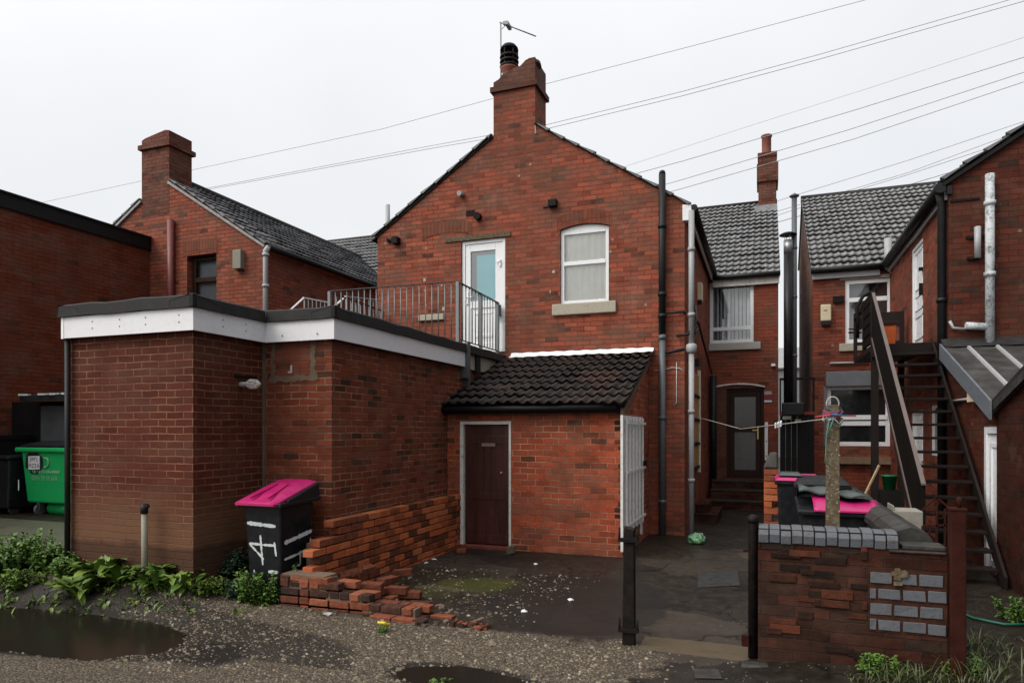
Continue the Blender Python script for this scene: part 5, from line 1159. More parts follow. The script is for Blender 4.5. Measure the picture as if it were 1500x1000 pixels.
rbw = thing('broken_brick_wall', (-3.6, 5.5, 0), 'broken stub of brick wall stepping down towards the yard entrance', 'wall')
m = MB(); rr = random.Random(9)
def courses(mb, y, specs, W=.105):
    for z, xa, xb in specs:
        x = xa
        while x < xb-.05:
            L = .215 if rr.random() < .72 else .105
            one_brick(mb, (x+L/2, y+rr.uniform(-.008, .008), z), 0, rnd=rr, L=L-.004, W=W, Hh=.067, jit=.005, tilt=(0, rr.uniform(-.03, .03)))
            x += L+.008
zz = (-.05, .03, .11, .19, .262)
courses(m, 5.50, [(zz[0], -4.42, -2.86), (zz[1], -4.42, -2.92), (zz[2], -4.42, -3.42), (zz[3], -4.42, -3.72), (zz[4]-.03, -4.42, -3.86)])
courses(m, 5.62, [(zz[0], -4.42, -2.6), (zz[1], -4.42, -3.0), (zz[2], -4.42, -3.55), (zz[3], -4.42, -3.80), (zz[4]-.03, -4.42, -3.95)])
courses(m, 5.39, [(zz[0]-.04, -3.2, -2.52), (zz[0]+.01, -3.35, -2.75)])
m.build('bricks', M['loosebrick'], rbw, .008)
m = MB(); m.box(-4.40, -3.9, 5.46, 5.66, -.1, .285); m.box(-4.41, -3.92, 5.455, 5.665, .285, .308); m.box(-4.40, -3.5, 5.46, 5.66, -.1, .17); m.box(-4.40, -2.95, 5.46, 5.66, -.1, .085); m.build('mortar_core', M['mortar'], rbw)
# loose bricks fallen beside it: each one a thing of its own
LB = [((515, 838), .27, .5, (.25, -.2), 'loose perforated brick tipped on top of the broken wall'),
      ((535, 835), .23, 1.2, (.1, .1), 'loose red brick lying behind the tipped perforated brick'),
      ((568, 848), .17, 1.35, (0, 0), 'loose brick lying end-on behind the stepped wall'),
      ((590, 836), .15, .3, (.12, 0), 'loose brick against the low orange wall'),
      ((545, 856), .19, .2, (0, .1), 'loose brick lying on the middle step of the broken wall'),
      ((582, 862), .10, .15, (0, 0), 'loose orange brick on its bed behind the lowest step'),
      ((602, 868), .06, .1, (0, 0), 'loose brick bat next to the lowest step'),
      ((690, 912), .03, 2.6, (.05, .05), 'crushed pinkish brick at the free end of the broken wall'),
      ((676, 806), .02, .2, (.05, 0), 'small orange brick piece by the brown door step'),
      ((748, 806), .04, .9, (.1, .0), 'pale stone lump at the right foot of the brown door')]
for k, ((px, py), zc, rot, tl, lab) in enumerate(LB):
    a, b, c = ray(px, py); t = (zc-EYE)/c; x, y = a*t, b*t
    m = MB(); rr = random.Random(50+k)
    if 'tipped' in lab:
        L, W_ = .215, .105
        m.rbox((x, y, zc-.03), L, W_, .065, rot, tl)
        o_ = m.build('loose_brick', M['loosebrick'])
        m2 = None
    elif 'crushed' in lab:
        for q in range(26): m.rbox((x+rr.uniform(-.16, .16), y+rr.uniform(-.07, .07), -.005), rr.uniform(.02, .07), rr.uniform(.02, .05), rr.uniform(.012, .05), rr.uniform(0, 3), (rr.uniform(-.3, .3), rr.uniform(-.3, .3)))
        o_ = m.build('crushed_brick', M['loosebrick'])
    elif 'stone lump' in lab:
        m.rbox((x, y, -.01), .12, .10, .12, rot, (.2, -.2)); o_ = m.build('stone_lump', M['concrete'], None, .02)
    elif 'small' in lab:
        m.rbox((x, y, -.01), .13, .09, .06, rot, tl); o_ = m.build('brick_piece', M['lowbrick'], None, .01)
    else:
        one_brick(m, (x, y, zc-.045), rot, rnd=rr, tilt=tl); o_ = m.build('loose_brick', M['loosebrick'])
    tag(o_, lab, 'stone' if 'stone lump' in lab else 'brick')
# short run of bricks that carries the loose ones
m = MB(); rr = random.Random(19)
for (x, y, z, r_) in ((-3.62, 5.95, -.02, 1.5), (-3.62, 5.95, .055, 1.55), (-3.5, 6.0, -.02, 1.5), (-3.75, 5.9, .0, 1.4), (-3.75, 5.9, .08, 1.4), (-3.3, 5.85, -.03, .2), (-3.15, 5.92, -.03, .1)): one_brick(m, (x, y, z), r_, rnd=rr)
m.build('fallen_bricks', M['loosebrick'], rbw, .008)
m = MB(); rr = random.Random(29)
for k in range(110):
    x = rr.uniform(-4.4, -2.3); y = rr.uniform(5.30, 6.0); h = max(0, .30-.21*(x+4.4)) if 5.45 < y < 5.68 else 0
    m.rbox((x, y, gz(x, y)+h-.012), rr.uniform(.015, .06), rr.uniform(.015, .05), rr.uniform(.012, .035), rr.uniform(0, 3), (rr.uniform(-.4, .4), rr.uniform(-.4, .4)))
m.build('mortar_crumbs', M['mortar'], rbw, .004)

# ------------------------------------------------------------------ wheelie bin with the pink lid
wb = thing('wheelie_bin', (-4.69, 5.75, .08), 'black wheelie bin with a raised magenta lid and white painted house numbers beside the extension', 'bin')
xb0, xb1, yb0, yb1, zb0 = -4.89, -4.44, 5.48, 6.02, .12
m = MB(); m.hexa([(xb0+.035, yb0+.045, zb0), (xb1-.035, yb0+.045, zb0), (xb1-.035, yb1-.06, zb0), (xb0+.035, yb1-.06, zb0), (xb0, yb0, .96), (xb1, yb0, .96), (xb1, yb1-.02, .98), (xb0, yb1-.02, .98)])
body = m.build('body', M['binblack'], wb, .02)
m = MB(); m.hexa([(xb0-.05, yb0-.05, .945), (xb1+.04, yb0-.05, .945), (xb1+.04, yb1+.06, .965), (xb0-.05, yb1+.06, .965), (xb0-.05, yb0-.05, .985), (xb1+.04, yb0-.05, .985), (xb1+.04, yb1+.06, 1.005), (xb0-.05, yb1+.06, 1.005)])
m.hexa([(xb1-.03, yb0+.08, .99), (xb1+.03, yb0+.08, .99), (xb1+.03, yb1+.05, 1.0), (xb1-.03, yb1+.05, 1.0), (xb1-.03, yb0+.08, 1.005), (xb1+.03, yb0+.08, 1.005), (xb1+.02, yb1+.05, 1.15), (xb1-.03, yb1+.05, 1.15)])
m.hexa([(xb0, yb1-.03, .99), (xb1, yb1-.03, .99), (xb1, yb1+.05, 1.0), (xb0, yb1+.05, 1.0), (xb0, yb1-.03, 1.13), (xb1, yb1-.03, 1.13), (xb1, yb1+.05, 1.13), (xb0, yb1+.05, 1.13)])
m.build('rim', M['binblack'], wb, .012)
def lidz(y): return 1.005+(y-yb0)/(yb1-yb0)*.15
m = MB()
ys = [yb0-.07, yb0+.12, yb0+.34, yb1+.04]; xs = [xb0-.055, xb0+.06, xb1-.10, xb1-.005]
hgt = [[0, 0, 0, 0], [.0, .035, .035, 0], [.0, .05, .05, 0], [0, .015, .015, 0]]
V = [[m.vert((x, y, lidz(y)+hgt[j][i])) for i, x in enumerate(xs)] for j, y in enumerate(ys)]
for j in range(3):
    for i in range(3): m.face((V[j][i], V[j][i+1], V[j+1][i+1], V[j+1][i]))
U = [[m.vert((x, y, lidz(y)-.03)) for i, x in enumerate(xs)] for j, y in enumerate(ys)]
for i in range(3): m.face((U[0][i], U[0][i+1], V[0][i+1], V[0][i])); m.face((U[3][i+1], U[3][i], V[3][i], V[3][i+1]))
for j in range(3): m.face((U[j+1][0], U[j][0], V[j][0], V[j+1][0])); m.face((U[j][3], U[j+1][3], V[j+1][3], V[j][3]))
lid = m.build('lid', M['binpink'], wb, .012)
m = MB()
m.bar((xb0+.12, yb0-.04, lidz(yb0)+.03), (xb0+.16, yb0+.30, lidz(yb0+.3)+.052), .018, .018); m.bar((xb1-.12, yb0-.04, lidz(yb0)+.03), (xb1-.16, yb0+.30, lidz(yb0+.3)+.052), .018, .018); m.bar((xb0+.16, yb0+.31, lidz(yb0+.31)+.054), (xb1-.16, yb0+.31, lidz(yb0+.31)+.054), .018, .018)
m.bar((xb0-.02, yb0-.075, lidz(yb0-.07)-.012), (xb1-.01, yb0-.075, lidz(yb0-.07)-.012), .04, .02); m.build('lid_ribs', M['binpink'], lid)
for x in (xb0+.04, xb1-.04):
    m = MB(); m.tube([(x-.03, yb1-.06, zb0+.04), (x+.03, yb1-.06, zb0+.04)], .10, 14); m.build('wheel', M['binblack'], wb)
# numbers brushed on sideways, on the front and on the right side
def strokes(mb, face, S, w_):
    """flat brush strokes a hair proud of the plastic, with ragged edges and blunt ends"""
    q = random.Random(int(w_*9999)); k0 = len(mb.f)
    for st_ in S:
        for (u0, v0), (u1, v1) in zip(st_, st_[1:]):
            du, dv = (u1-u0)*.46, v1-v0; L = math.hypot(du, dv); nu, nv = -dv/L, du/L; n = max(3, int(L/.025)); A, Bq = [], []
            for i in range(n+1):
                f = i/n; u, v = u0+(u1-u0)*f, v0+(v1-v0)*f; wa = w_*q.uniform(.75, 1.15)*(.55 if i in (0, n) else 1)
                A.append(mb.vert(face(u+nu*wa/.46, v+nv*wa, len(mb.f)-k0))); Bq.append(mb.vert(face(u-nu*wa/.46, v-nv*wa, len(mb.f)-k0)))
            for i in range(n): mb.face((A[i], A[i+1], Bq[i+1], Bq[i]))
def ff(u, v, k=0):
    f = (v-zb0)/(.96-zb0); return Vector((xb0+.035*(1-f)+u*(xb1-xb0-.07*(1-f)), yb0+.045*(1-f)-.0025-.00004*k, v))
def fs(u, v, k=0):
    f = (v-zb0)/(.96-zb0); return Vector((xb1-.035*(1-f)+.0025+.00004*k, yb0+.045*(1-f)+u*(yb1-yb0-.08*(1-f)), v))
m = MB()
strokes(m, ff, [[(.06, .775), (.5, .765), (.86, .755)]], .021)
strokes(m, ff, [[(.42, .66), (.44, .50), (.46, .36)], [(.08, .57), (.5, .565), (.86, .565)], [(.08, .57), (.3, .49), (.5, .42)], [(.82, .60), (.87, .46)]], .013)
strokes(m, ff, [[(.62, .30), (.92, .30)], [(.16, .29), (.2, .29)]], .018)
m.build('front_number', M['paint'], body)
m = MB()
strokes(m, fs, [[(.10, .585), (.5, .615), (.95, .65)]], .024)
strokes(m, fs, [[(.10, .42), (.5, .44), (.85, .47)], [(.60, .47), (.62, .32)], [(.52, .33), (.62, .32)], [(.92, .58), (.93, .38)]], .013)
strokes(m, fs, [[(.62, .24), (.95, .26)]], .02)
m.build('side_number', M['paint'], body)

# ------------------------------------------------------------------ bins in the passage
def lid_bin(label, x0, x1, y0, y1, ztop, lid, lidh, group=None):
    t = thing('wheelie_bin', ((x0+x1)/2, (y0+y1)/2, 0), label, 'bin', group)
    m = MB(); m.hexa([(x0+.05, y0+.05, .05), (x1-.05, y0+.05, .05), (x1-.05, y1-.06, .05), (x0+.05, y1-.06, .05), (x0, y0, ztop), (x1, y0, ztop), (x1, y1, ztop), (x0, y1, ztop)]); b = m.build('body', M['binblack'], t, .02)
    m = MB(); m.box(x0-.03, x1+.03, y0-.03, y1+.03, ztop-.03, ztop+.015); m.build('rim', M['binblack'], t, .01)
    if lid is not None:
        m = MB(); m.hexa([(x0-.03, y0-.05, ztop+.016), (x1+.03, y0-.05, ztop+.016), (x1+.03, y1+.03, ztop+.02), (x0-.03, y1+.03, ztop+.02), (x0+.02, y0+.0, ztop+.02+lidh*.6), (x1-.02, y0, ztop+.02+lidh*.6), (x1-.02, y1, ztop+.02+lidh), (x0+.02, y1, ztop+.02+lidh)]); m.build('lid', lid, t, .015)
    return t, b
t, b = lid_bin('slim black wheelie bin with a magenta lid behind the toothed brick pier', .14, .60, 8.55, 9.1, 1.10, M['binpink'], .05)
m = MB(); m.hexa([(.15, 8.56, 1.172), (.42, 8.56, 1.172), (.42, 9.0, 1.172), (.15, 9.0, 1.172), (.18, 8.62, 1.20), (.38, 8.62, 1.20), (.38, 8.95, 1.20), (.18, 8.95, 1.20)]); m.build('lid_top', M['bingrey'], t, .01)
p = PY(1152.5, 733, 8.54); m = MB(); m.box(p.x-.02, p.x+.022, 8.565, 8.578, p.z-.075, p.z+.075); m.build('label', M['sticker'], b)
t, b = lid_bin('black wheelie bin with a slotted top standing between two magenta-lidded bins', .34, .86, 8.25, 8.85, 1.08, M['binblack'], .07)
m = MB()
for k in range(4): m.box(.42+k*.09, .47+k*.09, 8.235, 8.249, 1.085, 1.15)
m.build('grip_slots', M['bingrey'], t)
p = PY(1196, 711, 8.25); m = MB(); m.box(p.x-.05, p.x+.05, 8.235, 8.25, p.z-.012, p.z+.012); m.build('label', M['bingrey'], b)
# the widest one, its lid buckled, leaning behind the lane wall
t = thing('wheelie_bin', (.62, 7.3, 0), 'wide black bin with a buckled magenta and green lid behind the grey-capped wall', 'bin')
x0, x1, y0, y1, zt = .33, .94, 6.95, 7.6, .93
m = MB(); m.hexa([(x0+.08, y0+.05, .05), (x1-.05, y0+.05, .05), (x1-.05, y1-.06, .05), (x0+.08, y1-.06, .05), (x0, y0, zt), (x1, y0, zt-.01), (x1, y1, zt+.06), (x0, y1, zt+.06)]); m.build('body', M['binblack'], t, .02)
m = MB(); m.hexa([(x0-.04, y0-.04, zt-.02), (x1+.04, y0-.04, zt-.03), (x1+.04, y1+.04, zt+.04), (x0-.04, y1+.04, zt+.04), (x0-.04, y0-.04, zt+.025), (x1+.04, y0-.04, zt+.015), (x1+.04, y1+.04, zt+.09), (x0-.04, y1+.04, zt+.09)]); m.build('rim', M['binblack'], t, .012)
def wavy(mb, xa, xb, ya, yb, zf, nx=14, ny=8, th=.015):
    V = [[mb.vert((xa+(xb-xa)*i/nx, ya+(yb-ya)*j/ny, zf(i/nx, j/ny))) for i in range(nx+1)] for j in range(ny+1)]
    U = [[mb.vert((xa+(xb-xa)*i/nx, ya+(yb-ya)*j/ny, zf(i/nx, j/ny)-th)) for i in range(nx+1)] for j in range(ny+1)]
    for j in range(ny):
        for i in range(nx): mb.face((V[j][i], V[j][i+1], V[j+1][i+1], V[j+1][i]), None, True)
    for i in range(nx): mb.face((U[0][i], U[0][i+1], V[0][i+1], V[0][i])); mb.face((U[ny][i+1], U[ny][i], V[ny][i], V[ny][i+1]))
    for j in range(ny): mb.face((U[j+1][0], U[j][0], V[j][0], V[j+1][0])); mb.face((U[j][nx], U[j+1][nx], V[j+1][nx], V[j][nx]))
m = MB(); wavy(m, x0+.10, x1+.05, y0-.06, y0+.32, lambda u, v: zt+.035+.11*v**.7*(1-.5*u)+.02*math.sin(8*u)*v); m.build('lid', M['binpink'], t)
m = MB(); wavy(m, x0-.02, x1+.0, y0+.18, y1+.05, lambda u, v: zt+.10+.13*math.sin(math.pi*min(1, .25+.75*v))*(.75+.25*math.cos(3*u))+.015*math.sin(16*u+5*v)); m.build('folded_lid', M['bingrey'], t)

# ------------------------------------------------------------------ posts at the yard entrance
gpst = thing('gate_post', (-1.015, 5.41, 0), 'black square iron gate post with hinge pins, standing alone at the yard entrance', 'post')
m = MB(); m.hexa([(-1.06, 5.37, -.1), (-.96, 5.37, -.1), (-.96, 5.45, -.1), (-1.06, 5.45, -.1), (-1.045, 5.375, .935), (-.965, 5.375, .915), (-.965, 5.445, .925), (-1.045, 5.445, .94)]); m.build('post', M['iron'], gpst, .006)
for z in (.835, .125):
    m = MB(); m.bar((-1.085, 5.36, z), (-.925, 5.36, z+.003), .035, .03); m.tube([(-1.075, 5.355, z), (-1.075, 5.355, z+.10)], .009, 8); m.tube([(-.935, 5.355, z), (-.935, 5.355, z+.09)], .009, 8); m.build('hinge_bracket', M['iron'], gpst)
bl = thing('round_post', (-.08, 5.40, 0), 'slim round black post with a domed cap at the left end of the lane wall', 'post')
m = MB(); m.lathe((-.08, 5.40, -.05), [(.036, 0), (.034, 1.06), (.034, 1.065)], 14); m.build('post', M['iron'], bl)
m = MB(); m.lathe((-.08, 5.40, 1.015), [(.043, 0), (.045, .02), (.038, .045), (.015, .058), (.002, .06)], 14); m.build('cap', M['iron'], bl)
m = MB(); m.bar((-.15, 5.40, .80), (-.10, 5.40, .80), .02, .02); m.build('lug', M['rust'], bl); m = MB(); m.rbox((-.135, 5.36, .10), .05, .04, .08, .1); m.build('lug', M['rust'], bl)
rp = thing('rusty_post', (1.20, 5.30, 0), 'rust-brown square post at the right end of the lane wall', 'post')
m = MB(); m.box(1.155, 1.245, 5.24, 5.33, -.1, 1.17); m.build('post', M['rust'], rp, .008)
m = MB(); m.box(1.150, 1.25, 5.235, 5.335, 1.17, 1.185); m.lathe((1.215, 5.29, 1.185), [(.012, 0), (.012, .03), (.022, .05), (.012, .07), (.001, .075)], 8); m.build('cap', M['rust'], rp)
pp = thing('pipe_post', (-5.93, 5.1, 0), 'upright grey-brown plastic pipe stub with a black cap against the brown block', 'pipe')
p = PY(212, 742, 5.10); m = MB(); m.tube([(p.x, 5.10, .05), (p.x-.005, 5.10, p.z-.06)], .030, 12); m.build('pipe', M['pvc'], pp)
m = MB(); m.tube([(p.x-.005, 5.10, p.z-.065), (p.x-.005, 5.10, p.z+.03)], .036, 12); m.tube([(p.x+.03, 5.10, p.z+.0), (p.x+.05, 5.10, p.z+.01)], .018, 8); m.build('cap', M['black'], pp)

# ------------------------------------------------------------------ lane wall on the right
rw = thing('lane_wall', (.55, 5.4, 0), 'low weathered brick lane wall with a grey painted brick coping and a grey painted patch', 'wall')
WX0, WX1, WY = -.045, 1.15, 5.30
m = MB(); m.box(WX0, WX1, WY, WY+.23, -.15, .885); m.build('wall', B['yard'], rw)
nb = 12; x0 = -.04; x1 = .865
for k in range(nb):
    a = x0+(x1-x0)*k/nb; b = x0+(x1-x0)*(k+1)/nb-.008; m = MB(); j = .004*math.sin(k*2.3)
    P = [(-.012, .0), (-.02, .06), (0.0, .095), (.05, .113), (.12, .117), (.19, .113), (.24, .095), (.25, .0)]
    va = [m.vert((a, WY+q[0], .885+q[1]+j)) for q in P]; vb = [m.vert((b, WY+q[0], .885+q[1]+j)) for q in P]
    m.face(va[::-1]); m.face(vb)
    for i in range(8): m.face((va[i], vb[i], vb[(i+1) % 8], va[(i+1) % 8]))
    m.build('coping_brick', M['greypaint'], rw, .004)
m = MB(); m.box(x0-.002, x1, WY+.0, WY+.235, .886, .985); m.build('coping_joints', M['blackwood'], rw)
m = MB(); m.box(.885, 1.145, WY+.01, WY+.21, .886, .915); m.box(.80, 1.14, WY-.018, WY-.001, .865, .882); m.build('capping_remnant', M['coping'], rw, .006)
# painted patch of four courses
m = MB(); m.box(.672, 1.148, WY-.004, WY, .312, .742); m.build('dark_pointing', M['spall'], rw)
for r in range(4):
    z = .325+r*.108; xx = .682-(.0 if r % 2 else .10)
    while xx < 1.14:
        a = max(.682, xx); b = min(1.143, xx+.142)
        if b-a > .03: q_ = random.Random(int(a*1000)+r); m = MB(); one_brick(m, ((a+b)/2, WY-.0085, z+q_.uniform(-.003, .003)), 0, L=b-a-q_.uniform(0, .012), W=.009, Hh=.076-q_.uniform(0, .008), rnd=q_, jit=.0035); m.build('painted_brick', M['greypaint'], rw, .005)
        xx += .150
m = MB(); p = PY(1318, 848, WY); 
for k in range(9): q = random.Random(k); m.rbox((p.x+q.uniform(-.035, .035), WY-.016-k*.0011, p.z+q.uniform(-.05, .04)), q.uniform(.03, .06), .012, q.uniform(.02, .05), 0)
m.build('plaster_blob', M['concrete'], rw)
m = MB(); m.box(-.16, .60, WY-.13, WY+.0, -.06, .018); m.build('footing', M['coping'], rw, .02)
m = MB(); rr = random.Random(12)
for k in range(26):
    x = rr.uniform(WX0+.03, .64); z = rr.uniform(.1, .84); L = rr.choice((.10, .18, .2)); m.box(x, min(x+L, .668), WY-rr.uniform(.006, .016), WY, z, z+rr.uniform(.03, .062))
m.build('spalled_bricks', M['spall'], rw, .004)

yw = thing('yard_wall', (.98, 7.5, 0), 'yard wall with a dark rounded mossy coping running back from the lane wall', 'wall')
m = MB(); m.box(.88, 1.08, WY+.24, 9.5, -.1, .88); m.build('wall', B['yard'], yw)
m = MB(); P = [(.85, .0), (.85, .05), (.89, .10), (.98, .13), (1.07, .10), (1.11, .05), (1.11, 0)]; n = 14
for k in range(n):
    ya = WY+.24+(9.5-WY-.24)*k/n; yb = WY+.24+(9.5-WY-.24)*(k+1)/n-.006
    va = [m.vert((q[0], ya, .88+q[1]+.004*math.sin(k*3))) for q in P]; vb = [m.vert((q[0], yb, .88+q[1]+.004*math.sin(k*3))) for q in P]
    m.face(va); m.face(vb[::-1])
    for i in range(7): m.face((va[i], va[(i+1) % 7], vb[(i+1) % 7], vb[i]))
m.build('coping', M['coping'], yw)
pr_ = thing('brick_pier', (.08, 9.2, 0), 'orange brick pier with toothed bricks left on one side of the passage', 'pier')
p0, p1 = PY(1119, 700, 9.2), PY(1140, 700, 9.2)
m = MB(); rr = random.Random(3)
for k in range(15):
    z = -.02+k*.083; e = .0 if k % 2 else .065
    m.box(p0.x, p1.x-(.075 if k % 2 and k < 10 else 0), 9.2, 9.42, z, z+.072)
m.build('bricks', M['lowbrick'], pr_, .004)
m = MB(); m.box(p0.x+.008, p1.x-.08, 9.21, 9.41, -.1, 1.21); m.build('mortar_core', M['mortar'], pr_)
m = MB(); m.hexa([(p0.x-.01, 9.18, 1.222), (p1.x, 9.18, 1.222), (p1.x, 9.44, 1.222), (p0.x-.01, 9.44, 1.222), (p0.x+.07, 9.25, 1.42), (p1.x-.01, 9.25, 1.42), (p1.x-.01, 9.4, 1.42), (p0.x+.07, 9.4, 1.42)]); m.build('mortar_cap', M['coping'], pr_, .02)

# ------------------------------------------------------------------ washing-line post, line and cord
wp_ = thing('washing_line_post', (.505, 5.95, 0), 'leaning brown concrete washing-line post behind the lane wall', 'post')
px_ = .507
m = MB(); m.hexa([(px_-.052, 5.92, -.1), (px_+.052, 5.92, -.1), (px_+.052, 6.02, -.1), (px_-.052, 6.02, -.1), (px_-.046, 5.925, 1.90), (px_+.046, 5.925, 1.90), (px_+.046, 6.01, 1.90), (px_-.046, 6.01, 1.90)]); m.build('post', M['concrete'], wp_, .006)
m = MB(); m.tube([Vector((px_+.045*math.cos(t), 5.96, 1.91+.055*math.sin(t))) for t in [R(q) for q in range(-30, 230, 20)]], .006, 6); m.build('wire_loop', M['wire'], wp_)
m = MB(); q = random.Random(6)
for k in range(60): m.rbox((px_+q.uniform(-.045, .045), 5.925, q.uniform(.85, 1.7)), q.uniform(.006, .013), .006, q.uniform(.005, .012), 0)
m.build('lichen_spots', M['paleconc'], wp_)
cd = thing('tangled_cord', (px_, 5.95, 1.8), 'tangle of blue, red and white cord wound round the top of the concrete post', 'cord')
q = random.Random(2)
cols = [plain('blue_cord', (.03, .11, .25), .6), plain('red_cord', (.40, .035, .06), .6), plain('white_cord', (.55, .52, .48), .6), plain('green_cord', (.07, .16, .12), .6)]
m = MB()
for k in range(11):
    m.m = k % 4; z = 1.80+q.uniform(-.055, .055); pts = []
    for i in range(13):
        t = 2*math.pi*i/12+k; pts.append((px_+(.06+q.uniform(-.008, .014))*math.cos(t), 5.967+(.058+q.uniform(-.004, .01))*math.sin(t), z+.028*math.sin(t*2+k)+q.uniform(-.012, .012)))
    m.tube(pts, .0036, 5)
m.m = 1; m.tube([(px_-.13, 5.92, 1.805), (px_-.03, 5.90, 1.82), (px_+.06, 5.90, 1.815), (px_+.16, 5.91, 1.812)], .006, 6)
m.m = 0; m.tube([(px_-.02, 5.895, 1.825), (px_+.09, 5.9, 1.815)], .007, 6)
m.m = 3; m.tube([(px_-.03, 5.9, 1.78), (px_-.05, 5.905, 1.65), (px_-.055, 5.905, 1.50), (px_-.06, 5.9, 1.44)], .005, 6); m.tube([(px_-.0, 5.895, 1.79), (px_-.04, 5.9, 1.66)], .005, 6)
m.build('cords', cols, cd)
wl = thing('washing_line', (-.3, 9, 1.7), 'thin pale washing line sagging across the passage from the concrete post', 'line')
A = Vector((px_-.05, 5.94, 1.79)); Bp = PY(1136, 622, 7.6); Cp = PY(1085, 628, 9.6); Dp = PX(1012, 608, -1.20)
m = MB(); pts = []
for a, b, n in ((A, Bp, 6), (Bp, Cp, 5), (Cp, Dp, 6)):
    for i in range(n): pts.append(a.lerp(b, i/n))
pts.append(Dp); m.tube(pts, .0048, 5); m.build('line', M['wire'], wl)
m = MB(); d = (Bp-A).normalized()
for k in range(3): m.rbox((Bp.x+.0+k*.025, Bp.y-.02*k, Bp.z-.03+.008*k), .016, .016, .05, .3*k, (.8, .3))
m.build('pegs', M['sticker'], wl)

# ------------------------------------------------------------------ steps, hand rails and small things by the back door
stp = thing('back_steps', (-.5, 16.0, 0), 'dark brick steps up to the brown back door at the end of the passage', 'steps')
m = MB(); x0, x1 = -1.12, .06
m.box(x0, x1, 15.35, YR-.005, -.1, .20); m.box(x0, x1, 15.70, YR-.005, .20, .40); m.box(x0, x1, 16.03, YR-.005, .40, .585); m.build('steps', B['yard'], stp)
m = MB()
for y, z in ((15.33, .20), (15.68, .40), (16.01, .585)): m.box(x0-.01, x1+.01, y, y+.12, z-.03, z+.006)
m.build('nosing', M['coping'], stp)
ss = thing('side_step', (-1.0, 13.4, 0), 'pair of small brick steps against the passage wall', 'steps')
m = MB(); m.box(-1.205, -.80, 12.9, 14.3, -.1, .17); m.box(-1.205, -.98, 13.1, 14.2, .17, .33); m.build('steps', B['yard'], ss)
for k, (pxx, ya, yb, lab) in enumerate(((1046, 600, 706, 'long white grab rail to the left of the brown back door'), (1122.5, 618, 674, 'short white grab rail to the right of the brown back door'))):
    hr = thing('grab_rail', PY(pxx, 650, YR-.1), lab, 'rail')
    a, b = PY(pxx, ya, YR-.1), PY(pxx, yb, YR-.1); m = MB(); m.box(a.x-.035, a.x+.035, a.y-.02, a.y+.02, b.z, a.z); m.build('rail', M['upvc'], hr, .015)
    m = MB(); 
    for z in (a.z-.1, (a.z+b.z)/2, b.z+.1): m.tube([(a.x, a.y+.02, z), (a.x, YR+.005, z)], .02, 8); m.box(a.x-.012, a.x+.012, a.y-.024, a.y-.0201, z-.012, z+.012)
    m.build('fixings', M['iron'], hr)
gbag = thing('plastic_bag', (-1.0, 12.3, 0), 'crumpled green and white plastic bag at the foot of the grey downpipe', 'bag')
m = MB(); p = PX(1021, 762, -.95); q = random.Random(1)
bm_ = bmesh.new(); bmesh.ops.create_icosphere(bm_, subdivisions=3, radius=.13)
for v in bm_.verts: v.co *= 1+.30*noise.noise(v.co*14); v.co.z = max(-.06, v.co.z*.75)
idm = [m.vert((p.x+v.co.x, p.y+v.co.y, .07+v.co.z)) for v in bm_.verts]
for f in bm_.faces: m.face([idm[v.index] for v in f.verts])
bm_.free(); m.build('bag', plain('green_white_bag', (.20, .42, .22), .35, var=.8, scale=16), gbag)

# things under and beside the stair
bk = thing('green_bucket', (1.75, 11.5, 0), 'green plastic bucket hanging in the dark under the stair', 'bucket')
p = PY(1303, 706, 11.9); m = MB(); m.lathe((p.x, 11.9, p.z-.11), [(.08, 0), (.11, .20), (.118, .20), (.118, .22), (.10, .22)], 16); m.build('body', M['greenplastic'], bk)
m = MB(); m.box(p.x-.14, p.x+.14, 11.78, 12.02, -.02, p.z-.112); m.build('stand', M['blackwood'], bk)
sk = thing('broom_handle', (1.55, 11.2, 0), 'pale wooden handle leaning under the stair', 'stick')
a, b = PY(1288, 681, 11.4), PY(1268, 722, 11.3); m = MB(); m.bar(a, b+(b-a)*1.6, .025, .025); m.build('stick', M['wood'], sk)
tk = thing('broken_tank', (1.2, 7.8, 0), 'pale broken cistern with a rusty stained front behind the yard wall', 'tank')
p = PY(1325, 772, 7.9); q = PY(1308, 738, 7.9); x0, x1 = q.x, q.x+.27
m = MB(); m.box(x0, x1, 7.9, 8.25, -.05, .88); m.hexa([(x0, 7.9, .70), (x0+.015, 7.9, .5), (x0+.015, 8.25, .5), (x0, 8.25, .7), (x0, 7.9, .93), (x0+.015, 7.9, .93), (x0+.015, 8.25, .93), (x0, 8.25, .93)]); m.build('body', M['paleconc'], tk, .02)
m = MB(); m.hexa([(x0+.02, 7.89, .45), (x1-.01, 7.89, .40), (x1-.01, 7.899, .40), (x0+.02, 7.899, .45), (x0+.02, 7.89, .82), (x1-.01, 7.89, .62), (x1-.01, 7.899, .62), (x0+.02, 7.899, .82)]); m.build('rust_stain', plain('ochre_stain', (.30, .19, .07), .7, var=.3), tk)
ig = thing('scroll_gate', (1.15, 6.2, 0), 'small rusty scrolled iron gate leaf behind the rust-brown post', 'gate')
m = MB(); gy = 6.3
def gp2(px, py): return PY(px, py, gy)
for a, b in (((1372, 728), (1372, 800)), ((1362, 770), (1362, 800)), ((1384, 745), (1384, 800)), ((1372, 728), (1398, 750)), ((1372, 728), (1350, 748)), ((1352, 770), (1400, 768))): m.bar(gp2(*a), gp2(*b), .014, .014)
m.build('bars', M['rust'], ig)
m = MB()
for cx_, cy_, r_ in ((1366, 748, .035), (1378, 755, .035), (1372, 738, .022), (1360, 790, .04)):
    c = gp2(cx_, cy_); m.tube([c+Vector((r_*math.cos(t)*(1-t/14), 0, r_*math.sin(t)*(1-t/14))) for t in [i*.5 for i in range(17)]], .005, 6)
m.build('scrolls', M['rust'], ig)
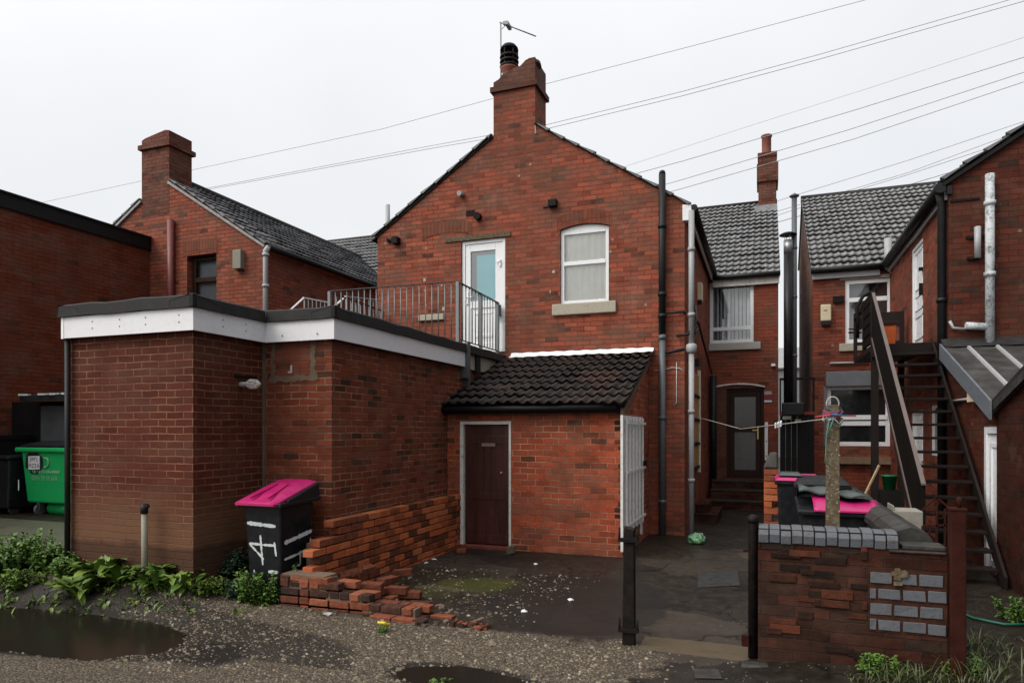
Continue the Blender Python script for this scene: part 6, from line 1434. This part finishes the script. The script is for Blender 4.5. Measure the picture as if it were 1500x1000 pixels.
m = MB(); m.bar((gp2(1352, 770).x, gy, -.05), gp2(1352, 770), .02, .02); m.bar((gp2(1400, 770).x, gy, -.05), gp2(1400, 770), .02, .02); m.build('stiles', M['rust'], ig)
hs = thing('garden_hose', (1.7, 6.2, 0), 'thin green hose lying on the dark ground to the right of the rusty post', 'hose')
m = MB(); pts = []
for px, py in ((1402, 885), (1412, 890), (1425, 896), (1440, 899), (1470, 905), (1505, 905)):
    a, b, c = ray(px, py); t = (.07-EYE)/c; pts.append((a*t, b*t, gz(a*t, b*t)+.018))
m.tube(pts, .012, 6); m.build('hose', plain('teal_hose', (.01, .13, .085), .5), hs)

# ------------------------------------------------------------------ aerial and overhead wires
ae = thing('tv_aerial', PY(734, 120, YF+.25), 'thin television aerial on a mast behind the chimney of the middle house', 'aerial')
ya = YF+.3; a, b = PY(734, 118, ya), PY(733.5, 33, ya); m = MB(); m.tube([a-Vector((0, 0, .3)), b], .013, 6); m.build('mast', M['rail'], ae)
a, b = PY(732, 33, ya), PY(785, 53.5, ya); m = MB(); m.tube([a, b], .011, 6); m.tube([PY(735, 43, ya), PY(741, 37, ya)], .006, 5); m.build('boom', M['rail'], ae)
for k in range(8):
    p = a.lerp(b, .28+k*.10); h = .05-.003*k; m = MB(); m.tube([p+Vector((0, -h*1.4, -.02)), p+Vector((0, h*1.4, .02))], .006, 5); m.build('element', M['rail'], ae)
p = a.lerp(b, .16); m = MB(); m.box(p.x-.04, p.x+.04, p.y-.03, p.y+.03, p.z-.0, p.z+.05); m.build('feed_box', M['rail'], ae)
p = a.lerp(b, .24); m = MB(); m.box(p.x-.03, p.x+.03, p.y-.10, p.y+.10, p.z-.03, p.z+.03); m.build('reflector', M['rail'], ae)

def wire(label, pts, Y, r):
    P = [PY(px, py, Y) for px, py in pts]; t = thing('overhead_wire', P[0], label, 'wire', 'overhead wires against the white sky')
    m = MB(); m.tube(P, r, 5); m.build('cable', M['cable'], t)
wire('highest overhead wire, crossing the whole sky behind both chimneys', [(1560, -78), (1268, 0), (1020, 66), (800, 123), (560, 189), (300, 245), (60, 297), (-60, 322)], 14.0, .0055)
wire('upper of two close wires running behind the top of the main chimney', [(1560, -20), (1482, -1), (1200, 80), (1000, 134), (800, 183), (640, 212), (310, 274.5), (200, 292)], 14.0, .006)
wire('lower of two close wires running behind the top of the main chimney', [(1560, -12), (1500, 2), (1200, 87), (1000, 140.5), (800, 189), (640, 216), (310, 276.5), (200, 293)], 14.05, .006)
wire('faint single wire between the paired wires and the wires to the slender chimney', [(1560, 35), (1500, 55), (1280, 127), (1100, 184), (940, 236), (860, 262)], 13.0, .003)
wire('uppermost of three spaced wires passing over the slender red chimney', [(1560, 66), (1500, 84), (1250, 162), (1000, 236), (940, 252), (880, 270)], 13.0, .006)
wire('middle of three spaced wires, crossing the pot of the slender chimney', [(1560, 86), (1500, 106), (1250, 188), (1000, 263), (940, 280), (880, 296)], 13.05, .006)
wire('lowest of three spaced wires, crossing the cap of the slender chimney', [(1560, 100), (1500, 120), (1250, 204), (1000, 276), (940, 292), (880, 308)], 13.1, .006)
wire('wire running just clear of the right-hand gable towards the thin flue', [(1560, 158), (1500, 178), (1330, 235), (1165, 286), (1130, 297), (1000, 335)], 23.0, .009)
wire('second wire down over the right-hand gable', [(1560, 168), (1500, 190), (1330, 253), (1215, 287), (1130, 312), (1000, 349)], 23.1, .009)
wire('third wire down over the right-hand gable', [(1560, 176), (1450, 216), (1330, 256), (1220, 289), (1130, 318), (1000, 356)], 23.2, .009)
wire('lowest wire, skimming the tiled ridge of the right-hand house', [(1560, 198), (1420, 244), (1330, 271), (1285, 284), (1130, 328), (1000, 366)], 23.3, .012)
# ================================================================== ground
def fb(x, y, s, o=4):
    v = 0; a = 1; t = 0
    for k in range(o):
        v += a*noise.noise(Vector((x*s*2**k+k*7.3, y*s*2**k-k*3.1, 1.7*k))); t += a; a *= .5
    return v/t
def pud(x, y):      # two shallow hollows that hold rain water, and a film by the black gate post
    d = 0.0
    for cx_, cy_, rx, ry, h in ((-5.75, 4.10, 1.6, .52, .045), (-1.95, 4.28, .52, .24, .035), (-1.62, 6.55, .75, 1.0, .014)):
        q = math.hypot((x-cx_)/rx, (y-cy_)/ry)+.35*fb(x, y, 1.1, 3)
        d = max(d, h*sst((1.25-q)/.6))
    return d
def axis(lo, hi, step, far):
    a = [lo+step*i for i in range(int((hi-lo)/step)+1)]
    d = step; l, r = lo, hi; L, Rr = [], []
    while l > -far: d *= 1.5; l -= d; L.append(l)
    d = step
    while r < far: d *= 1.5; r += d; Rr.append(r)
    return L[::-1]+a+Rr
xs, ys = axis(-8.2, 3.4, .045, 400), axis(3.1, 10.0, .045, 400)
gm = bpy.data.meshes.new('ground'); V = []; A = {k: [] for k in ('gravel', 'moss', 'wet', 'slab', 'soil')}
for y in ys:
    for x in xs:
        near = -9 < x < 4 and 2.5 < y < 18
        z = gz(x, y)
        n1 = fb(x, y, .7) if near else 0; n2 = fb(x, y, 2.3) if near else 0
        if near: z += .012*n1+.009*n2+.004*fb(x, y, 9, 2)-pud(x, y)
        # where each kind of surface lies
        g = sst((5.62-.12*(x+3)*.3-y+.55*n1+.25*n2)/.35)*sst((x+7.6)/.6)*sst((-.55-x+.5*n2)/.4)
        g = max(g, .75*sst((-.7-x)/.5)*sst((4.9-y)/.4))
        g = max(g, .55*sst((.32-abs(y-6.3+.1*x))/.35+n2)*sst((-2.2-x)/.6)*sst((x+4.2)/.3))
        mo = sst((.9-math.hypot((x+2.95)/.75, (y-7.0)/.55)+.7*n1)/.5)
        mo = max(mo, .7*sst((n1+.15)/.3)*sst((.9-math.hypot((x+3.3)/.7, (y-6.5)/.8)+.4*n2)/.6))
        we = sst((1.15-math.hypot((x+1.7)/.95, (y-6.6)/1.25)+.5*n1)/.4)
        for cx_, cy_, rx, ry in ((-5.75, 4.10, 1.6, .52), (-1.95, 4.28, .52, .24)):
            q_ = math.hypot((x-cx_)/rx, (y-cy_)/ry)+.35*n1; we = max(we, sst(((2.1 if y > cy_ and cx_ < -4 else 1.4)-q_)/.4)); g *= 1-.8*sst((1.35-q_)/.35)
        sl_ = sst((.22-abs(y-5.50+.06*n1))/.06)*sst((x+.95)/.06)*sst((-.08-x)/.05)
        so2 = sst((x-.9)/.4) if y < 9 else 0
        so2 = max(so2, sst((-4.4-x)/.5)*sst((y-4.65+.4*n1)/.3), sst((y-5.65)/.3)*sst((-2.3-x+.6*n1)/.8)*sst((7.9-y)/.5)*.8)
        so2 = max(so2, .9*sst((y-8.85+.25*n2)/.15)*sst((9.1-y)/.05)*sst((x+4.2)/.1)*sst((-1.7-x)/.1), .85*sst((-.80-x+.3*n2)/.25)*sst((y-8.9)/.4))
        V.append((x, y, z))
        for k, v in zip(('gravel', 'moss', 'wet', 'slab', 'soil'), (g, mo, we, sl_, so2)): A[k].append(v)
nx = len(xs); F = [(j*nx+i, j*nx+i+1, (j+1)*nx+i+1, (j+1)*nx+i) for j in range(len(ys)-1) for i in range(nx-1)]
gm.from_pydata(V, [], F); gm.polygons.foreach_set('use_smooth', [True]*len(F))
for k, v in A.items(): gm.attributes.new(k, 'FLOAT', 'POINT').data.foreach_set('value', v)
gob = bpy.data.objects.new('ground', gm); COL.objects.link(gob); tag(gob, kind='structure')
s = NT('yard_ground'); P = s.obj()
def att(nm): q = s.n('ShaderNodeAttribute', attribute_name=nm); return q.outputs['Fac']
nA, nB, nC = s.noise(P, 1.1, 6, .62), s.noise(P, 7, 6, .68), s.noise(P, 60, 4, .7)
vo = s.n('ShaderNodeTexVoronoi'); vo.inputs['Scale'].default_value = 62; s.l(P, vo.inputs['Vector'])
vo2 = s.n('ShaderNodeTexVoronoi'); vo2.inputs['Scale'].default_value = 26; s.l(P, vo2.inputs['Vector'])
asph = s.mix(s.ramp(nA, [(.35, 0), (.65, 1)]), (.009, .0078, .0064), (.026, .0215, .017))
asph = s.mix(s.ramp(nB, [(.45, 0), (.7, .55)]), asph, (.040, .033, .026))
asph = s.mix(s.ramp(nC, [(.55, 0), (.8, .6)]), asph, (.075, .067, .056))
big = s.n('ShaderNodeTexVoronoi'); big.inputs['Scale'].default_value = .55; big.feature = 'F1'
wv = s.n('ShaderNodeVectorMath', operation='MULTIPLY_ADD'); nzc = s.n('ShaderNodeTexNoise'); nzc.inputs['Scale'].default_value = 1.6; nzc.inputs['Detail'].default_value = 5; s.l(P, nzc.inputs['Vector'])
s.l(nzc.outputs['Color'], wv.inputs[0]); wv.inputs[1].default_value = (1.1, 1.1, 0); s.l(P, wv.inputs[2]); s.l(wv.outputs[0], big.inputs['Vector'])
asph = s.mix(s.ramp(big.outputs['Color'], [(.45, 0), (.75, .6)]), asph, (.095, .081, .066))
crk = s.n('ShaderNodeTexVoronoi'); crk.feature = 'DISTANCE_TO_EDGE'; crk.inputs['Scale'].default_value = .8; s.l(wv.outputs[0], crk.inputs['Vector'])
asph = s.mix(s.ramp(crk.outputs['Distance'], [(.004, .85), (.02, 0)]), asph, (.006, .005, .004))
sp = s.ramp(vo.outputs['Color'], [(.0, (.045, .035, .025)), (.4, (.105, .082, .056)), (.75, (.17, .138, .098)), (1, (.28, .24, .18))])
sp = s.mix(s.ramp(vo.outputs['Distance'], [(.25, 0), (.62, .8)]), sp, (.03, .025, .02))
gm_ = s.ramp(s.math('ADD', att('gravel'), s.math('MULTIPLY', s.math('SUBTRACT', nB, .5), 1.3)), [(.38, 0), (.68, 1)])
soil = s.mix(s.ramp(nB, [(.35, 0), (.7, 1)]), (.013, .010, .007), (.035, .027, .018))
c = s.mix(s.ramp(s.math('ADD', att('soil'), s.math('MULTIPLY', s.math('SUBTRACT', nB, .5), .9)), [(.4, 0), (.7, .9)]), asph, soil)
c = s.mix(gm_, c, sp)
# scattered single stones trodden into the asphalt
c = s.mix(s.math('MULTIPLY', s.ramp(vo2.outputs['Distance'], [(.10, 1), (.2, 0)]), s.ramp(s.math('ADD', vo2.outputs['Color'], s.math('MULTIPLY', nA, .6)), [(.98, 0), (1.08, .8)])), c, (.26, .235, .19))
c = s.mix(s.ramp(s.math('ADD', att('slab'), s.math('MULTIPLY', s.math('SUBTRACT', nB, .5), .6)), [(.4, 0), (.6, .85)]), c, (.105, .082, .052))
c = s.mix(s.ramp(s.math('ADD', att('moss'), s.math('MULTIPLY', s.math('SUBTRACT', nC, .5), 1.2)), [(.45, 0), (.85, .75)]), c, (.052, .060, .012))
wt = s.ramp(s.math('ADD', att('wet'), s.math('MULTIPLY', s.math('SUBTRACT', nB, .5), .9)), [(.4, 0), (.7, 1)])
c = s.mix(s.math('MULTIPLY', wt, .75), c, (.012, .0115, .011))
rg = s.mix(gm_, s.ramp(nB, [(.3, .34), (.7, .68)]), (.7, .7, .7)); rg = s.mix(wt, rg, (.5, .5, .5))
c = s.mix(1.0, c, s.mix(gm_, (.84, .80, .75), (.97, .95, .92)), 'MULTIPLY')
s.l(c, s.b.inputs['Base Color']); s.l(rg, s.b.inputs['Roughness']); s.b.inputs['Specular IOR Level'].default_value = .24
h = s.math('ADD', s.math('MULTIPLY', nB, .5), s.math('MULTIPLY', nC, .25)); h = s.math('ADD', h, s.math('MULTIPLY', s.math('MULTIPLY', vo.outputs['Distance'], -.9), gm_))
s.bump(h, .012, .9); gm.materials.append(s.mat)
# rain water lying in the hollows
wm = NT('rain_water'); nn = wm.noise(wm.obj(), 9, 3, .5); wm.set((.014, .0115, .009), .16, spec=.3); wm.bump(nn, .0008, .5)
def puddle(cx_, cy_, rx, ry, z, lab):
    n = 64; pts = []
    for k in range(n):
        t = 2*math.pi*k/n; f = 1.28+.22*noise.noise(Vector((math.cos(t)*1.3+cx_, math.sin(t)*1.3, .3))); pts.append((cx_+rx*f*math.cos(t), cy_+ry*f*math.sin(t), z))
    me = bpy.data.meshes.new('puddle'); me.from_pydata(pts, [], [tuple(range(n))]); me.materials.append(wm.mat)
    ob = bpy.data.objects.new('puddle', me); COL.objects.link(ob); tag(ob, kind='structure')
puddle(-5.75, 4.10, 1.6, .52, -.012, '')
puddle(-1.95, 4.28, .52, .24, -.012, '')
# concrete edge of the neighbour's yard and a flush drain cover
cs = MB(); cs.hexa([(-12.6, 5.55, .1), (-7.15, 5.60, .1), (-7.15, 7.0, .1), (-12.6, 7.0, .1), (-12.6, 5.6, .375), (-7.15, 5.65, .365), (-7.15, 7.0, .375), (-12.6, 7.0, .385)])
o_ = cs.build('path', plain('mossy_yard_slab', (.075, .075, .05), .5, var=.4, scale=3, dirt=((.03, .04, .015), .6), bump=.006), None, .03); tag(o_, kind='structure')
def patch(name, pxs, lift, mat):
    P = []
    for px, py in pxs: a, b, c = ray(px, py); t = -EYE/c; P.append((a*t, b*t))
    m = MB(); n = 6; V = []
    for j in range(n+1):
        for i in range(n+1):
            u, v = i/n, j/n; x = (P[0][0]*(1-u)+P[1][0]*u)*(1-v)+(P[3][0]*(1-u)+P[2][0]*u)*v; y = (P[0][1]*(1-u)+P[1][1]*u)*(1-v)+(P[3][1]*(1-u)+P[2][1]*u)*v
            V.append(m.vert((x, y, groundz(x, y)+lift)))
    for j in range(n):
        for i in range(n): m.face((V[j*(n+1)+i], V[j*(n+1)+i+1], V[(j+1)*(n+1)+i+1], V[(j+1)*(n+1)+i]), None, True)
    return m.build(name, mat)
def groundz(x, y): return gz(x, y)+.012*fb(x, y, .7)+.009*fb(x, y, 2.3)+.004*fb(x, y, 9, 2)-pud(x, y)
tag(patch('drain_cover', [(1022, 838), (1080, 836), (1084, 858), (1022, 861)], .007, plain('damp_asphalt_patch', (.035, .036, .036), .35, var=.3, bump=.004)), 'flush dark rectangular cover set in the passage floor', 'drain cover')
tag(patch('stopcock_cover', [(1016, 980), (1052, 981), (1058, 995), (1018, 994)], .007, plain('iron_cover', (.03, .026, .022), .5, var=.4, bump=.004)), 'small iron cover set in the lane near the lane wall', 'drain cover')

# ------------------------------------------------------------------ gravel: real stones over the painted-in ones
q = random.Random(77); m = MB()
def stone(mb, x, y, z, r):
    n = 5; a0 = q.uniform(0, 6); ex = q.uniform(.7, 1.4)
    lo = []; mid = []
    for k in range(n):
        t = a0+2*math.pi*k/n; f = q.uniform(.8, 1.15)*r; mid.append(mb.vert((x+f*ex*math.cos(t), y+f/ex*math.sin(t), z+r*q.uniform(-.05, .25))))
    for k in range(n):
        t = a0+2*math.pi*(k+.4)/n; f = q.uniform(.4, .65)*r; lo.append(mb.vert((x+f*ex*math.cos(t), y+f/ex*math.sin(t), z+r*q.uniform(.45, .75))))
    for k in range(n): mb.face((mid[k], mid[(k+1) % n], lo[(k+1) % n], lo[k]))
    mb.face(lo)
cnt = 0
def groundz(x, y): return gz(x, y)+.012*fb(x, y, .7)+.009*fb(x, y, 2.3)+.004*fb(x, y, 9, 2)-pud(x, y)
while cnt < 9800:
    x, y = q.uniform(-5.6, -.1), q.uniform(3.6, 7.8)
    n1, n2 = fb(x, y, .7), fb(x, y, 2.3)
    g = sst((5.50-.036*(x+3)-y+.5*n1+.25*n2)/.3)*sst((-.7-x+.5*n2)/.4)*(.75+n1)
    if y > 5.3: g = max(g, .26*sst((-1.75-x+.7*n1)/.7)*(.5+n1+n2))
    if y < 5.35 and x > -1: g = max(g, .10)
    if x < -4.15 and y > 5.3: continue
    if pud(x, y) > .018: g *= .05
    if q.random() < g:
        stone(m, x, y, groundz(x, y)-.003, min(.030, .004+abs(q.gauss(0, .0062)))); cnt += 1
go_ = m.build('gravel', M['pebble'], None, 0, recalc=False); tag(go_, 'loose pale gravel strewn over the lane and yard', 'gravel', kind='stuff')
# scraps of litter, each lying on its own
LT = [(624, 824, .07, 'white scrap of paper nearest the low orange wall'), (636, 819, .09, 'crumpled white wrapper next to the paper scrap at the low orange wall'), (655, 836, .05, 'small pale scrap below the wrapper near the low orange wall'),
      (768, 893, .09, 'flat white chip in the middle of the mossy yard'), (836, 876, .08, 'flat white chip in front of the outhouse wall'), (785, 826, .06, 'white crumb close under the outhouse wall'), (480, 898, .13, 'grey crumpled packet in front of the broken wall')]
for k, (px, py, w_, lab) in enumerate(LT):
    a, b, c = ray(px, py); t = (.012-EYE)/c; x, y = a*t, b*t; z = groundz(x, y)
    m = MB(); q2 = random.Random(k+5); n = 7; 
    top = [m.vert((x+w_*.5*q2.uniform(.6, 1)*math.cos(2*math.pi*i/n), y+w_*.4*q2.uniform(.6, 1)*math.sin(2*math.pi*i/n), z+.006+q2.uniform(0, .018))) for i in range(n)]
    ce = m.vert((x, y, z+.03)); lo = [m.vert(tuple(m.v[i]-Vector((0, 0, .006)))) for i in top]
    for i in range(n): m.face((top[i], top[(i+1) % n], ce)); m.face((lo[i], lo[(i+1) % n], top[(i+1) % n], top[i]))
    o_ = m.build('litter_scrap', M['litter'] if k < 6 else M['greypipe']); tag(o_, lab, 'litter')

# ------------------------------------------------------------------ weeds
def leaf(mb, base, yaw, L, W, lift, droop, curl=.15, n=6, q=random):
    """one leaf blade: n segments arching up and over"""
    ca, sa = math.cos(yaw), math.sin(yaw); p = Vector(base); el = lift; rows = []
    for k in range(n+1):
        f = k/n; w_ = W*(math.sin(math.pi*min(1, .08+f*.92))**.75)*(1 if k < n else .05)*(.35 if k == 0 else 1)
        side = Vector((-sa, ca, 0))*w_/2; up = Vector((0, 0, 1))*w_*curl; wv = .12*W*math.sin(k*2.6+yaw*5)
        rows.append((mb.vert(p+side+up+Vector((0, 0, wv))), mb.vert(p), mb.vert(p-side+up-Vector((0, 0, wv)))))
        p = p+Vector((ca*math.cos(el), sa*math.cos(el), math.sin(el)))*L/n; el -= droop/n
    for a, b in zip(rows, rows[1:]):
        mb.face((a[0], a[1], b[1], b[0]), None, True); mb.face((a[1], a[2], b[2], b[1]), None, True)
def rosette(label, x, y, n, L, W, mat, seed, h=.0, group=None, name='dock_plant'):
    q = random.Random(seed); z = groundz(x, y)-.01
    t = thing(name, (x, y, z), label, 'weed', group); m = MB()
    for k in range(n):
        yaw = q.uniform(0, 6.28); s_ = q.uniform(.45, 1.15); b = (x+q.uniform(-.03, .03)*3, y+q.uniform(-.03, .03)*3, z+q.uniform(0, h))
        leaf(m, b, yaw, L*s_, W*s_*q.uniform(.75, 1.2), q.uniform(.45, 1.35), q.uniform(.9, 2.1), q=q)
    m.build('leaves', mat, t, recalc=False)
    if h > .03:
        m = MB()
        for k in range(3): m.tube([(x+q.uniform(-.04, .04), y+q.uniform(-.04, .04), z), (x+q.uniform(-.06, .06), y+q.uniform(-.06, .06), z+h)], .005, 5)
        m.build('stems', mat, t)
    return t
def bushy(label, x, y, H_, n, mat, seed, leafL=.06, group=None, spread=.14, name='nettle_plant'):
    q = random.Random(seed); z = groundz(x, y)-.01
    t = thing(name, (x, y, z), label, 'weed', group); ms, ml = MB(), MB()
    for k in range(n):
        yaw = q.uniform(0, 6.28); ln = q.uniform(.1, .5); h = H_*q.uniform(.6, 1.05); p0 = Vector((x+q.uniform(-.5, .5)*spread, y+q.uniform(-.5, .5)*spread, z))
        p1 = p0+Vector((math.cos(yaw)*ln*h, math.sin(yaw)*ln*h, h)); ms.tube([p0, p0.lerp(p1, .5)+Vector((0, 0, .02)), p1], .0035, 4)
        for i in range(9):
            f = .2+.8*i/8; p = p0.lerp(p1, f)
            for sd_ in range(3): leaf(ml, p, q.uniform(0, 6.28), leafL*q.uniform(.6, 1.2)*(1.15-.45*f), leafL*.55*q.uniform(.7, 1.1)*(1.15-.4*f), q.uniform(.1, .9), q.uniform(.6, 1.6), n=3, q=q)
    ms.build('stems', mat, t); ml.build('leaves', mat, t, recalc=False); return t
def gpx(px, py, z0=.0):
    z = z0
    for _ in range(3):
        a, b, c = ray(px, py); t = (z-EYE)/c; z = gz(a*t, b*t)
    return a*t, b*t
W = [(190, 868, 26, .34, .085, 'leaf', 'broad dock plant sprawling at the left of the plastic pipe stub'), (232, 878, 30, .26, .075, 'leaf', 'wide low dock plant in front of the plastic pipe stub'),
     (150, 868, 26, .32, .10, 'leaf', 'broad-leaved dock plant below the reddened base of the brown block'), (115, 880, 24, .28, .075, 'leaf', 'dock plant at the near left corner of the brown block'),
     (285, 880, 26, .22, .07, 'leaf', 'low leafy weed under the outer corner of the brown block'), (262, 872, 20, .24, .06, 'leaf2', 'tufted weed between the pipe stub and the block corner'),
     (175, 845, 18, .30, .10, 'leaf', 'large pale dock leaf clump against the brick of the block')]
for k, (px, py, n, L, w_, mt, lab) in enumerate(W):
    x, y = gpx(px, py); rosette(lab, x, min(y, 5.12), int(n*1.3), L*1.25, w_*1.15, M[mt], 100+k, .06)
for k, (px, py, H_, n, mt, lL, sp_, lab) in enumerate([(40, 845, .30, 22, 'leaf2', .085, .35, 'dense nettle clump at the far left of the weeds'), (75, 852, .26, 18, 'leaf2', .075, .3, 'nettle clump between the far left clump and the block'), (10, 858, .28, 18, 'leaf2', .08, .3, 'nettle clump cut by the left edge of the view'), (28, 868, .16, 14, 'leaf', .07, .3, 'short leafy growth in front of the far left nettles'), (100, 862, .20, 16, 'leaf2', .07, .25, 'leafy weeds at the foot of the black corner pipe'),
      (212, 838, .24, 14, 'leaf', .075, .2, 'upright leafy weed behind the plastic pipe stub'), (375, 884, .27, 16, 'leaf2', .06, .2, 'bright green bushy weed in front of the pink-lidded bin'), (398, 884, .13, 12, 'leaf2', .05, .22, 'small creeping weed at the end of the broken wall'), (330, 858, .22, 20, 'leaf3', .07, .3, 'grey-green weed clump in the corner behind the bin'), (345, 880, .10, 12, 'leaf3', .05, .25, 'flat grey-green weed in front of the corner clump'), (428, 838, .30, 6, 'leaf2', .05, .08, 'thin upright weed in front of the numbered side of the bin'), (305, 885, .12, 12, 'leaf', .06, .25, 'low weeds trailing past the block corner')]):
    x, y = gpx(px, py); 
    if 'numbered side' in lab: x, y = -4.50, 5.72
    bushy(lab, x, y, H_*1.15, int(n*1.35), M[mt], 200+k, lL*1.15, None, sp_)
# low growth filling the ground between the plants: too many small leaves to count
m = MB(); q = random.Random(41)
for k in range(2300):
    px, py = q.uniform(-40, 405), q.gauss(868, 15)
    if py < 838 or py > 902: continue
    x, y = gpx(px, py)
    if fb(x, y, 2.6) < -.02 or (y > 5.2 and -7.1 < x < -5.28) or (x > -5.3 and y > 5.42): continue
    leaf(m, (x, y, groundz(x, y)-.005), q.uniform(0, 6.28), q.uniform(.04, .13), q.uniform(.015, .04), q.uniform(.3, 1.4), q.uniform(.5, 1.8), n=3, q=q)
go_ = m.build('ground_cover', M['leaf'], None, 0, recalc=False); tag(go_, 'low leafy ground cover along the foot of the brown brick block', 'weeds', kind='stuff')
# little yellow-flowered weed in the gravel, weeds by the right-hand wall and on the lean-to foot
x, y = gpx(562, 925); t = bushy('tiny weed with yellow flowers in the gravel below the broken wall', x, y, .07, 6, M['leaf2'], 301, .025, None, .08, 'flowering_weed')
m = MB()
for k in range(4): q2 = random.Random(k); m.tube([(x+q2.uniform(-.05, .05), y+q2.uniform(-.03, .03), groundz(x, y)+.06), (x+q2.uniform(-.05, .05), y+q2.uniform(-.03, .03), groundz(x, y)+.085)], .010, 7)
m.build('flowers', M['yellow'], t)
x, y = gpx(1490, 910); bushy('leafy weed at the foot of the right-hand outbuilding', x, y, .2, 12, M['leaf2'], 302, .06, None, .2)
x, y = gpx(640, 995); bushy('small green weed at the bottom edge of the gravel', x, y, .05, 8, M['leaf2'], 303, .03, None, .12)
bushy('pale weed growing on the yard wall coping near the broken cistern', 1.12, 7.2, .97, 3, M['leaf3'], 305, .05, None, .1) if False else None
# lank grass below the lane wall: one mass
m = MB(); q = random.Random(31)
for k in range(1500):
    px, py = q.gauss(1345, 75), q.uniform(940, 1010); x, y = gpx(px, py)
    if px < 1235 or (x < 1.14 and y > 5.12) : continue
    d = min(1, (px-1235)/60); L = q.uniform(.05, .22)*d
    leaf(m, (x, y, groundz(x, y)), q.uniform(0, 6.28), L, .007, q.uniform(.9, 1.5), q.uniform(.4, 1.9), n=4, q=q)
go_ = m.build('grass', M['grass'], None, 0, recalc=False); tag(go_, 'lank wet grass below the grey painted patch of the lane wall', 'grass', kind='stuff')
bushy('tall feathery weed standing against the lane wall left of the grass', *gpx(1250, 968), .26, 8, M['leaf3'], 310, .05, None, .14)
bushy('leafy weed at the left edge of the grass below the lane wall', *gpx(1290, 985), .14, 14, M['leaf2'], 311, .05, None, .25)
bushy('leafy weed in front of the rusty post', *gpx(1400, 985), .13, 14, M['leaf2'], 312, .055, None, .25)
